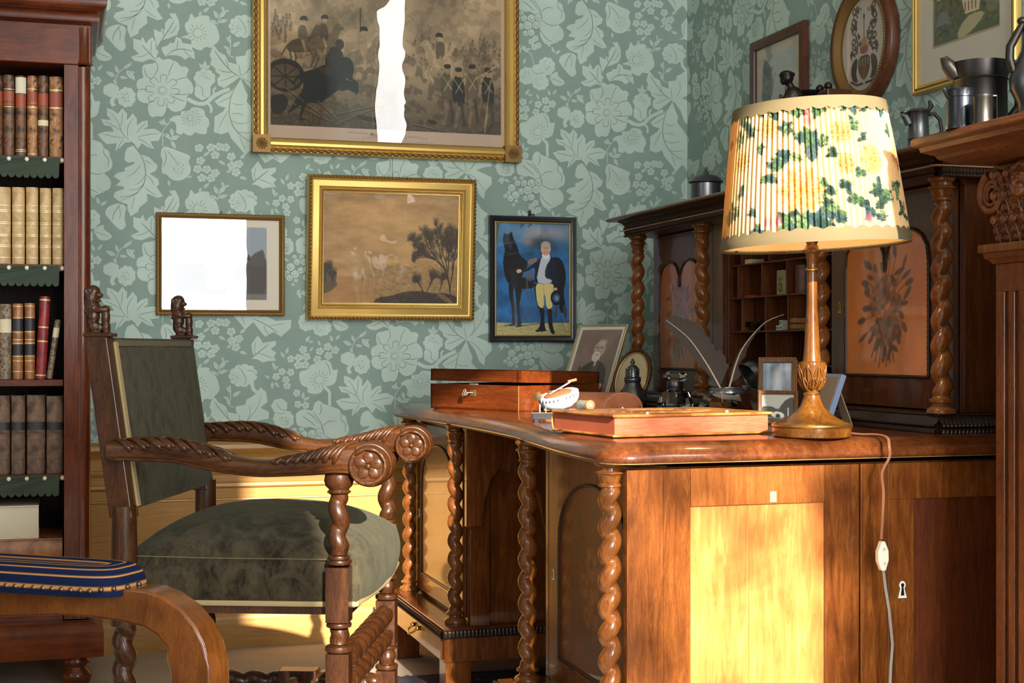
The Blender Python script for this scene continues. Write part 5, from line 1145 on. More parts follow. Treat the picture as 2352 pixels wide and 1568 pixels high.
dk_([200,830,300,810,340,870,300,960,220,980,195,900], d_, .9); A1.line([360, 740, 1080, 1020], 0, d_)
for p in ([300,760,640,1000],[560,860,720,1000,760,1010],[690,1030,1090,850],[700,950,1050,860],[1310,1000,1700,1070],[360,880,640,1005]): A1.line(p, 12, (104, 90, 70), .8); A1.line([v+(7 if i % 2 else 0) for i, v in enumerate(p)], 8, d_, .8)
dk_([830,940,1000,960,1060,1000,900,990], d_, .8); dk_([1410,950,1500,970,1480,1000,1430,990], d_, .8)
for x, y, c in ((1570, 600, (84, 74, 58)), (1660, 620, d_), (1770, 590, (92, 80, 64)), (1900, 610, d_)):
    dk_([x-40, y+10, x-10, y-30, x+40, y, x+60, y+100, x+50, y+220, x-30, y+220, x-50, y+100], c, .92); A1.ell(x+6, y-40, 24, 30, (132, 110, 84)); dk_([x-26,y-50,x-20,y-90,x+34,y-88,x+36,y-52], d_)
    A1.line([x-10, y+200, x-2, y+300, x-20, y+380], 26, (110, 96, 76), .8); A1.line([x+30, y+200, x+44, y+300, x+50, y+370], 26, (66, 56, 46), .9); A1.line([x-30, y+10, x+40, y+110], 7, (170, 150, 120), .7); A1.line([x+40, y+10, x-20, y+120], 7, (170, 150, 120), .7)
A1.line([2000, 490, 1800, 620], 7, (170, 150, 120), .8); A1.line([1925, 620, 1880, 1040], 8, (150, 132, 104), .8)
A1.blend((n2 > .5).astype(float), (30, 26, 22), .12); 
for p in ([470,840,440,930,425,1000,450,1000],[430,860,380,920,335,950],[800,660,860,700,865,760,850,785],[760,700,740,760,790,745]): A1.line(p, 17, (30, 27, 25))
A1.poly([700,600,740,530,800,525,835,570,830,640,812,690,790,680,770,640,730,660], (34, 30, 28)); A1.line([450, 660, 400, 690, 370, 730, 350, 710], 16, (34, 30, 28)); A1.poly([560,600,640,590,660,640,600,650], (70, 60, 50), .7)
A1.a = np.clip((A1.a-105)*1.3+110, 22, 215); PINK = (176, 152, 132)
A1.blend(((A1.X < 200) | (A1.X > 2012) | (A1.Y > 1052)).astype(float), PINK, 1)
for x0, x1, y, wd in ((790, 920, 1085, 5), (930, 960, 1092, 5), (1160, 1330, 1100, 5), (1350, 1420, 1110, 4), (900, 1250, 1118, 3), (800, 1060, 1130, 2), (1160, 1450, 1140, 2)):
    x = x0
    while x < x1: A1.line([x, y+6, x+8, y-6, x+14, y+6], wd*.8, (100, 84, 70), .7); x += 24
x = 970
for ch_ in ((0,12,0,-14,0,-14,12,-14,14,-4,0,-2), (0,12,0,-8,10,-6), (0,12,0,-6), (0,12,0,-6,6,-8,10,12), (14,-6,4,-8,0,2,4,12,14,10)):
    A1.line([v+(x if i % 2 == 0 else 1100) for i, v in enumerate(ch_)], 6, (84, 68, 58), .85); x += 24
x0, x1, z0, z1 = R(577, 353, Y=0).x, R(1187, 374, Y=0).x, 1.567, 2.23
FP1 = [(0, 0), (0, .018), (.004, .026), (.012, .028), (.016, .022), (.018, .024), (.024, .034), (.032, .036), (.040, .030), (.043, .020), (.046, .018), (.049, .012), (.049, 0)]
def ex1(t, w_, h):
    ropes(t, w_, h, .009, -.027, .006, .022, GOLDD, sl=.15)
    for sx in (-1, 1):
        for sz in (-1, 1):
            mb = MB(); cx, cz = sx*(w_/2-.026), sz*(h/2-.026); mb.box(cx-.028, cx+.028, -.040, -.001, cz-.028, cz+.028)
            for i in range(12): a = i*math.pi/6; mb.tube([(cx+.004*math.cos(a), -.042, cz+.004*math.sin(a)), (cx+.018*math.cos(a), -.0415, cz+.018*math.sin(a))], [.0014, .003], 6)
            mb.ball((cx, -.042, cz), .004, 8)
            part(mb, 'corner_block', GOLDD, t, smooth=30)
    mb = MB()
    for a, b in (((-1, -1), (1, -1)), ((1, -1), (1, 1)), ((-1, 1), (-1, -1))):
        A_, B_ = Vector((a[0]*(w_/2-.047), -.018, a[1]*(h/2-.047))), Vector((b[0]*(w_/2-.047), -.018, b[1]*(h/2-.047))); n = int((B_-A_).length/.0065)
        for i in range(n): mb.ball(A_+(B_-A_)*(i+.5)/n, .0023, 6)
    part(mb, 'bead_row', GOLDD, t, smooth=180)
    part(MB().tube([(0, 0, h/2), (.0, .004, h/2+.4)], .0012, 5), 'hanging_wire', mat('dark_wire', srgb(60, 60, 55), .5, .7), t)
picture('framed_engraving', 'largest picture, a brown battle engraving in a gilt frame with square corner blocks', x0, x1, z0, z1, FP1, GOLD, A1, .049, yaw=.012, wdp=.012, extra=ex1, glassm=PG2)
# 2. pale photograph in thin gilt frame
A2 = Art(120, 96, 0, 0, 120, 96, (214, 204, 186))
A2.blend(((A2.X > 14) & (A2.X < 106) & (A2.Y > 9) & (A2.Y < 84)).astype(float), (150, 158, 166), 1)
A2.blend(((A2.X > 14) & (A2.X < 106) & (A2.Y > 44+6*A2.noise(12, 4)) & (A2.Y < 84)).astype(float), (92, 86, 86), .9)
A2.poly([84,50,92,36,106,30,106,84,84,84], (84, 78, 78), .9); A2.poly([86,44,88,34,90,44], (60, 56, 56)); A2.poly([20,50,28,44,36,60,30,84,18,84], (90, 84, 84), .7)
for i in range(7): A2.ell(48+4*i, 62, 4, 11, (150, 146, 146) if i % 2 else (110, 104, 104), .8); A2.ell(48+4*i, 49, 2.4, 3, (170, 160, 150), .8)
A2.blend(((A2.X > 14) & (A2.X < 106) & (A2.Y > 78) & (A2.Y < 84)).astype(float), (130, 124, 120), .8)
x0, x1, z0, z1 = wrect(358, 492, 652, 724)
def ex2(t, w_, h): ropes(t, w_, h, .0025, -.012, .0028, .011, GOLDD, sl=.3); part(MB().tube([(0, -.003, h/2-.002), (.0, -.003, h/2+.006), (.004, -.004, h/2+.009)], .0015, 6), 'hook', BRASS, t)
picture('framed_photograph', 'pale group photograph in a thin gilt frame, lowest left on the back wall', x0, x1, z0, z1, [(0, 0), (0, .012), (.004, .015), (.008, .013), (.012, .016), (.017, .012), (.018, 0)], GOLDD, A2, .017, yaw=.003, extra=ex2)
# 3. landscape drawing in wide gilt frame
A3 = Art(330, 262, 200, 215, 1590, 1320, (180, 138, 92))
t_ = A3.fbm(40, 21, 4, 16); A3.a = np.ones_like(A3.a)*np.array((172, 136, 94.))*(.78+.42*t_)[..., None]
A3.blend(np.clip((A3.X-200)/900, 0, 1)*np.exp(-((A3.Y-700)/260)**2), (206, 166, 112), .55)
A3.blend(np.exp(-((A3.X-860)/230)**2-((A3.Y-420)/120)**2)*A3.fbm(26, 8, 3), (212, 172, 116), .9)
A3.blend(np.clip((300-A3.Y)/120, 0, 1)+np.clip((330-A3.X)/180, 0, 1)*.8, (150, 126, 96), .5)
hz = 920+30*A3.noise(20, 3); A3.blend(((A3.Y > hz) & (A3.X > 560) & (A3.Y < 1300)).astype(float), (158, 126, 84), .55)
for i in range(260):
    x = rr1.uniform(650, 1560); y = rr1.uniform(920, 1180); A3.ell(x, y, rr1.uniform(12, 34), rr1.uniform(8, 20), [(116, 96, 68), (184, 150, 104), (140, 114, 78)][i % 3], .4, .6)
A3.blend(((A3.Y > 1050) & (A3.X < 760)).astype(float), (168, 122, 78), .6)
for i in range(30): y = rr1.uniform(1060, 1300); x = rr1.uniform(210, 600); A3.line([x, y, x+rr1.uniform(60, 160), y+rr1.uniform(-6, 10)], 3, (120, 92, 62), .5)
A3.poly([700,1320,760,1250,900,1240,1000,1200,1180,1180,1320,1210,1450,1200,1590,1240,1590,1320], (62, 56, 50), .92); A3.poly([1350,1210,1400,1195,1560,1300,1500,1320], (150, 118, 78), .7)
A3.poly([200,910,250,940,300,990,350,1040,330,1100,360,1130,280,1200,200,1230], (74, 68, 62), .7)
def tree(x, y, L, a, d):
    for _ in range(int(L/9) if d < 4 else 0): A3.line([x+rr1.uniform(-26, 26), y-rr1.uniform(-10, 40)]*1+[x+rr1.uniform(-30, 40), y-rr1.uniform(10, 60)], 2.5, (86, 76, 64), .45)
    if d == 0 or L < 10:
        for _ in range(3): A3.ell(x+rr1.uniform(-14, 14), y+rr1.uniform(-16, 16), rr1.uniform(6, 16), rr1.uniform(4, 12), (72, 64, 56), .5, .6, a)
        return
    x2, y2 = x+L*math.cos(a), y-L*math.sin(a); A3.line([x, y, x2, y2], 1.5+d*2.2, (60, 54, 50), .85)
    for k in range(3): tree(x2, y2, L*rr1.uniform(.6, .85), a+rr1.uniform(-.55, .5), d-1)
tree(1520, 1240, 220, 1.75, 5); tree(1500, 1180, 190, 1.4, 5); tree(1510, 1150, 200, 1.9, 5); tree(1260, 1200, 70, 1.1, 4); tree(1230, 1200, 60, 2.0, 4); tree(1400, 1180, 60, 1.3, 4); tree(300, 1140, 50, 1.5, 4); tree(230, 1100, 60, 1.6, 4)
for i in range(400): x = rr1.uniform(700, 1590); y = rr1.uniform(1180, 1320); A3.line([x, y, x+rr1.uniform(-18, 22), y-rr1.uniform(5, 22)], 3, (48, 46, 48) if i % 2 else (120, 98, 70), .5)
x0, x1, z0, z1 = wrect(701, 409, 1083, 735)
FP3 = [(0, 0), (0, .022), (.003, .030), (.010, .034), (.014, .028), (.0155, .021), (.018, .020), (.030, .024), (.036, .026), (.037, .023), (.043, .018), (.044, .021), (.050, .018), (.052, .011), (.055, .010), (.0555, 0)]
def ex3(t, w_, h): ropes(t, w_, h, .0065, -.033, .0042, .012, GOLDD, sl=.55); ropes(t, w_, h, .047, -.0195, .0022, .006, GOLDD, 'beaded_edge', .2); part(MB().tube([(0, 0, h/2), (.0, .004, h/2+.06)], .0008, 5), 'hanging_wire', mat('dark_wire', (0, 0, 0)), t)
picture('framed_drawing', 'sepia landscape drawing with windswept trees in a wide bright gilt frame, back wall', x0, x1, z0, z1, FP3, GOLD, A3, .055, extra=ex3, glassm=PG3, tiltx=math.radians(4.2), wdp=.022)
# 4. gentleman with a black horse
A4 = Art(190, 270, 60, 650, 690, 1590, (60, 110, 160))
A4.X, A4.Y = A4.X, A4.Y
n = A4.fbm(30, 5, 4); A4.a = np.ones_like(A4.a)*np.array((44, 104, 158.))*(.6+.75*n)[..., None]
A4.blend(np.clip((960-A4.Y)/220, 0, 1), (96, 146, 182), .5)
A4.blend(np.exp(-((A4.X-470)/230)**2-((A4.Y-740)/70)**2)*(.5+.8*A4.fbm(18, 6)), (166, 152, 154), .95)
A4.blend(np.exp(-((A4.X-345)/45)**2-((A4.Y-815)/30)**2), (206, 166, 140), .8)
A4.blend(np.exp(-((A4.X-460)/110)**2-((A4.Y-830)/55)**2), (44, 56, 58), .8)
A4.poly([60,650,110,660,90,760,70,900,60,950], (70, 78, 62), .7); A4.poly([330,965,420,935,400,990,340,1000], (176, 124, 84), .8)
gy_ = 1470+18*A4.noise(30, 7); A4.blend((A4.Y > gy_).astype(float), (192, 180, 126), 1)
A4.blend((A4.Y > gy_).astype(float)*(A4.noise(7, 12, 3) > .6), (150, 150, 100), .5)
A4.line([150,1500,300,1500,480,1475,690,1460], 12, (84, 84, 70), .6)
bk_ = (30, 28, 34)
def hp(p, c=bk_, al=1): A4.poly(p, c, al)
hp([138,735,160,760,190,745,206,730,212,780,250,850,270,930,330,970,335,1020,300,1050,285,1120,270,1160,170,1160,140,1080,130,960,150,880,130,820])       # head, neck and chest
hp([150,1100,290,1110,380,1100,400,1190,300,1205,180,1170]); hp([520,950,560,930,610,945,645,1020,655,1120,630,1220,650,1330,640,1400,600,1390,590,1250,540,1200,520,1100])
for p in ([175,1150,225,1160,215,1250,225,1330,225,1430,240,1480,200,1490,205,1430,200,1340,180,1250],[220,1170,290,1160,280,1260,265,1340,275,1440,285,1495,240,1505,250,1440,240,1340,235,1250]): hp(p)
hp([180,1505,190,1485,235,1478,238,1500], (24, 24, 28)); hp([232,1518,240,1498,285,1490,290,1508], (24, 24, 28))
hp([560,1340,590,1330,575,1440,550,1430], (70, 74, 84)); hp([620,1330,655,1330,660,1440,640,1440], (60, 64, 74))
A4.ell(190, 850, 18, 40, (84, 92, 112), .5, .8); A4.ell(172, 800, 30, 12, (60, 62, 76), .4, .8); A4.line([150, 900, 200, 920, 250, 900], 5, (66, 68, 82), .6)
hp([310,1060,385,1050,380,1130,330,1135], (96, 96, 112), .8); A4.line([330, 1060, 330, 1200], 8, (128, 110, 100), .7)
hp([245,1045,270,1035,300,1045,330,1030,440,950,460,925,520,925,570,960,590,1040,585,1160,560,1190,545,1180,480,1120,470,1150,400,1150,385,1140,400,1010,330,1060,260,1065], (28, 38, 58))
hp([400,1150,420,1160,440,1340,430,1380,400,1280,385,1180], (24, 30, 46))
hp([452,925,520,925,525,950,480,1020,475,1110,535,1120,530,1150,470,1160,405,1140,430,1010], (196, 202, 214)); hp([455,905,515,905,520,945,480,955,452,935], (226, 228, 232))
hp([400,1148,470,1162,545,1150,550,1200,540,1290,540,1355,490,1365,480,1250,465,1240,470,1355,425,1350,405,1270], (222, 204, 132))
A4.line([468, 1165, 472, 1340], 5, (168, 148, 88), .7)
hp([425,1352,475,1355,470,1440,480,1530,500,1545,380,1555,430,1520,445,1440], (30, 30, 38)); hp([492,1362,540,1362,535,1440,545,1520,565,1568,530,1570,505,1500,500,1430], (30, 30, 38))
A4.ell(484, 868, 40, 56, (214, 168, 140)); A4.ell(470, 895, 16, 18, (214, 130, 112), .6, .8); A4.ell(500, 890, 14, 16, (212, 130, 112), .5, .8)
A4.blend(((A4.X-484)**2/42**2+(A4.Y-836)**2/32**2 < 1).astype(float)*(A4.Y < 850), (176, 168, 160), .7)
A4.ell(472, 866, 5, 3, (40, 34, 34)); A4.ell(497, 866, 5, 3, (40, 34, 34)); A4.line([464,858,480,856], 3, (96, 70, 58)); A4.line([490,856,506,858], 3, (96, 70, 58)); A4.line([484,868,482,886,488,890], 3, (180, 126, 104), .8); A4.line([474,902,494,902], 4, (176, 78, 74))
hp([240,1050,260,1036,290,1048,275,1068,248,1072], (220, 180, 150)); hp([550,1190,575,1182,580,1215,555,1222], (220, 180, 150))
A4.ell(572, 1270, 48, 62, (26, 26, 32)); A4.ell(572, 1272, 30, 36, (60, 100, 140), .9); A4.ell(574, 1274, 14, 18, (150, 180, 204), .7)
A4.line([590, 1340, 620, 1480, 660, 1568], 3, (40, 36, 34), .7)
for x in (330, 270): A4.line([x, 650, x+30, 670, x+10, 690], 16, (48, 62, 52), .5)
x0, x1, z0, z1 = wrect(1121, 498, 1319, 785)
M_bf = mat('ebonised_frame', srgb(26, 26, 30), .35, 0, coat=.4)
def ex4(t, w_, h):
    part(MB().frame(w_-.038, h-.038, [(0, 0), (0, .012), (.0025, .014), (.005, .012), (.005, 0)]), 'gilt_slip', GOLD, t, smooth=40)
    part(MB().tube([(-.012, -.006, h/2-.004), (-.012, -.008, h/2+.006), (.004, -.008, h/2+.008), (.006, -.006, h/2-.002)], .002, 6).box(-.013, -.005, -.004, .004, h/2+.004, h/2+.020), 'hook', mat('dark_iron', srgb(40, 38, 34), .5, .6), t)
picture('framed_painting', 'painting of a gentleman with a black horse, black frame, rightmost on the back wall', x0, x1, z0, z1, [(0, 0), (0, .016), (.004, .020), (.008, .019), (.009, .015), (.013, .014), (.018, .011), (.021, .008), (.0215, 0)], M_bf, A4, .021, extra=ex4)
# pictures on the right wall (u = distance from the corner)
A5 = Art(70, 90, 0, 0, 70, 90, (188, 172, 146)); A5.blend(((A5.X > 9) & (A5.X < 60) & (A5.Y > 8)).astype(float), (170, 172, 164), 1)
A5.poly([9,8,20,10,26,24,22,40,30,60,24,90,9,90], (70, 70, 64), .7); A5.blend((A5.noise(4, 3) > .5)*(A5.X < 30)*(A5.X > 9), (60, 62, 56), .4); A5.poly([30,48,46,36,58,44,58,90,30,90], (112, 114, 108)); A5.poly([34,48,46,40,56,47,46,47], (200, 200, 190)); A5.poly([44,36,45,26,47,36], (70, 70, 66)); A5.line([30,60,58,60], 1, (70, 70, 66)); A5.line([36,60,36,90], 2, (150, 150, 140)); A5.line([48,60,48,90], 2, (150, 150, 140))
W_fr = wood('brown_frame', srgb(60, 30, 20), srgb(96, 54, 36), srgb(120, 74, 50), 'Z', rough=.4, coat=.3)
picture('framed_print', 'small gabled house print in a plain brown frame, nearest the corner, right wall', .534, .885, 1.43, 1.90, [(0, 0), (0, .016), (.003, .018), (.028, .018), (.030, .014), (.030, 0)], W_fr, A5, .03, 'right')
A6 = Art(220, 180, 0, 0, 110, 90, (200, 194, 178)); A6.blend(((A6.X > 18) & (A6.X < 94) & (A6.Y > 10) & (A6.Y < 66)).astype(float), (196, 192, 172), 1)
A6.blend(((A6.X > 18) & (A6.X < 94) & (A6.Y < 66) & (A6.Y > 34+5*A6.noise(9, 5)-A6.X*.06)).astype(float), (84, 98, 78), 1)
for i in range(420): x = rr1.uniform(19, 93); y = rr1.uniform(36-x*.04, 62); A6.ell(x, y, rr1.uniform(1, 3), rr1.uniform(.8, 2.4), [(66, 82, 66), (112, 122, 92), (54, 68, 58), (96, 108, 80)][i % 4], .55, .5)
A6.poly([52,42,58,34,70,34,74,42,72,52,56,52], (206, 186, 160), 1, 0); A6.poly([51,42,56,34,70,33,75,42], (120, 124, 130), 1, 0)
for x in (56, 60, 64, 68): A6.line([x, 45, x, 50], 1.2, (96, 84, 76))
A6.poly([79,46,84,36,92,36,94,46], (126, 130, 134), 1, 0); A6.poly([80,46,94,46,94,56,80,56], (110, 116, 88)); A6.poly([20,54,26,45,34,45,38,54], (116, 118, 120), 1, 0)
A6.poly([44,66,56,54,72,53,80,56,60,66], (176, 168, 132), 1); A6.blend(((A6.X < 18) | (A6.X > 94) | (A6.Y < 10) | (A6.Y > 66)).astype(float), (200, 194, 178), 1)
A6.blend((((A6.X > 17) & (A6.X < 18.4) | (A6.X > 94) & (A6.X < 95.2)) & (A6.Y < 67) | (A6.Y > 66) & (A6.Y < 67.5) & (A6.X > 17) & (A6.X < 95)).astype(float), (168, 150, 128), 1)
def ex6(t, w_, h): ropes(t, w_, h, .012, -.016, .0018, .005, GOLDD, 'beaded_edge', .1)
picture('framed_watercolour', 'watercolour of a country house in cream mount and thin gilt frame above the mantel', 1.453, 1.876, 1.585, 1.96, [(0, 0), (0, .014), (.003, .018), (.008, .018), (.011, .014), (.014, .016), (.018, .012), (.021, .012), (.022, 0)], GOLD, A6, .022, 'right', extra=ex6)
# oval coat of arms
ov = thing('oval_picture', 'oval gilt and brown frame with a painted coat of arms, on the right wall', 'picture', (-.004, -1.21, 1.765), -math.pi/2)
ea, eb = .158, .168
def ellring(prof, n=72):
    mb = MB(); k = len(prof)
    mb.grid(lambda u, v: ((ea-prof[int(round(v*(k-1)))][0])*math.cos(2*math.pi*u), -prof[int(round(v*(k-1)))][1], (eb-prof[int(round(v*(k-1)))][0])*math.sin(2*math.pi*u)), n, k, cu=True); return mb
part(ellring([(0, 0), (0, .022), (.006, .030), (.016, .032), (.022, .028), (.024, .02)]), 'frame', W_fr, ov, smooth=50)
gr = part(ellring([(.020, .0), (.020, .03), (.026, .033), (.032, .030), (.040, .018), (.044, .016), (.044, 0)]), 'gilt_ring', GOLDD, ov, smooth=50)
mb = MB()
for i in range(110): a = 2*math.pi*i/110; mb.ball(((ea-.0225)*math.cos(a), -.031, (eb-.0225)*math.sin(a)), .0030, 6)
part(mb, 'bead_row', GOLDD, ov, smooth=180)
A7 = Art(110, 120, -55, -60, 55, 60, (192, 186, 176)); A7.a *= (.88+.2*A7.fbm(20, 3))[..., None]
bk7 = (52, 42, 38)
A7.poly([-14,14,14,14,15,30,8,42,0,46,-8,42,-15,30], (84, 66, 56)); A7.poly([-11,17,11,17,11,28,0,30,-11,28], (130, 112, 96)); A7.ell(0, 36, 8, 7, (120, 88, 52))
for x in (-6, 0, 6): A7.line([x, 17, x, 29], 2, bk7)
A7.poly([-9,0,9,0,11,12,-11,12], (140, 84, 60)); A7.poly([-8,-8,8,-8,7,2,-7,2], (158, 122, 70)); A7.line([0, -8, 0, -34], 2, bk7); A7.ell(0, -36, 2.5, 3.5, bk7)
for s_ in (1, -1):
    for i in range(150):
        x = rr1.uniform(8, 33); y = rr1.uniform(-50, 12)
        if abs(x-20-6*math.sin(y*.16)) > 10-.06*abs(y): continue
        A7.ell(s_*x, y, rr1.uniform(1.5, 4), rr1.uniform(1, 2.4), bk7 if i % 4 else (96, 78, 64), .9, .15, rr1.random()*3)
    for i in range(5): A7.ell(s_*(24+2*(i % 2)), -46+13*i, 5, 5, bk7, .9); A7.ell(s_*(24+2*(i % 2)), -46+13*i, 2.4, 2.4, (192, 186, 176), .9)
    A7.poly([s_*16,14,s_*28,18,s_*34,30,s_*28,44,s_*14,48,s_*20,36,s_*17,26], (58, 46, 42)); A7.line([s_*4, 50, s_*18, 50, s_*32, 44], 3, bk7)
    A7.line([s_*30,16,s_*34,8,s_*30,4], 2, bk7)
mb = MB(); W_, H_ = 110, 120; xs = np.linspace(-.115, .115, W_); zs = np.linspace(.126, -.126, H_)
mb.v = [(float(x), -.012, float(z)) for z in zs for x in xs]
mb.f = [(j*W_+i, (j+1)*W_+i, (j+1)*W_+i+1, j*W_+i+1) for j in range(H_-1) for i in range(W_-1) if (xs[i]/.1155)**2+(zs[j]/.1255)**2 < 1.02]; mb.m = [0]*len(mb.f)
mb.build('painted_arms', PAPER, ov, smooth=0, col=A7.lin().reshape(-1, 3))
mb = MB().lathe((0, 0, 0), [(.116, 0), (.116, .0008), (0, .0008)], 64, Matrix.Rotation(math.pi/2, 3, 'X')); g = part(mb, 'glass', PG, ov, smooth=0); g.location = (0, -.017, 0); g.scale = (1, 1, 1.08)
# ------------------------------------------------------------------ table lamp
LX, LY = -.697, -2.175
M_lamp = wood('turned_lamp_wood', srgb(64, 34, 10), srgb(116, 70, 26), srgb(168, 114, 48), 'Z', rough=.2, coat=1.0, crough=.04, stretch=3, figure=.8)
lp = thing('table_lamp', 'turned wooden table lamp with gathered floral shade, lit, at the desk\'s near end', 'lamp', (LX, LY, DT))
zl = lambda py: .945-(py-800)/FPX*2.83-DT
part(MB().lathe((0, 0, 0), [(.070, 0), (.0745, .002), (.0755, .008), (.0755, .017), (.073, .019), (.0765, .021), (.0765, .0245), (.072, .027), (.064, .029), (.050, .036), (.034, .046), (.023, .058), (.0165, .074), (.0145, .083)], 64), 'base', M_lamp, lp, smooth=50)
part(MB().lathe((0, 0, 0), [(.0745, .0185), (.0772, .021), (.0772, .0240), (.0745, .026)], 64, caps=False), 'gilt_rim', BRASS, lp, smooth=60)
zc_ = zl(880); 
def stemprof():
    P = [(1092, .0135), (1080, .0155)]
    q = [(951, .0145), (946, .0185), (942, .0185), (938, .013), (925, .0115), (912, .0125), (906, .0155), (903, .0155), (900, .012), (894, .0105), (885, .017), (866, .0235), (846, .0260), (836, .0265), (832, .0265), (829, .018), (818, .0165), (800, .0150), (700, .0105), (624, .0098), (622, .012), (618, .012), (616, .0095), (590, .0105), (583, .0125), (580, .019), (575, .0195), (571, .014), (562, .010), (552, .0125), (545, .021), (541, .0215), (541, .006)]
    return [(r, zl(y)) for y, r in q]
st = part(MB().lathe((0, 0, 0), stemprof(), 48), 'stem', M_lamp, lp, smooth=45)
mb = MB()
for row_, (zb_, zt_, rb, rt, n) in enumerate(((891, 838, .0125, .0268, 8), (895, 866, .011, .0248, 8))):
    for i in range(n):
        a0 = 2*math.pi*(i+.5*row_)/n
        for k in (-1, 0, 1):
            pts = []
            for j in range(8):
                t = j/7; y = lerp(zb_, zt_, t); r = lerp(rb, rt, math.sin(t*1.57)**.8)+.0012; a = a0+k*.30*math.sin(math.pi*t)**1.0
                pts.append((r*math.cos(a), r*math.sin(a), zl(y)))
            mb.tube(pts, [.0022, .0026, .0026, .0024, .0022, .002, .0016, .001] if k == 0 else .0012, 6)
part(mb, 'leaf_carving', M_lamp, st, smooth=80)
for y in (904, 620, 947): part(MB().lathe((0, 0, 0), [(.012 if y == 620 else .0158, zl(y+2)), (.0126 if y == 620 else .0168 if y == 904 else .019, zl(y)), (.012 if y == 620 else .0158, zl(y-2))], 40, caps=False), 'gilt_ring', BRASS, st, smooth=60)
# shade
RB, RT, ZB, ZT = .176, .142, 1.144-DT, 1.405-DT
sh_ = bpy.data.objects.new('lamp_shade', None); COL.objects.link(sh_); sh_.parent = lp; sh_.location = (0, 0, 0)
VS = 91.; s = Art(900, 130, -180, VS, 180, 0.0, (214, 184, 134))
r = random.Random(21)
s.a *= (.93+.14*s.fbm(60, 2, 3, 30))[..., None]
vx, vy = -.4865, -.874     # towards the camera
A_CAM = math.degrees(math.atan2(CY-LY, CX-LX))
def PH(cx, cy):
    """crop pixel -> (phi, v)"""
    v = 1-(cy-640)/(1400-640); hw = lerp(530, 440, v); c = lerp(700, 690, v); return math.degrees(math.asin(max(-.98, min(.98, (cx-c)/hw)))), v
def SB(cx, cy, rx, ry, col, al=.9, rot=0, soft=.25):
    p, v = PH(cx, cy); s.ell(p, v*VS, rx*.115, ry/760*VS, col, al, soft, rot)
def lens(p, v, ang, L, wd, col, al=.9, vein=(30, 40, 36)):
    q = []
    for t, k in ((0, 0), (.15, .55), (.3, .85), (.42, .78), (.5, 1), (.62, .7), (.7, .8), (.85, .4), (1, 0), (.85, -.4), (.7, -.8), (.62, -.7), (.5, -1), (.42, -.78), (.3, -.85), (.15, -.55)):
        q += [p+L*t*math.cos(ang)-k*wd*math.sin(ang), v+L*t*math.sin(ang)+k*wd*math.cos(ang)]
    s.poly(q, col, al, 0)
    s.line([p, v, p+L*.9*math.cos(ang), v+L*.9*math.sin(ang)], .5, vein, .75)
    for t in (.3, .5, .7):
        for g in (1, -1): s.line([p+L*t*math.cos(ang), v+L*t*math.sin(ang), p+L*(t+.15)*math.cos(ang)-g*wd*.7*math.sin(ang), v+L*(t+.15)*math.sin(ang)+g*wd*.7*math.cos(ang)], .35, vein, .55)
def leafblob(cx, cy, k, cols=((48, 68, 60), (82, 108, 72), (58, 82, 84), (110, 132, 92))):
    p, v = PH(cx, cy); r_ = random.Random(cx*7+cy)
    for j in range(5 if k > .7 else 3):
        a = r_.uniform(0, 6.28); lens(p-3*math.cos(a), v*VS-3*math.sin(a), a, k*r_.uniform(10, 15), k*r_.uniform(2.6, 4.2), cols[r_.randrange(4)])
def bloom(p, v, k, c1=(228, 188, 124), c2=(212, 160, 96)):
    for ring_, (n_, L, wd) in enumerate(((12, 11, 2.6), (10, 7.5, 2.4), (7, 4.5, 1.8))):
        for j in range(n_): lens(p, v, j*6.283/n_+.3*ring_, k*L, k*wd, c1 if (j+ring_) % 2 else c2, .95, (140, 92, 52))
    s.ell(p, v, k*1.6, k*1.6, (196, 132, 60), .9, .4)
for x, y, k in ((560, 930, 1.1), (520, 960, .8), (350, 760, .9), (330, 690, .9), (560, 660, .9), (640, 700, .8), (690, 880, 1.2), (640, 840, .8), (760, 880, .6), (490, 1000, .8), (560, 1310, 1.1), (640, 1320, 1.2), (720, 1310, 1.2), (800, 1230, 1.0), (770, 1130, .9), (850, 1300, .8), (1080, 1190, 1.0), (1060, 1150, .9), (1150, 1130, 1.0), (1000, 960, .8), (930, 680, .9), (1000, 690, .8), (1080, 680, .9), (1120, 820, .8), (250, 1200, .9), (230, 1260, 1.0), (300, 1120, .7), (390, 1330, .8), (420, 700, .5), (960, 1050, .7), (880, 700, .7), (1060, 1300, .8), (1180, 1240, .8), (450, 1050, .8), (420, 880, .7), (620, 1240, .7), (700, 1180, .9), (920, 780, .8), (980, 860, .7), (500, 720, .8), (740, 700, .8), (820, 950, .7), (880, 1120, .8), (940, 1200, .9), (1010, 1270, .8), (360, 1230, .7), (300, 820, .8), (560, 800, .8)): leafblob(x, y, k)
for x, y, k in ((630, 1130, 1.5), (1020, 980, 1.0), (460, 780, .8), (310, 940, .8), (880, 1000, .7), (860, 830, .8), (1150, 950, .7)):
    p, v = PH(x, y); bloom(p, v*VS, k)
for x, y in ((440, 1290), (500, 1290), (680, 760), (670, 700), (1000, 1300)): p, v = PH(x, y); s.ell(p, v*VS, 3, 4.5, (190, 84, 104), .7, .5)
for i in range(90):     # the rest of the print, all round
    p = r.uniform(-180, 180); v = r.uniform(.03, .97)
    if -78 < p < 75: continue
    c = [(52, 72, 62), (84, 110, 76), (226, 176, 104), (70, 92, 92), (190, 110, 90)][i % 5]; lens(p, v*VS, r.uniform(0, 6.3), r.uniform(8, 14), r.uniform(2, 4), c, .85)
for i in range(120): p = r.uniform(-180, 180); v = r.uniform(0, 1); s.line([p, v*VS, p+r.uniform(-3, 3), v*VS+r.uniform(2, 8)], .3, (150, 110, 66), .45)
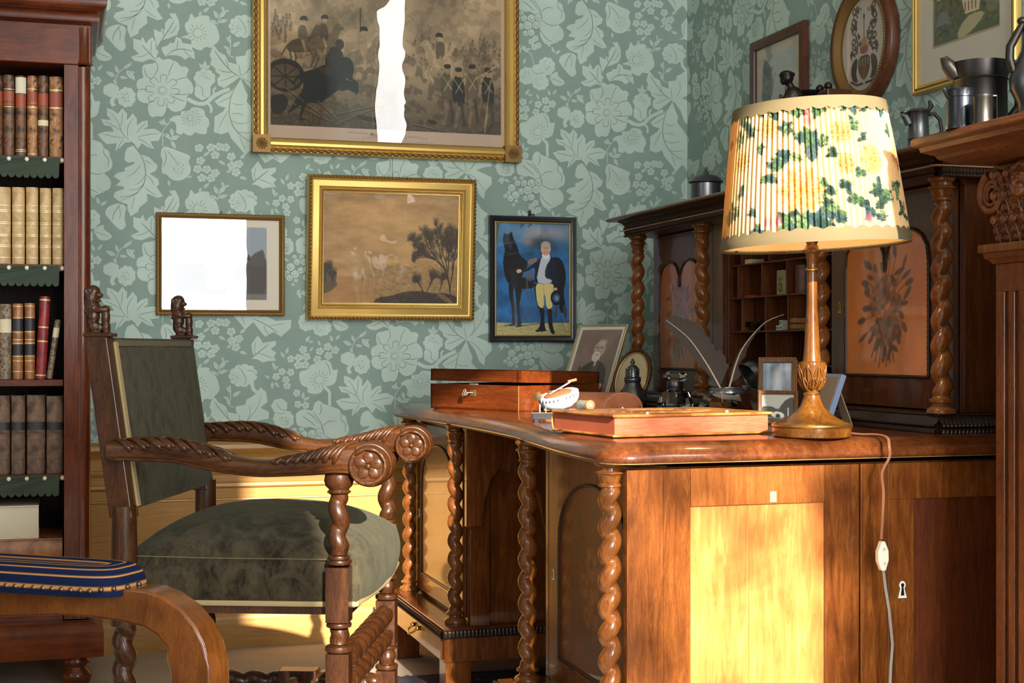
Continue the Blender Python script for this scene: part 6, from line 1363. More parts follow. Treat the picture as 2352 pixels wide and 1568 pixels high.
s.blend(np.exp(-((s.X+76)/16)**2), (222, 150, 70), .7)  # orange tone of the side the sun misses, painted into the fabric
W_, H_ = s.w, s.h; c = s.lin(); vs = []
for j in range(H_):
    v = 1-j/(H_-1); z = lerp(ZB, ZT, v); R0 = lerp(RB, RT, v)+.006*math.sin(math.pi*v)*.3
    for i in range(W_-1):
        ph = -180+360*i/(W_-1); pl = math.sin(math.radians(ph)*95+.5*math.sin(ph*.11)); R1 = R0+.0038*math.copysign(abs(pl)**.7, pl)
        a = math.radians(ph+A_CAM); vs.append((R1*math.cos(a), R1*math.sin(a), z))
n = W_-1; mb = MB(); mb.v = vs; mb.f = [(j*n+i, (j+1)*n+i, (j+1)*n+(i+1) % n, j*n+(i+1) % n) for j in range(H_-1) for i in range(n)]; mb.m = [0]*len(mb.f)
m = bpy.data.materials.new('floral_shade_fabric'); m.use_nodes = True; nt = m.node_tree; nt.nodes.clear()
o = nt.nodes.new('ShaderNodeOutputMaterial'); mx = nt.nodes.new('ShaderNodeMixShader'); d = nt.nodes.new('ShaderNodeBsdfDiffuse'); tr_ = nt.nodes.new('ShaderNodeBsdfTranslucent'); a = nt.nodes.new('ShaderNodeAttribute'); a.attribute_name = 'Col'
link(nt, a.outputs[0], d.inputs[0]); link(nt, a.outputs[0], tr_.inputs[0]); mx.inputs[0].default_value = .26; link(nt, d.outputs[0], mx.inputs[1]); link(nt, tr_.outputs[0], mx.inputs[2]); link(nt, mx.outputs[0], o.inputs[0])
fab = mb.build('pleated_fabric', m, sh_, smooth=180, col=c[:, :n].reshape(-1, 3))
m2 = bpy.data.materials.new('shade_lining'); m2.use_nodes = True; nt = m2.node_tree; nt.nodes.clear()
o = nt.nodes.new('ShaderNodeOutputMaterial'); mx = nt.nodes.new('ShaderNodeMixShader'); d = nt.nodes.new('ShaderNodeBsdfDiffuse'); tr_ = nt.nodes.new('ShaderNodeBsdfTranslucent')
d.inputs[0].default_value = (.85, .66, .36, 1); tr_.inputs[0].default_value = (.85, .70, .45, 1); mx.inputs[0].default_value = .45; link(nt, d.outputs[0], mx.inputs[1]); link(nt, tr_.outputs[0], mx.inputs[2]); link(nt, mx.outputs[0], o.inputs[0])
MB().grid(lambda u, v: ((lerp(RB, RT, v)-.006)*math.cos(2*math.pi*u), (lerp(RB, RT, v)-.006)*math.sin(2*math.pi*u), lerp(ZB+.002, ZT, v)), 72, 4, cu=True).build('lining', m2, sh_, smooth=180)
def braid(z0, dz, r0, up):
    def fn(u, v):
        a = 2*math.pi*u; e = (.006*abs(math.sin(a*19))) if (v > .99) == up and (v > .99 or v < .01) else 0
        z = z0+dz*v+(e if up else -e*0); return ((r0(z)+.0045+.0012*math.sin(v*math.pi))*math.cos(a), (r0(z)+.0045+.0012*math.sin(v*math.pi))*math.sin(a), z)
    return MB().grid(fn, 300, 6, cu=True)
rz_ = lambda z: lerp(RB, RT, (z-ZB)/(ZT-ZB))
BR2 = mat('woven_gold_braid', srgb(104, 90, 60), .85)
bump_nt = BR2.node_tree
part(braid(ZB-.004, .021, rz_, True), 'braid_trim', BR2, sh_, smooth=180)
def fnt(u, v): a = 2*math.pi*u; z = ZT+.004-(.020+.005*abs(math.sin(a*17)))*v; return ((rz_(z)+.0045)*math.cos(a), (rz_(z)+.0045)*math.sin(a), z)
part(MB().grid(fnt, 300, 5, cu=True), 'braid_trim', BR2, sh_, smooth=180)
tilt = Matrix.Rotation(math.radians(2.6), 4, Vector((_s, _c, 0))*-1)
sh_.matrix_local = Matrix.Translation((0, 0, (ZB+ZT)/2))@tilt@Matrix.Translation((0, 0, -(ZB+ZT)/2))
mb = MB()
for k in range(3): a = k*2.094; mb.tube([(0, 0, ZT-.03), (rz_(ZT)*.97*math.cos(a), rz_(ZT)*.97*math.sin(a), ZT-.004)], .0018, 6)
mb.lathe((0, 0, ZT-.034), [(.006, -.01), (.006, .01)], 12); part(mb, 'spider', BRASS, sh_)
part(MB().lathe((0, 0, 0), [(.014, zl(541)), (.014, zl(541)+.05), (.01, zl(541)+.05)], 20).tube([(0, 0, zl(541)+.05), (0, 0, ZT-.04)], .002, 6), 'bulb_socket', BRASS, lp)
mb_ = bpy.data.materials.new('bulb_glow'); mb_.use_nodes = True; e_ = mb_.node_tree.nodes['Principled BSDF']; e_.inputs['Emission Color'].default_value = (1, .72, .38, 1); e_.inputs['Emission Strength'].default_value = 12
part(MB().ball((.0, 0, zl(541)+.085), (.024, .024, .032), 20), 'bulb', mb_, lp, smooth=180)
bl_ = lamp('bulb_light', 'POINT', (LX, LY, DT+zl(541)+.15), 1.9, (1, .74, .42), shadow_soft_size=.04)
# cord with hand switch
c1_, c2_ = R(1960, 996, Z=DT), R(2008, 1008, Z=DT)
pts = [(LX+.080, LY+.02, DT+.006), (-.60, -2.19, DT+.004), (-.585, -2.225, DT+.005), (-.583, -2.258, DT+.001), (-.590, -2.276, DT-.012), (-.590, -2.277, .74)]
pts += [tuple(R(x, y, Y=-2.272)) for x, y in ((2026, 1085), (2029, 1130), (2027, 1190), (2024, 1238))]
sp = [Vector(p) for p in pts]; q = []
for i in range(len(sp)-1):
    p0, p1, p2, p3 = sp[max(0, i-1)], sp[i], sp[i+1], sp[min(len(sp)-1, i+2)]
    for k in range(6): t = k/6; q.append(.5*((2*p1)+(p2-p0)*t+(2*p0-5*p1+4*p2-p3)*t*t+(3*p1-p0-3*p2+p3)*t**3))
q.append(sp[-1])
cd = MB().tube([p+Vector((.0014, 0, 0)) for p in q], .0017, 8).tube([p-Vector((.0014, 0, 0)) for p in q], .0017, 8)
cordt = thing('lamp_cord', 'brown twin flex with cream hand switch hanging from the table lamp over the desk end', 'cord', (0, 0, 0))
part(cd, 'brown_flex', mat('brown_flex_plastic', srgb(150, 96, 66), .35), cordt, smooth=80)
gp = [tuple(R(x, y, Y=-2.272)) for x, y in ((2029, 1310), (2034, 1350), (2042, 1400), (2046, 1440), (2050, 1480), (2046, 1530), (2043, 1600))]+[(-.575, -2.28, .05), (-.56, -2.30, .004), (-.40, -2.36, .004)]
part(MB().tube([Vector(p)+Vector((.0013, 0, 0)) for p in gp], .0016, 8).tube([Vector(p)-Vector((.0013, 0, 0)) for p in gp], .0016, 8), 'grey_flex', mat('grey_flex_plastic', srgb(140, 140, 132), .3), cordt, smooth=80)
sc = R(2025.5, 1276, Y=-2.272); o_ = [(-.0032, .028), (.0040, .028), (.0112, .010), (.0118, -.008), (.0050, -.028), (-.0030, -.028), (-.0105, -.010), (-.011, .008)]
sw = part(MB().prism([(a+.0, b) for a, b in o_], lambda a, b, d: (sc.x+a, sc.y-d, sc.z+b), -.007, .007), 'hand_switch', mat('cream_plastic', srgb(236, 228, 204), .35), cordt, smooth=0, bevel=.0025)
part(MB().lathe((sc.x+.001, sc.y-.0068, sc.z+.013), [(.0032, 0), (.0028, .0008), (0, .0008)], 14, Matrix.Rotation(math.pi/2, 3, 'X')).lathe((sc.x+.002, sc.y-.0068, sc.z-.014), [(.0032, 0), (.0028, .0008), (0, .0008)], 14, Matrix.Rotation(math.pi/2, 3, 'X')), 'screw', mat('cream_dark', srgb(200, 190, 166), .4), sw)
# ------------------------------------------------------------------ things on the desk
# leather album with red page edges
al = thing('leather_album', 'large brown leather album with bright red page edges and small studs, lying beside the lamp', 'book', (-.925, -1.965, DT), math.radians(7.5))
LA = leather('album_leather', srgb(110, 62, 26), srgb(176, 116, 58), .3, sc=14)
a_, b_, hh = .18, .134, .0445
part(MB().box(-a_, a_, -b_, b_, .0015, .0065), 'back_cover', LA, al, smooth=0, bevel=.0022)
part(MB().box(-a_, a_, -b_, b_, hh-.006, hh), 'front_cover', LA, al, smooth=0, bevel=.0025)
part(MB().grid(lambda u, v: (-a_+.004+2*(a_-.004)*v, b_-.004+.010*math.sin(math.pi*u), .002+(hh-.003)*u), 9, 2), 'spine', LA, al, smooth=80)
part(MB().box(-a_+.006, a_-.008, -b_+.006, b_-.003, .006, hh-.0055), 'page_block', wood('red_page_edges', srgb(150, 64, 46), srgb(186, 96, 72), srgb(208, 132, 106), 'X', dk=.85, rough=.7, coat=0, stretch=40, sc=30, figure=.2), al, smooth=0)
for x in (-.095, .085):
    for z, h in ((hh, 1), (.002, -1)): part(MB().lathe((x, -b_+.02, z), [(.0045, 0), (.0042, .002*h), (.003, .004*h), (0, .0045*h)] if h > 0 else [(.005, 0), (.004, -.0015), (0, -.0017)], 14), 'stud', STEEL, al, smooth=60)
mb = MB()
for i in range(26): t = i/26*6.283; mb.ball((.09*math.cos(t), .06*math.sin(t), hh), (.018+.006*math.sin(i*2.3), .012, .0016), 10, rot=rotz(t))
part(mb, 'embossed_ornament', LA, al, smooth=180)
# mahogany box, lid ajar, with key
Cb, Lb, Rb = Vector((-.9156, -.9673)), Vector((-1.085, -.6144)), Vector((-.6633, -.7104))
e1 = (Lb-Cb).normalized(); L1 = .37; e2 = Vector((-e1.y, e1.x))*-1; e2 = e2 if e2.dot(Rb-Cb) > 0 else -e2; L2 = .31
ang = math.atan2(e2.y, e2.x)
bx = thing('wooden_box', 'mahogany box with lid ajar and key in the lock, far end of the desk', 'box', (Cb.x, Cb.y, DT), ang)
# local x along e2 (right side), local y along e1 (left face at x=0)
hb = .070
W_box = wood('box_mahogany', srgb(72, 30, 12), srgb(108, 50, 22), srgb(140, 74, 34), 'Y', rough=.28, coat=.8, crough=.08)
W_boxs = wood('box_mahogany_side', srgb(90, 34, 16), srgb(138, 62, 30), srgb(170, 88, 46), 'X', rough=.28, coat=.8, crough=.08)
t_ = .009
mb = MB().box(0, L2, 0, L1, 0, .006).box(0, t_, 0, L1, 0, hb).box(L2-t_, L2, 0, L1, 0, hb).box(0, L2, L1-t_, L1, 0, hb).box(t_, L2-t_, 0, t_, 0, hb)
part(mb, 'body', W_box, bx, smooth=0, bevel=.0008)
lid = part(MB().box(-L2, 0, 0, L1, .030, .034).box(-L2, -L2+t_, 0, L1, 0, .034).box(-t_, 0, 0, L1, 0, .034).box(-L2, 0, L1-t_, L1, 0, .034).box(-L2, 0, 0, t_, 0, .034), 'lid', W_box, bx, smooth=0, bevel=.0008)
lid.location = (L2, 0, hb+.0006); lid.rotation_euler = (0, math.radians(1.5), 0)
part(MB().box(.0004, -.0006, -.0006, .0008, 0, hb), 'corner_stringing', mat('pale_stringing', (0, 0, 0)), bx, smooth=0)
ky = .185
es = part(MB().box(-.0015, .001, ky-.011, ky+.011, hb-.032, hb-.014), 'lock_plate', mat('old_brass', srgb(150, 130, 88), .4, .8), bx, smooth=0)
kk = MB().tube([(-.001, ky, hb-.022), (-.022, ky+.004, hb-.022)], .0016, 8)
for dy, dz in ((0, .0055), (.005, -.003), (-.005, -.003)):
    kk.tube([(-.027+.0*dy, ky+.004+dy+.0045*math.cos(a), hb-.022+dz+.0045*math.sin(a)) for a in [i*.524 for i in range(12)]], .0013, 6, closed=True)
key = tag(kk.build('key', mat('worn_steel', srgb(190, 176, 160), .35, .8), smooth=80), 'small key with trefoil bow, in the lock of the mahogany box', 'key'); key.location = bx.location; key.rotation_euler = bx.rotation_euler
part(MB().box(-.0008, .006, ky-.016, ky+.016, hb-.0008, hb+.003), 'lock_catch', STEEL, bx, smooth=0, bevel=.0006)
for xx in (.085, .20): 
    h_ = MB().lathe((xx, -.002, .040), [(.009, 0), (.008, .002), (.004, .005), (.0055, .009), (.004, .012), (0, .0125)], 20, Matrix.Rotation(math.pi/2, 3, 'X')); part(h_, 'knob', mat('old_brass', (0, 0, 0)), bx, smooth=60)
# chrome machine with tilted graduated wheel
def camp(px, t, z=DT): x = (px-1176)/FPX*t; a, b = c2r(x, t); return Vector((a, b, z))
p0 = camp(1300, 3.44)
mc = thing('desk_machine', 'small vintage desk machine with a tilted white graduated wheel on a black tray', 'machine', p0, -TH)
TRAY = mat('black_enamel', srgb(40, 42, 46), .25, .2, coat=.6)
mb = MB().box(-.078, .075, -.045, .05, .010, .013); mb.box(-.078, .075, -.047, -.045, .006, .020).box(-.078, .075, .05, .052, .006, .020).box(-.080, -.078, -.047, .052, .006, .020).box(.075, .077, -.047, .052, .006, .020)
for x in (-.07, .068):
    for y in (-.04, .045): mb.box(x-.005, x+.005, y-.004, y+.004, 0, .010)
part(mb, 'tray', TRAY, mc, smooth=0, bevel=.0006)
rim = MB().tube([(-.081, -.048, .0205), (.078, -.048, .0205), (.078, .053, .0205), (-.081, .053, .0205)], .0016, 6, closed=True); part(rim, 'tray_rim', mat('copper_rim', srgb(150, 96, 72), .35, .6), mc)
WHE = mat('white_enamel', srgb(196, 202, 208), .3, .1, coat=.4)
rot = Matrix.Rotation(math.radians(-14), 3, 'Y')@Matrix.Rotation(math.radians(9), 3, 'X')
wc = Vector((-.016, .004, .054))
wh = MB().lathe(wc, [(.030, -.022), (.040, -.016), (.046, -.008), (.048, .002), (.0475, .010), (.0445, .012), (.040, .010), (.030, .008), (0, .008)], 56, rot, fn=lambda a, z: 1+(.025*math.cos(a*28) if .0 < z < .0105 else 0))
w_o = part(wh, 'wheel', WHE, mc, smooth=40)
mb = MB()
for i in range(30): a = 2*math.pi*i/30; c = wc+rot@Vector((.0484*math.cos(a), .0484*math.sin(a), .004)); mb.obox(c, (.0006, .0009, .0022), rot@rotz(a))
part(mb, 'graduation', BLACK, w_o, smooth=0)
part(MB().lathe(wc, [(.032, .009), (.033, .012), (.028, .014), (0, .014)], 40, rot), 'orange_disc', mat('orange_rubber', srgb(196, 96, 56), .6), w_o)
mb = MB(); mb.tube([wc+rot@Vector(v) for v in ((-.02, -.02, .018), (0, 0, .020), (.034, .012, .028))], .0022, 8).box(-.03, .045, -.01, .012, .013, .024).tube([(-.062, -.03, .012), (-.062, -.03, .040)], .0022, 8).tube([(-.048, -.03, .012), (-.048, -.03, .034)], .0016, 8).tube([(-.03, .0, .013), (-.02, .002, .034)], .008, 10)
part(mb, 'mechanism', STEEL, mc, smooth=60)
part(MB().obox(wc+rot@Vector((.040, .014, .030)), (.011, .004, .0028), rot), 'lever_grip', mat('orange_rubber', (0, 0, 0)), mc, smooth=0, bevel=.0015)
part(MB().box(-.012, .066, -.032, -.018, .020, .027).box(-.012, .066, .02, .034, .020, .027), 'rail', WHE, mc, smooth=0, bevel=.001)
RX2 = Matrix.Rotation(math.radians(112), 3, 'X')@Matrix.Rotation(0, 3, 'Z'); rr2 = rotz(math.radians(28))@Matrix.Rotation(math.pi/2, 3, 'X')
ro = part(MB().lathe((.048, -.01, .038), [(.0095, -.03), (.0105, -.03), (.0105, .012), (.0095, .012)], 28, rr2), 'roller', mat('grey_green_rubber', srgb(122, 124, 108), .5), mc, smooth=50)
part(MB().lathe((.048, -.01, .038), [(.0115, .010), (.0120, .013), (.0115, .018), (.0075, .0195)], 28, rr2), 'roller_cap', mat('orange_rubber', (0, 0, 0)), ro, smooth=50)
part(MB().lathe((.048, -.01, .038), [(.005, .018), (.005, .021), (0, .0212)], 16, rr2), 'screw', STEEL, ro, smooth=50)
for z_, x_, y_ in ((.058, -.066, -.012), (.060, -.036, .035)):
    part(MB().lathe((x_, y_, z_), [(.0105, 0), (.0105, .002), (.006, .0035), (0, .004)], 20, rotz(-.6)@Matrix.Rotation(math.pi/2, 3, 'X')), 'side_knob', mat('old_brass', (0, 0, 0)), mc)
# tan leather case
p0 = camp(1430, 3.86)
cs = thing('leather_case', 'tan leather case with rounded end flap and press stud, behind the red-edged album', 'case', p0, -TH+math.radians(20))
TAN = leather('tan_case_leather', srgb(176, 98, 62), srgb(204, 128, 90), .42, sc=9)
arch = [(-.057, 0)]+[(.057*-math.cos(a), .014+.040*math.sin(a)) for a in [math.pi*i/18 for i in range(19)]]+[(.057, 0)]
part(MB().prism(arch, lambda a, b, d: (a-.0-.72*d, d, b), .002, .15), 'body', TAN, cs, smooth=40, bevel=.001)
ef = part(MB().prism([(a*1.02, b*1.02) for a, b in arch], lambda a, b, d: (a, -d, b), 0, .003), 'end_flap', TAN, cs, smooth=30, bevel=.0012)
part(MB().tube([(a*.95, -.0036, b*.95+.001) for a, b in arch[1:-1]], .0006, 5), 'stitching', mat('pale_thread', srgb(222, 178, 150), .7), ef)
part(MB().lathe((0, -.003, .013), [(.0055, 0), (.005, .002), (.003, .0035), (0, .004)], 18, Matrix.Rotation(math.pi/2, 3, 'X')), 'press_stud', STEEL, ef)
part(MB().lathe((.049, -.003, .013), [(.0035, 0), (.003, .001), (0, .0012)], 14, Matrix.Rotation(math.pi/2, 3, 'X')), 'eyelet', PEWTER, ef)
def standing(name, label, px, t, beta, lean, w_, h, prof, fm, art, cat='picture frame', strut=True, win=.012, shape='rect', z=DT):
    p = camp(px, t, z); T_ = thing(name, label, cat, p, 0)
    T_.rotation_euler = (-lean, 0, -TH+beta)
    T_.rotation_mode = 'XYZ'
    o = MB().frame(w_, h, prof) if shape == 'rect' else None
    if o:
        o.v = [(a, b, c+h/2) for a, b, c in o.v]; part(o, 'frame', fm, T_, smooth=40)
        art.sheet('print', w_-2*win+.004, h-2*win+.004, -.004, T_, PAPER, dz=h/2)
        part(MB().box(-w_/2+win*.8, w_/2-win*.8, -.0068, -.006, win*.8, h-win*.8), 'glass', PG, T_, smooth=0)
        part(MB().box(-w_/2+.003, w_/2-.003, -.0025, .001, .003, h-.003), 'backing', BLACK, T_, smooth=0)
    if strut: part(MB().prism([(-.012, 0), (.012, 0), (.012, h*.65), (-.012, h*.65)], lambda a, b, d: (a, .003+d+(h*.65-b)*.55, b+(h*.65-b)*.55*math.tan(lean)*1.03), 0, .0015), 'strut', BLACK, T_, smooth=0)
    return T_
A8 = Art(84, 120, 0, 0, 84, 120, (128, 102, 90)); A8.a *= (.9+.2*A8.fbm(20, 4))[..., None]
# portrait in rectified canvas: x 0..84, y 0..120
A8.poly([14,118,16,84,24,64,36,56,48,54,60,58,70,70,72,100,70,118], (62, 48, 42)); A8.poly([40,56,48,52,54,58,50,72,46,84,42,70], (84, 66, 58)); A8.poly([43,56,46,54,48,60,45,64], (190, 176, 160))
A8.poly([22,62,16,66,18,84,26,70], (66, 52, 46), .8)
A8.ell(47, 36, 10, 13, (176, 152, 134)); A8.ell(50, 26, 9, 6, (190, 172, 154), .8, .5); A8.ell(44, 48, 7.5, 8, (206, 196, 184)); A8.line([41,42,48,43], 2, (218, 208, 196)); A8.line([40,34,44,34], 1.4, (84, 66, 58)); A8.line([48,34,52,34], 1.4, (84, 66, 58)); A8.line([46,35,45,40], 1, (130, 104, 92)); A8.line([42,45,47,45], 1, (110, 86, 76))
A8.poly([28,90,36,86,46,90,48,96,40,97,30,98], (186, 166, 148)); A8.poly([60,92,66,88,70,92,64,104,60,104], (186, 166, 148)); A8.line([20,100,30,104], 4, (150, 130, 112), .6)
A8.blend((((A8.X < 6) | (A8.X > 78) | (A8.Y < 6) | (A8.Y > 116))).astype(float), (206, 204, 188), 1)
SILV = mat('silvered_frame', srgb(176, 160, 122), .4, .6)
standing('standing_photograph', 'tall sepia portrait of a bearded man in thin pale frame, behind the wooden box', 1336, 4.40, math.radians(-40), math.radians(26), .185, .268, [(0, 0), (0, .007), (.003, .009), (.007, .007), (.007, 0)], SILV, A8, win=.007)
p = camp(1438, 4.20); of = thing('oval_picture', 'small oval frame with a bare cream picture, standing behind the pewter caster', 'picture frame', p); of.rotation_euler = (-math.radians(20), 0, -TH-math.radians(42))
def er(prof, ax, az, n=56):
    k = len(prof); mb = MB(); mb.grid(lambda u, v: ((ax-prof[int(round(v*(k-1)))][0])*math.cos(2*math.pi*u), -prof[int(round(v*(k-1)))][1], .09+(az-prof[int(round(v*(k-1)))][0])*math.sin(2*math.pi*u)), n, k, cu=True); return mb
part(er([(0, 0), (0, .008), (.004, .011), (.009, .009), (.012, .005), (.012, 0)], .066, .088), 'frame', W_fr, of); part(er([(.010, .006), (.012, .0085), (.014, .007)], .066, .088), 'gilt_slip', GOLD, of)
part(MB().grid(lambda u, v: (.056*v*math.cos(2*math.pi*u), -.0035, .09+.078*v*math.sin(2*math.pi*u)), 48, 2, cu=True), 'print', mat('cream_card', srgb(196, 176, 138), .7), of, smooth=0)
part(MB().prism([(-.02, .0), (.02, .0), (.015, .12), (-.015, .12)], lambda a, b, d: (a, .002+d+(.12-b)*.55, b+(.12-b)*.21), 0, .002), 'strut', BLACK, of, smooth=0)
# pewter caster
p = camp(1453, 4.02); k = thing('sugar_caster', 'pewter caster with a pierced domed lid, beside the oval frame', 'caster', p)
part(MB().lathe((0, 0, 0), [(.030, 0), (.032, .004), (.024, .010), (.034, .022), (.040, .035), (.036, .050), (.025, .064), (.021, .076), (.0235, .078), (.022, .080), (.0238, .083), (.0222, .086), (.0238, .090), (.021, .092)], 36), 'body', PEWTER, k, smooth=50)
cp = MB().lathe((0, 0, 0), [(.018, .091), (.0185, .108), (.015, .118), (.009, .1235), (.0045, .125), (.004, .128), (.007, .1305), (.0065, .134), (.003, .137), (.0035, .140), (0, .1435)], 30)
for i in range(9):
    a = i*.698
    for j in range(3): cp.ball((.0178*math.cos(a), .0178*math.sin(a), .096+.008*j), (.0028, .0028, .0036), 8)
part(cp, 'pierced_lid', PEWTER, k, smooth=50)
# faceted glass inkwell
GL = glass('cut_glass', (.93, .96, .95)); 
p = camp(1551, 4.02); k = thing('glass_inkwell', 'square cut-glass inkwell with faceted glass stopper, between the caster and the quills', 'inkwell', p, .5)
part(MB().lathe((0, 0, 0), [(.040, 0), (.047, .006), (.050, .022), (.036, .050), (.0215, .058), (.0205, .066), (.013, .066), (.013, .058), (.022, .046), (.022, .016), (0, .012)], 8), 'bottle', GL, k, smooth=0)
part(MB().lathe((0, 0, 0), [(.0215, .060), (.0225, .063), (.0225, .076), (.0215, .079), (.012, .079)], 32), 'collar', PEWTER, k, smooth=40)
part(MB().lathe((0, 0, 0), [(.012, .079), (.026, .081), (.033, .090), (.033, .098), (.020, .107), (0, .108)], 6), 'stopper', GL, k, smooth=0)
# glass inkstand with silver rim, open lid
p = camp(1672, 3.50); ik = thing('glass_inkstand', 'heavy pyramidal glass inkstand with its pewter lid open, two quills standing in it', 'inkstand', p, -TH+.10)
mb = MB(); a_, b_, hz_ = .070, .046, .064
o = []
for (hx, hy, z) in ((a_, .062, 0), (a_, .062, .006), (b_, .038, hz_)): o.append([(-hx, -hy, z), (hx, -hy, z), (hx, hy, z), (-hx, hy, z)])
mb.v = sum(o, []); mb.f = [(3, 2, 1, 0), (8, 9, 10, 11)]+[(j*4+i, j*4+(i+1) % 4, (j+1)*4+(i+1) % 4, (j+1)*4+i) for j in range(2) for i in range(4)]; mb.m = [0]*len(mb.f)
mb.lathe((0, 0, 0), [(0, .026), (.016, .028), (.024, .038), (.025, .0636)][::-1], 32, caps=False)
part(mb, 'glass_block', GL, ik, smooth=30)
part(MB().lathe((0, 0, 0), [(.030, .0642), (.044, .0642), (.044, .0675), (.040, .070), (.041, .0725), (.038, .076), (.030, .0765), (.029, .070), (.030, .0642)], 48, caps=False), 'rim', mat('silver_plate', srgb(168, 172, 176), .25, .9), ik, smooth=50)
ld = MB(); rl = Matrix.Rotation(math.radians(62), 3, 'Y')@Matrix.Rotation(math.radians(-12), 3, 'X')
ld.lathe((.060, .0, .104), [(.033, -.006), (.034, -.008), (.036, 0), (.036, .012), (.033, .018), (.020, .022), (0, .023)], 40, rl, caps=False); ld.lathe((.060, 0, .104), [(.031, -.006), (.030, .010), (0, .012)], 40, rl, caps=False)
part(ld, 'lid', PEWTER, ik, smooth=50); part(MB().box(.036, .052, -.008, .008, .068, .082), 'hinge', PEWTER, ik, smooth=0, bevel=.002)
# quills
VANE = mat('grey_brown_vane', srgb(70, 61, 54), .85); SHF = mat('quill_shaft', srgb(206, 190, 160), .45)
def quill(label, path, w0, side_r, side_l, twist_):
    """path in camera-plane pixels; the feather stands at depth t"""
    P_ = [R(x, y, D=t) for x, y, t in path]; n = 40; pts = []
    for i in range(n):
        u = i/(n-1)*(len(P_)-1); j = min(int(u), len(P_)-2); t = u-j; p0_, p1, p2, p3 = P_[max(0, j-1)], P_[j], P_[j+1], P_[min(len(P_)-1, j+2)]
        pts.append(.5*((2*p1)+(p2-p0_)*t+(2*p0_-5*p1+4*p2-p3)*t*t+(3*p1-p0_-3*p2+p3)*t**3))
    q = thing('quill_pen', label, 'quill', pts[0]); o0 = pts[0]; pts = [p-o0 for p in pts]
    part(MB().tube(pts, [lerp(.0028, .0006, i/(n-1)) for i in range(n)], 8), 'shaft', SHF, q, smooth=80)
    view = Vector((_s, _c, 0)); rg = random.Random(len(label))
    for sgn, prof in ((1, side_r), (-1, side_l)):
        mb = MB(); nn = 80
        def fn(u, v):
            k = u*(n-1); j = min(int(k), n-2); c = pts[j].lerp(pts[j+1], k-j); tg = (pts[min(j+2, n-1)]-pts[max(j-1, 0)]).normalized()
            a = tg.cross(view).normalized(); ca = Matrix.Rotation(twist_(u)*sgn, 3, tg)@a
            wd = 1.2*interp(prof, u)*(1+.05*math.sin(u*90)+.03*math.sin(u*233))
            return c+ca*sgn*wd*v+tg*wd*v*.55+view*(.004*math.sin(v*2.5)+.0008*math.sin(u*120))
        mb.grid(fn, nn, 6)
        part(mb, 'vane', VANE, q, smooth=180)
quill('broad grey quill leaning left out of the glass inkstand', [(1660, 900, 3.5), (1652, 886, 3.5), (1620, 830, 3.52), (1580, 775, 3.54), (1530, 735, 3.56)], 0, [(0, 0), (.22, 0), (.26, .020), (.34, .006), (.42, .012), (.7, .019), (.9, .012), (1, .001)], [(0, 0), (.22, 0), (.28, .034), (.42, .040), (.46, .030), (.7, .034), (.92, .016), (1, .001)], lambda u: .2)
quill('curled narrow grey quill leaning right out of the glass inkstand', [(1671, 900, 3.5), (1676, 886, 3.5), (1692, 830, 3.49), (1712, 790, 3.48), (1755, 742, 3.46), (1800, 722, 3.45)], 0, [(0, 0), (.22, 0), (.3, .010), (.5, .008), (.7, .006), (1, .001)], [(0, 0), (.22, 0), (.27, .022), (.36, .008), (.45, .020), (.52, .016), (.7, .010), (.92, .008), (1, .001)], lambda u: .5+1.1*u)
# small frames right of the inkstand
A9 = Art(60, 84, 0, 0, 60, 84, (130, 146, 158)); A9.a *= (.6+.8*A9.fbm(12, 3, 4, 20))[..., None]; A9.ell(30, 30, 12, 26, (196, 202, 202), .7, .8); A9.ell(20, 74, 24, 10, (168, 146, 96), .7, .6); A9.ell(48, 50, 10, 30, (90, 104, 112), .6, .7)
W_in = wood('inlaid_frame', srgb(70, 44, 26), srgb(116, 80, 50), srgb(146, 108, 70), 'Z', rough=.35)
sf = standing('tabletop_picture', 'small upright frame with striped inlay and blue-grey picture, left of the lamp stem', 1784, 3.37, math.radians(-14), math.radians(14), .088, .150, [(0, 0), (0, .012), (.002, .014), (.010, .013), (.011, .009), (.011, 0)], W_in, A9, win=.011)
mb = MB()
for i in range(20): z = .006+.0072*i; mb.obox((.0445, -.007, z), (.0006, .006, .0022), Matrix.Rotation(.5, 3, 'X'))
for i in range(12): mb.obox((-.04+.0072*i, -.0095, .1495), (.0022, .003, .0012))
part(mb, 'striped_inlay', mat('orange_inlay', srgb(206, 128, 60), .4), sf, smooth=0)
A10 = Art(60, 50, 0, 0, 60, 50, (168, 168, 158)); A10.poly([0,24,10,22,22,24,30,30,36,20,44,10,60,4,60,50,0,50], (62, 62, 56)); A10.blend((A10.noise(3, 5) > .6)*(A10.Y > 26), (84, 84, 76), .5); A10.poly([18,36,24,32,36,33,42,38,40,44,20,42], (206, 206, 198)); A10.ell(30, 41, 4, 5, (50, 50, 46)); A10.line([48,26,48,42], 2, (200, 200, 190)); A10.line([0,42,60,46], 1, (170, 170, 160)); A10.blend((A10.Y > 46).astype(float), (96, 96, 86), .8)
standing('tabletop_picture', 'small photo of a tree and white cottage in brown frame, beside the lamp base', 1787, 3.27, math.radians(-22), math.radians(5), .090, .076, [(0, 0), (0, .008), (.003, .011), (.007, .009), (.009, .007), (.009, 0)], W_in, A10, win=.009)
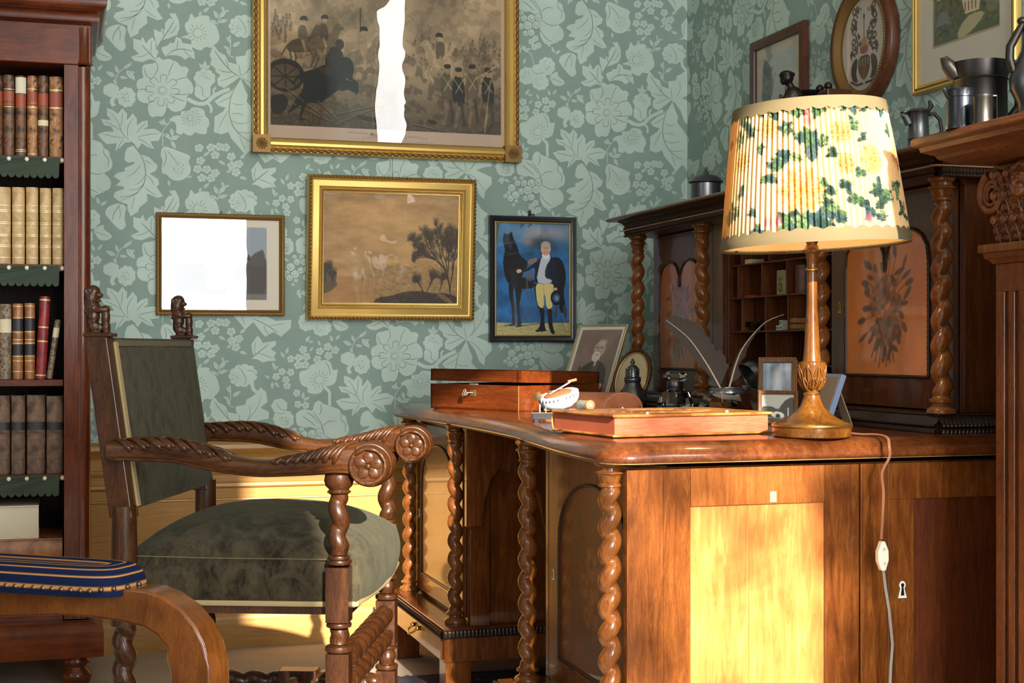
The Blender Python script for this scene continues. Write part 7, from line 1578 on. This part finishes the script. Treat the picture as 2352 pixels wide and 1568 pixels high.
# blue frame seen from its edge
p = camp(1882, 3.20); bf = thing('framed_card', 'thin blue-edged frame seen from its side with a propping strut, behind the lamp stem', 'picture frame', p); bf.rotation_euler = (-math.radians(20), 0, -TH-math.radians(74))
part(MB().box(-.036, .036, -.006, .006, 0, .120), 'frame', mat('blue_grey_paint', srgb(124, 142, 176), .6), bf, smooth=0, bevel=.001)
A11 = Art(12, 16, 0, 0, 12, 16, (140, 118, 96)); A11.sheet('print', .060, .100, -.0075, bf, PAPER, dz=.0625)
part(MB().prism([(-.02, .0), (.02, .0), (.012, .095), (-.012, .095)], lambda a, b, d: (a, .007+d+(.095-b)*.62, b+(.095-b)*.245), 0, .0025), 'strut', mat('strut_card', srgb(170, 150, 118), .7), bf, smooth=0)
# notebook and pen tray
p = camp(1530, 3.86); nb = thing('red_notebook', 'dark red leather notebook lying behind the album', 'notebook', p, .35)
part(MB().box(-.062, .045, -.045, .045, 0, .012), 'cover', mat('dark_red_leather', srgb(120, 44, 40), .5), nb, smooth=0, bevel=.002); part(MB().box(-.0, .03, -.03, -.005, .012, .0145), 'red_tab', mat('bright_red_card', srgb(196, 44, 48), .5), nb, smooth=0)
p = camp(1562, 3.72); pt = thing('pen_tray', 'narrow brown wooden tray lying in front of the glass inkwell', 'tray', p, .2)
part(MB().box(-.07, .035, -.014, .014, 0, .016), 'tray', W_boxs, pt, smooth=0, bevel=.001)
# ------------------------------------------------------------------ in the pigeonholes
zsh = lambda k: ZS[k]+.0004
def ph(name, label, cat, px, k, dx=.03, rz=0): y = R(px, 700, X=XB+dx).y; return thing(name, label, cat, (XB+dx, y, zsh(k)), -math.pi/2+rz, 'things kept in the pigeonholes')
M_dk = mat('dark_box_card', srgb(38, 42, 44), .5); M_yel = mat('yellowed_card', srgb(200, 186, 130), .7); M_tr = mat('rough_brown_card', srgb(122, 100, 74), .8)
def pbox(name, label, cat, px, k, w_, d, h, m, dx=.03, rz=0, bev=.001, z=0):
    t = ph(name, label, cat, px, k, dx, rz); t.location.z += z; part(MB().box(-w_/2, w_/2, -d/2, d/2, 0, h), 'body', m, t, smooth=0, bevel=bev); return t
pbox('small_box', 'small black box in the upper left pigeonhole, just under the lamp shade', 'box', 1684, 3, .038, .05, .014, M_dk)
pbox('card_box', 'pale card box mostly hidden by the lamp shade, top row of pigeonholes', 'box', 1733, 3, .036, .04, .012, M_yel)
t = pbox('card_box', 'small pinkish brown box standing in the left pigeonhole', 'box', 1690, 2, .012, .04, .022, mat('pink_card', srgb(140, 104, 84), .7), dx=.03)
pbox('pipe_tool', 'little dark metal tool beside the pinkish box', 'tool', 1678, 2, .030, .012, .006, M_dk, dx=.02)
pbox('red_penknife', 'flat red penknife lying in the second pigeonhole', 'penknife', 1728, 2, .060, .02, .005, mat('red_plastic', srgb(176, 48, 36), .4), dx=.03)
A12 = Art(40, 64, 0, 0, 40, 64, (186, 170, 100)); A12.a *= (.8+.3*A12.fbm(8, 3))[..., None]; A12.poly([4,20,20,14,36,18,36,30,4,28], (110, 112, 100), .8); A12.poly([4,34,18,28,36,36,36,56,20,60,4,52], (84, 100, 68), .8); A12.ell(14, 44, 6, 6, (206, 190, 130), .8, .5); A12.ell(28, 50, 5, 5, (150, 100, 60), .7, .5)
t = ph('picture_box', 'small upright box printed with a green and yellow landscape, third pigeonhole of its row', 'box', 1792, 2, .04)
part(MB().box(-.020, .020, 0, .012, 0, .066), 'body', mat('cream_card2', srgb(206, 196, 170), .7), t, smooth=0, bevel=.0015); A12.sheet('printed_front', .034, .062, -.0012, t, PAINT, dz=.033, dx=.002)
t = ph('leather_beaker', 'brown ribbed leather beaker in the right pigeonhole, half behind the lamp stem', 'beaker', 1844, 2, .04)
part(MB().lathe((0, 0, 0), [(.019, 0), (.020, .01), (.019, .03), (.020, .05), (.019, .072), (.017, .073), (.017, .01), (0, .01)], 24), 'body', leather('dark_ribbed', srgb(70, 40, 28), srgb(110, 70, 50), .5), t)
pbox('card_packet', 'yellow card packet under the rough brown one, left pigeonhole', 'packet', 1679, 1, .046, .03, .010, M_yel, dx=.02)
pbox('card_packet', 'rough brown packet stacked on the yellow one, left pigeonhole', 'packet', 1680, 1, .044, .03, .017, M_tr, dx=.021, z=.0104, rz=.04)
t = ph('leather_wallet', 'folded dark leather wallet in the second pigeonhole', 'wallet', 1734, 1, .035)
mb = MB(); 
for k_, (z0_, r_) in enumerate(((.002, .017), (.012, .012))):
    mb.grid(lambda u, v: (-.028+.056*u, -.02+.04*v, z0_+r_*math.sin(math.pi*(.1+.9*u))*.9), 16, 3).grid(lambda u, v: (-.028+.056*u, -.02+.04*v, z0_+.002+r_*math.sin(math.pi*(.1+.9*u))*.9), 16, 3)
part(mb, 'body', leather('black_brown', srgb(34, 24, 20), srgb(70, 50, 40), .4), t, smooth=80)
for i, (a, z, lb) in enumerate(((-.009, 0, 'lower left'), (.009, 0, 'lower right'), (.009, .013, 'upper right'))):
    t = ph('stamp_box', 'tiny white and green box, %s of three stacked in the third pigeonhole' % lb, 'box', 1796, 1, .03); t.location += Vector((0, -a, z)); part(MB().box(-.0085, .0085, -.008, .008, 0, .0125), 'body', mat('white_card', srgb(206, 208, 200), .7), t, smooth=0, bevel=.0006); part(MB().box(-.005, .005, -.0084, -.0079, .003, .009), 'green_panel', mat('teal_ink', srgb(70, 120, 116), .6), t, smooth=0)
t = ph('wooden_case', 'rounded pale wooden case in the right pigeonhole, beside the lamp stem', 'case', 1836, 1, .03)
part(MB().box(-.027, .027, -.018, .018, 0, .0145).box(-.027, .027, -.018, .018, .0152, .030), 'body', wood('pale_case_wood', srgb(140, 88, 48), srgb(168, 112, 66), srgb(186, 132, 84), 'Z', rough=.4), t, smooth=0, bevel=.004)
# ------------------------------------------------------------------ on top of the upper cabinet
p = R(1621, 440, X=-.27); t = thing('pewter_pot', 'round pewter pot with domed finial lid, on top of the cabinet left of the lampshade', 'pot', (p.x, p.y, HC))
part(MB().lathe((0, 0, 0), [(.044, 0), (.046, .003), (.0435, .008), (.0435, .082), (.042, .083)], 40), 'body', PEWTER, t, smooth=40)
ldm = part(MB().lathe((0, 0, 0), [(.0435, .083), (.050, .085), (.051, .088), (.047, .091), (.044, .096), (.034, .104), (.018, .108), (.010, .110), (.0075, .116), (.004, .121), (.0025, .124), (.004, .1265), (.003, .130), (0, .132)], 40), 'lid', PEWTER, t, smooth=50)
p = R(1530, 470, X=-.29); t = thing('pewter_dish', 'dark shallow dish lying at the far end of the cabinet top', 'dish', (p.x, p.y, HC))
part(MB().lathe((0, 0, 0), [(.03, 0), (.034, .003), (.060, .016), (.062, .018), (.058, .018), (.033, .006), (0, .005)], 40), 'body', PEWTERD, t, smooth=50)
p = R(2110, 330, X=-.32); t = thing('pewter_jug', 'small lidded pewter tankard with spout, on the cabinet top right of the lampshade', 'jug', (p.x, p.y, HC), -TH)
part(MB().lathe((0, 0, 0), [(.024, 0), (.0235, .004), (.0225, .045), (.0235, .047), (.0225, .049), (.0205, .100), (.0225, .102), (.021, .104)], 36), 'body', PEWTER, t, smooth=50)
part(MB().tube([(-.018, 0, .080), (-.028, 0, .096), (-.036, 0, .101)], [.011, .008, .004], 10), 'spout', PEWTER, t)
part(MB().lathe((0, 0, 0), [(.022, .104), (.024, .106), (.022, .109), (.016, .112), (0, .113)], 30).ball((-.03, 0, .1045), (.010, .009, .003), 12), 'lid', PEWTER, t, smooth=50)
part(MB().tube([(.021, 0, .100), (.034, 0, .102), (.046, 0, .088), (.050, 0, .066), (.042, 0, .045), (.028, 0, .040)], [.0045, .004, .004, .004, .0035, .003], 10).tube([(.020, 0, .106), (.027, 0, .118), (.022, 0, .130)], [.004, .006, .003], 10), 'handle', PEWTERD, t)
p = R(2062, 330, X=-.22); t = thing('dark_tray', 'black tray edge between the lampshade and the small tankard', 'tray', (p.x, p.y, HC)); part(MB().lathe((0, 0, 0), [(.075, 0), (.085, .03), (.083, .03), (.073, .003), (0, .003)], 40), 'body', mat('black_tole', srgb(20, 18, 18), .5), t)
# bronze figure holding a dish
p = R(1822, 225, X=-.25); zs_ = HC; BRZ = mat('dark_bronze', srgb(42, 34, 32), .4, .7)
t = thing('bronze_figure', 'dark bronze figure of a woman with bowed head, behind the top of the lampshade', 'statuette', (p.x, p.y, zs_), -TH)
K = MB(); z_ = lambda y: .945-(y-800)/FPX*3.82-zs_; x_ = lambda px: (px-1822)/FPX*3.82
b = lambda px, py, rx, rz, ry=None, a=0: K.ball((x_(px), 0, z_(py)), (rx, ry or rx, rz), 14, rot=Matrix.Rotation(a, 3, 'Y'))
b(1808, 176, .017, .0175); b(1800, 181, .010, .013); b(1797.5, 182, .004, .003); b(1820, 168, .007, .007); b(1795, 170, .007, .007); b(1806, 167, .018, .010)
K.tube([(x_(1812), 0, z_(188)), (x_(1818), 0, z_(200))], [.009, .010], 12)
b(1822, 214, .024, .022, .016); b(1818, 226, .022, .03, .016); b(1831, 208, .010, .012); b(1816, 240, .024, .035, .018)
K.tube([(x_(1831), .0, z_(208)), (x_(1836), -.01, z_(222)), (x_(1826), -.02, z_(236))], [.009, .008, .007], 10)
K.tube([(x_(1810), 0, z_(210)), (x_(1798), -.01, z_(232)), (x_(1790), -.015, z_(226))], [.008, .007, .005], 10)
for i in range(3): K.tube([(x_(1790), -.015, z_(226)), (x_(1788+4*i), -.016, z_(215+2*i))], [.0035, .002], 8)
K.lathe((0, 0, 0), [(.05, 0), (.05, .012), (.038, .02), (.03, .05), (.028, z_(245))], 24)
part(K, 'figure', BRZ, t, remesh=.0022)
t = thing('bronze_tazza', 'shallow dark bronze dish on a slim foot, right of the bronze woman', 'dish', (R(1858, 215, X=-.16).x, R(1858, 215, X=-.16).y, zs_))
part(MB().lathe((0, 0, 0), [(.035, 0), (.035, .006), (.008, .016), (.005, .05), (.004, z_(210)-.004), (.007, z_(207)), (.018, z_(202)), (.026, z_(193)), (.028, z_(190)), (.025, z_(191)), (.010, z_(199)), (0, z_(200))], 36), 'body', BRZ, t, smooth=50)
p2 = R(1893, 215, X=-.08); t = thing('casket', 'brown casket with knobs on its lid, mostly hidden behind the lampshade', 'casket', (p2.x, p2.y, zs_), 0)
zt2 = .945+(800-218)/FPX*((p2.x-CX)*_s+(p2.y-CY)*_c)-zs_
part(MB().box(-.045, .030, -.10, .06, 0, zt2), 'body', W_fr, t, smooth=0, bevel=.003)
for dx_, dy_ in ((-.03, -.03), (-.03, -.075)): part(MB().lathe((dx_, dy_, zt2), [(.006, 0), (.011, .006), (.011, .014), (.005, .02), (0, .022)], 20), 'knob', BRZ, t)
# ------------------------------------------------------------------ pewter on the mantel
def mug(name, label, px, X, r, h, parts_, rz=-TH, cat='jug', m=PEWTERD):
    p = R(px, 290, D=X); t = thing(name, label, cat, (p.x, p.y, MZ), rz); parts_(t, r, h, m); return t
def big_jug(t, r, h, m):
    part(MB().lathe((0, 0, 0), [(r*1.12, 0), (r*1.12, .008), (r*1.02, .014), (r, .03), (r*.98, h*.72), (r*1.03, h*.74), (r*.99, h*.76), (r*1.06, h*.84), (r*1.10, h*.97), (r*1.06, h*.97), (r*.94, h*.8), (r*.9, .03), (0, .02)], 44), 'body', m, t, smooth=45)
    part(MB().tube([(-r*.9, 0, h*.80), (-r*1.25, 0, h*.95), (-r*1.42, 0, h*1.04)], [r*.34, r*.26, r*.14], 14).ball((-r*1.36, 0, h*1.03), (r*.2, r*.16, r*.05), 12), 'spout', m, t, smooth=70)
    part(MB().tube([(r*.9, 0, h*.94), (r*1.35, 0, h*.94), (r*1.45, 0, h*.85), (r*1.45, 0, h*.4), (r*1.1, 0, h*.25)], [.009, .009, .008, .007, .006], 10).box(r*.6, r*1.3, -.012, .012, h*.93, h*1.0), 'handle', m, t, smooth=50)
def pot_mug(t, r, h, m):
    part(MB().lathe((0, 0, 0), [(r*1.06, 0), (r*1.06, .006), (r, .01), (r*.98, h*.76), (r*1.03, h*.77), (r*1.01, h*.79), (r*1.16, h*.96), (r*1.12, h*.96), (r*.93, h*.78), (r*.9, .02), (0, .015)], 40), 'body', m, t, smooth=45)
    part(MB().tube([(-r*.8, 0, h*.82), (-r*1.25, 0, h*1.0)], [r*.35, r*.16], 12), 'spout', m, t, smooth=60)
    part(MB().tube([(r*.95, 0, h*.8), (r*1.5, 0, h*.72), (r*1.5, 0, h*.35), (r*1.0, 0, h*.2)], .006, 10), 'handle', m, t, smooth=60)
def sq_mug(t, r, h, m):
    part(MB().lathe((0, 0, 0), [(r*1.06, 0), (r*1.06, .006), (r, .01), (r, h*.80), (r*1.04, h*.82), (r*1.04, h*.9), (r*.95, h*.9), (r*.93, .02), (0, .015)], 36), 'body', m, t, smooth=45)
    part(MB().box(r*.7, r*1.30, -.009, .009, h*.84, h*.90).box(r*1.22, r*1.32, -.009, .009, h*.12, h*.90), 'handle', m, t, smooth=0, bevel=.003)
D_ = lambda X, px: ((R(px, 300, X=X).x-CX)*_s+(R(px, 300, X=X).y-CY)*_c)
def hh_(px, X, ytop): d_ = X; return .945+(800-ytop)/FPX*d_-MZ
mug('pewter_jug', 'large pewter measure with a flared spout, standing at the back of the mantel', 2252, 2.6, 60/FPX*2.6, hh_(2252, 2.6, 140), big_jug)
mug('pewter_jug', 'hammered dark pewter mug with a wide lip, leftmost on the mantel', 2208, 2.52, 33/FPX*2.52, hh_(2208, 2.52, 203), pot_mug, m=mat('hammered_pewter', srgb(58, 60, 66), .25, .9))
mug('pewter_mug', 'small square-handled pewter mug between the hammered mug and the round jug', 2258, 2.46, 22/FPX*2.46, hh_(2258, 2.46, 212), sq_mug)
p = R(2372, 250, D=2.5); t = thing('pewter_flagon', 'bulbous pewter flagon with curved handle on the mantel, at the photo\'s right edge', 'jug', (p.x, p.y, MZ), -TH)
kf = 2.5/FPX
zf = lambda y: .945+(800-y)*kf-MZ
part(MB().lathe((0, 0, 0), [(.03, 0), (.032, .004), (.026, .012), (34*kf, zf(240)), (50*kf, zf(205)), (52*kf, zf(180)), (42*kf, zf(150)), (26*kf, zf(115)), (22*kf, zf(80)), (24*kf, zf(52)), (26*kf, zf(48)), (22*kf, zf(40)), (0, zf(30))], 44), 'body', PEWTER, t, smooth=60)
part(MB().tube([(-22*kf, 0, zf(52)), (-36*kf, 0, zf(78)), (-52*kf, 0, zf(108)), (-53*kf, 0, zf(135)), (-46*kf, 0, zf(160)), (-32*kf, 0, zf(178))], [.005, .007, .0075, .0075, .007, .005], 12).ball((-24*kf, 0, zf(48)), (.009, .008, .007), 12), 'handle', PEWTERD, t, smooth=80)
# rug under the desk
A13 = Art(90, 120, 0, 0, 90, 120, (70, 30, 40)); A13.blend(A13.noise(5, 2) > .6, (40, 50, 72), .8); A13.blend(A13.noise(4, 9) > .72, (150, 110, 90), .8); A13.blend((A13.X < 8) | (A13.X > 82) | (A13.Y < 8) | (A13.Y > 112), (36, 40, 60), .8)
mb = MB(); xs = np.linspace(-1.20, -.30, 90); ys = np.linspace(-.61, -2.0, 120)
mb.v = [(float(x), float(y), .007) for y in ys for x in xs]; mb.f = [(j*90+i, (j+1)*90+i, (j+1)*90+i+1, j*90+i+1) for j in range(119) for i in range(89)]; mb.m = [0]*len(mb.f)
rg = tag(mb.build('rug', painted('rug_pile', .95, 0, bmp=.4), smooth=0, col=A13.lin().reshape(-1, 3)), 'dark red and blue patterned rug partly under the desk kneehole', 'rug')
mb = MB()
for i in range(90): x = -1.20+.90*i/89; mb.tube([(x, -.61, .006), (x+random.uniform(-.006, .006), -.61+random.uniform(.012, .03), .003)], .002, 5)
for j in range(120): y = -.61-1.37*j/119; mb.tube([(-1.20, y, .006), (-1.20-random.uniform(.01, .022), y+random.uniform(-.006, .006), .003)], .002, 5)
mb.box(-1.20, -.30, -2.0, -.61, 0, .006)
o = mb.build('fringe', mat('rug_fringe', srgb(110, 70, 84), .9)); o.parent = rg
# tree branches outside the window
for cx, cy, cz, r_, n_ in CLUMPS: clump(cx, cy, cz, r_, n_)
if mb_tree.v:
    tt = tag(mb_tree.build('garden_tree', mat('leaf_green', srgb(70, 96, 50), .6), smooth=0), 'leafy tree outside the windows behind the camera', 'tree')
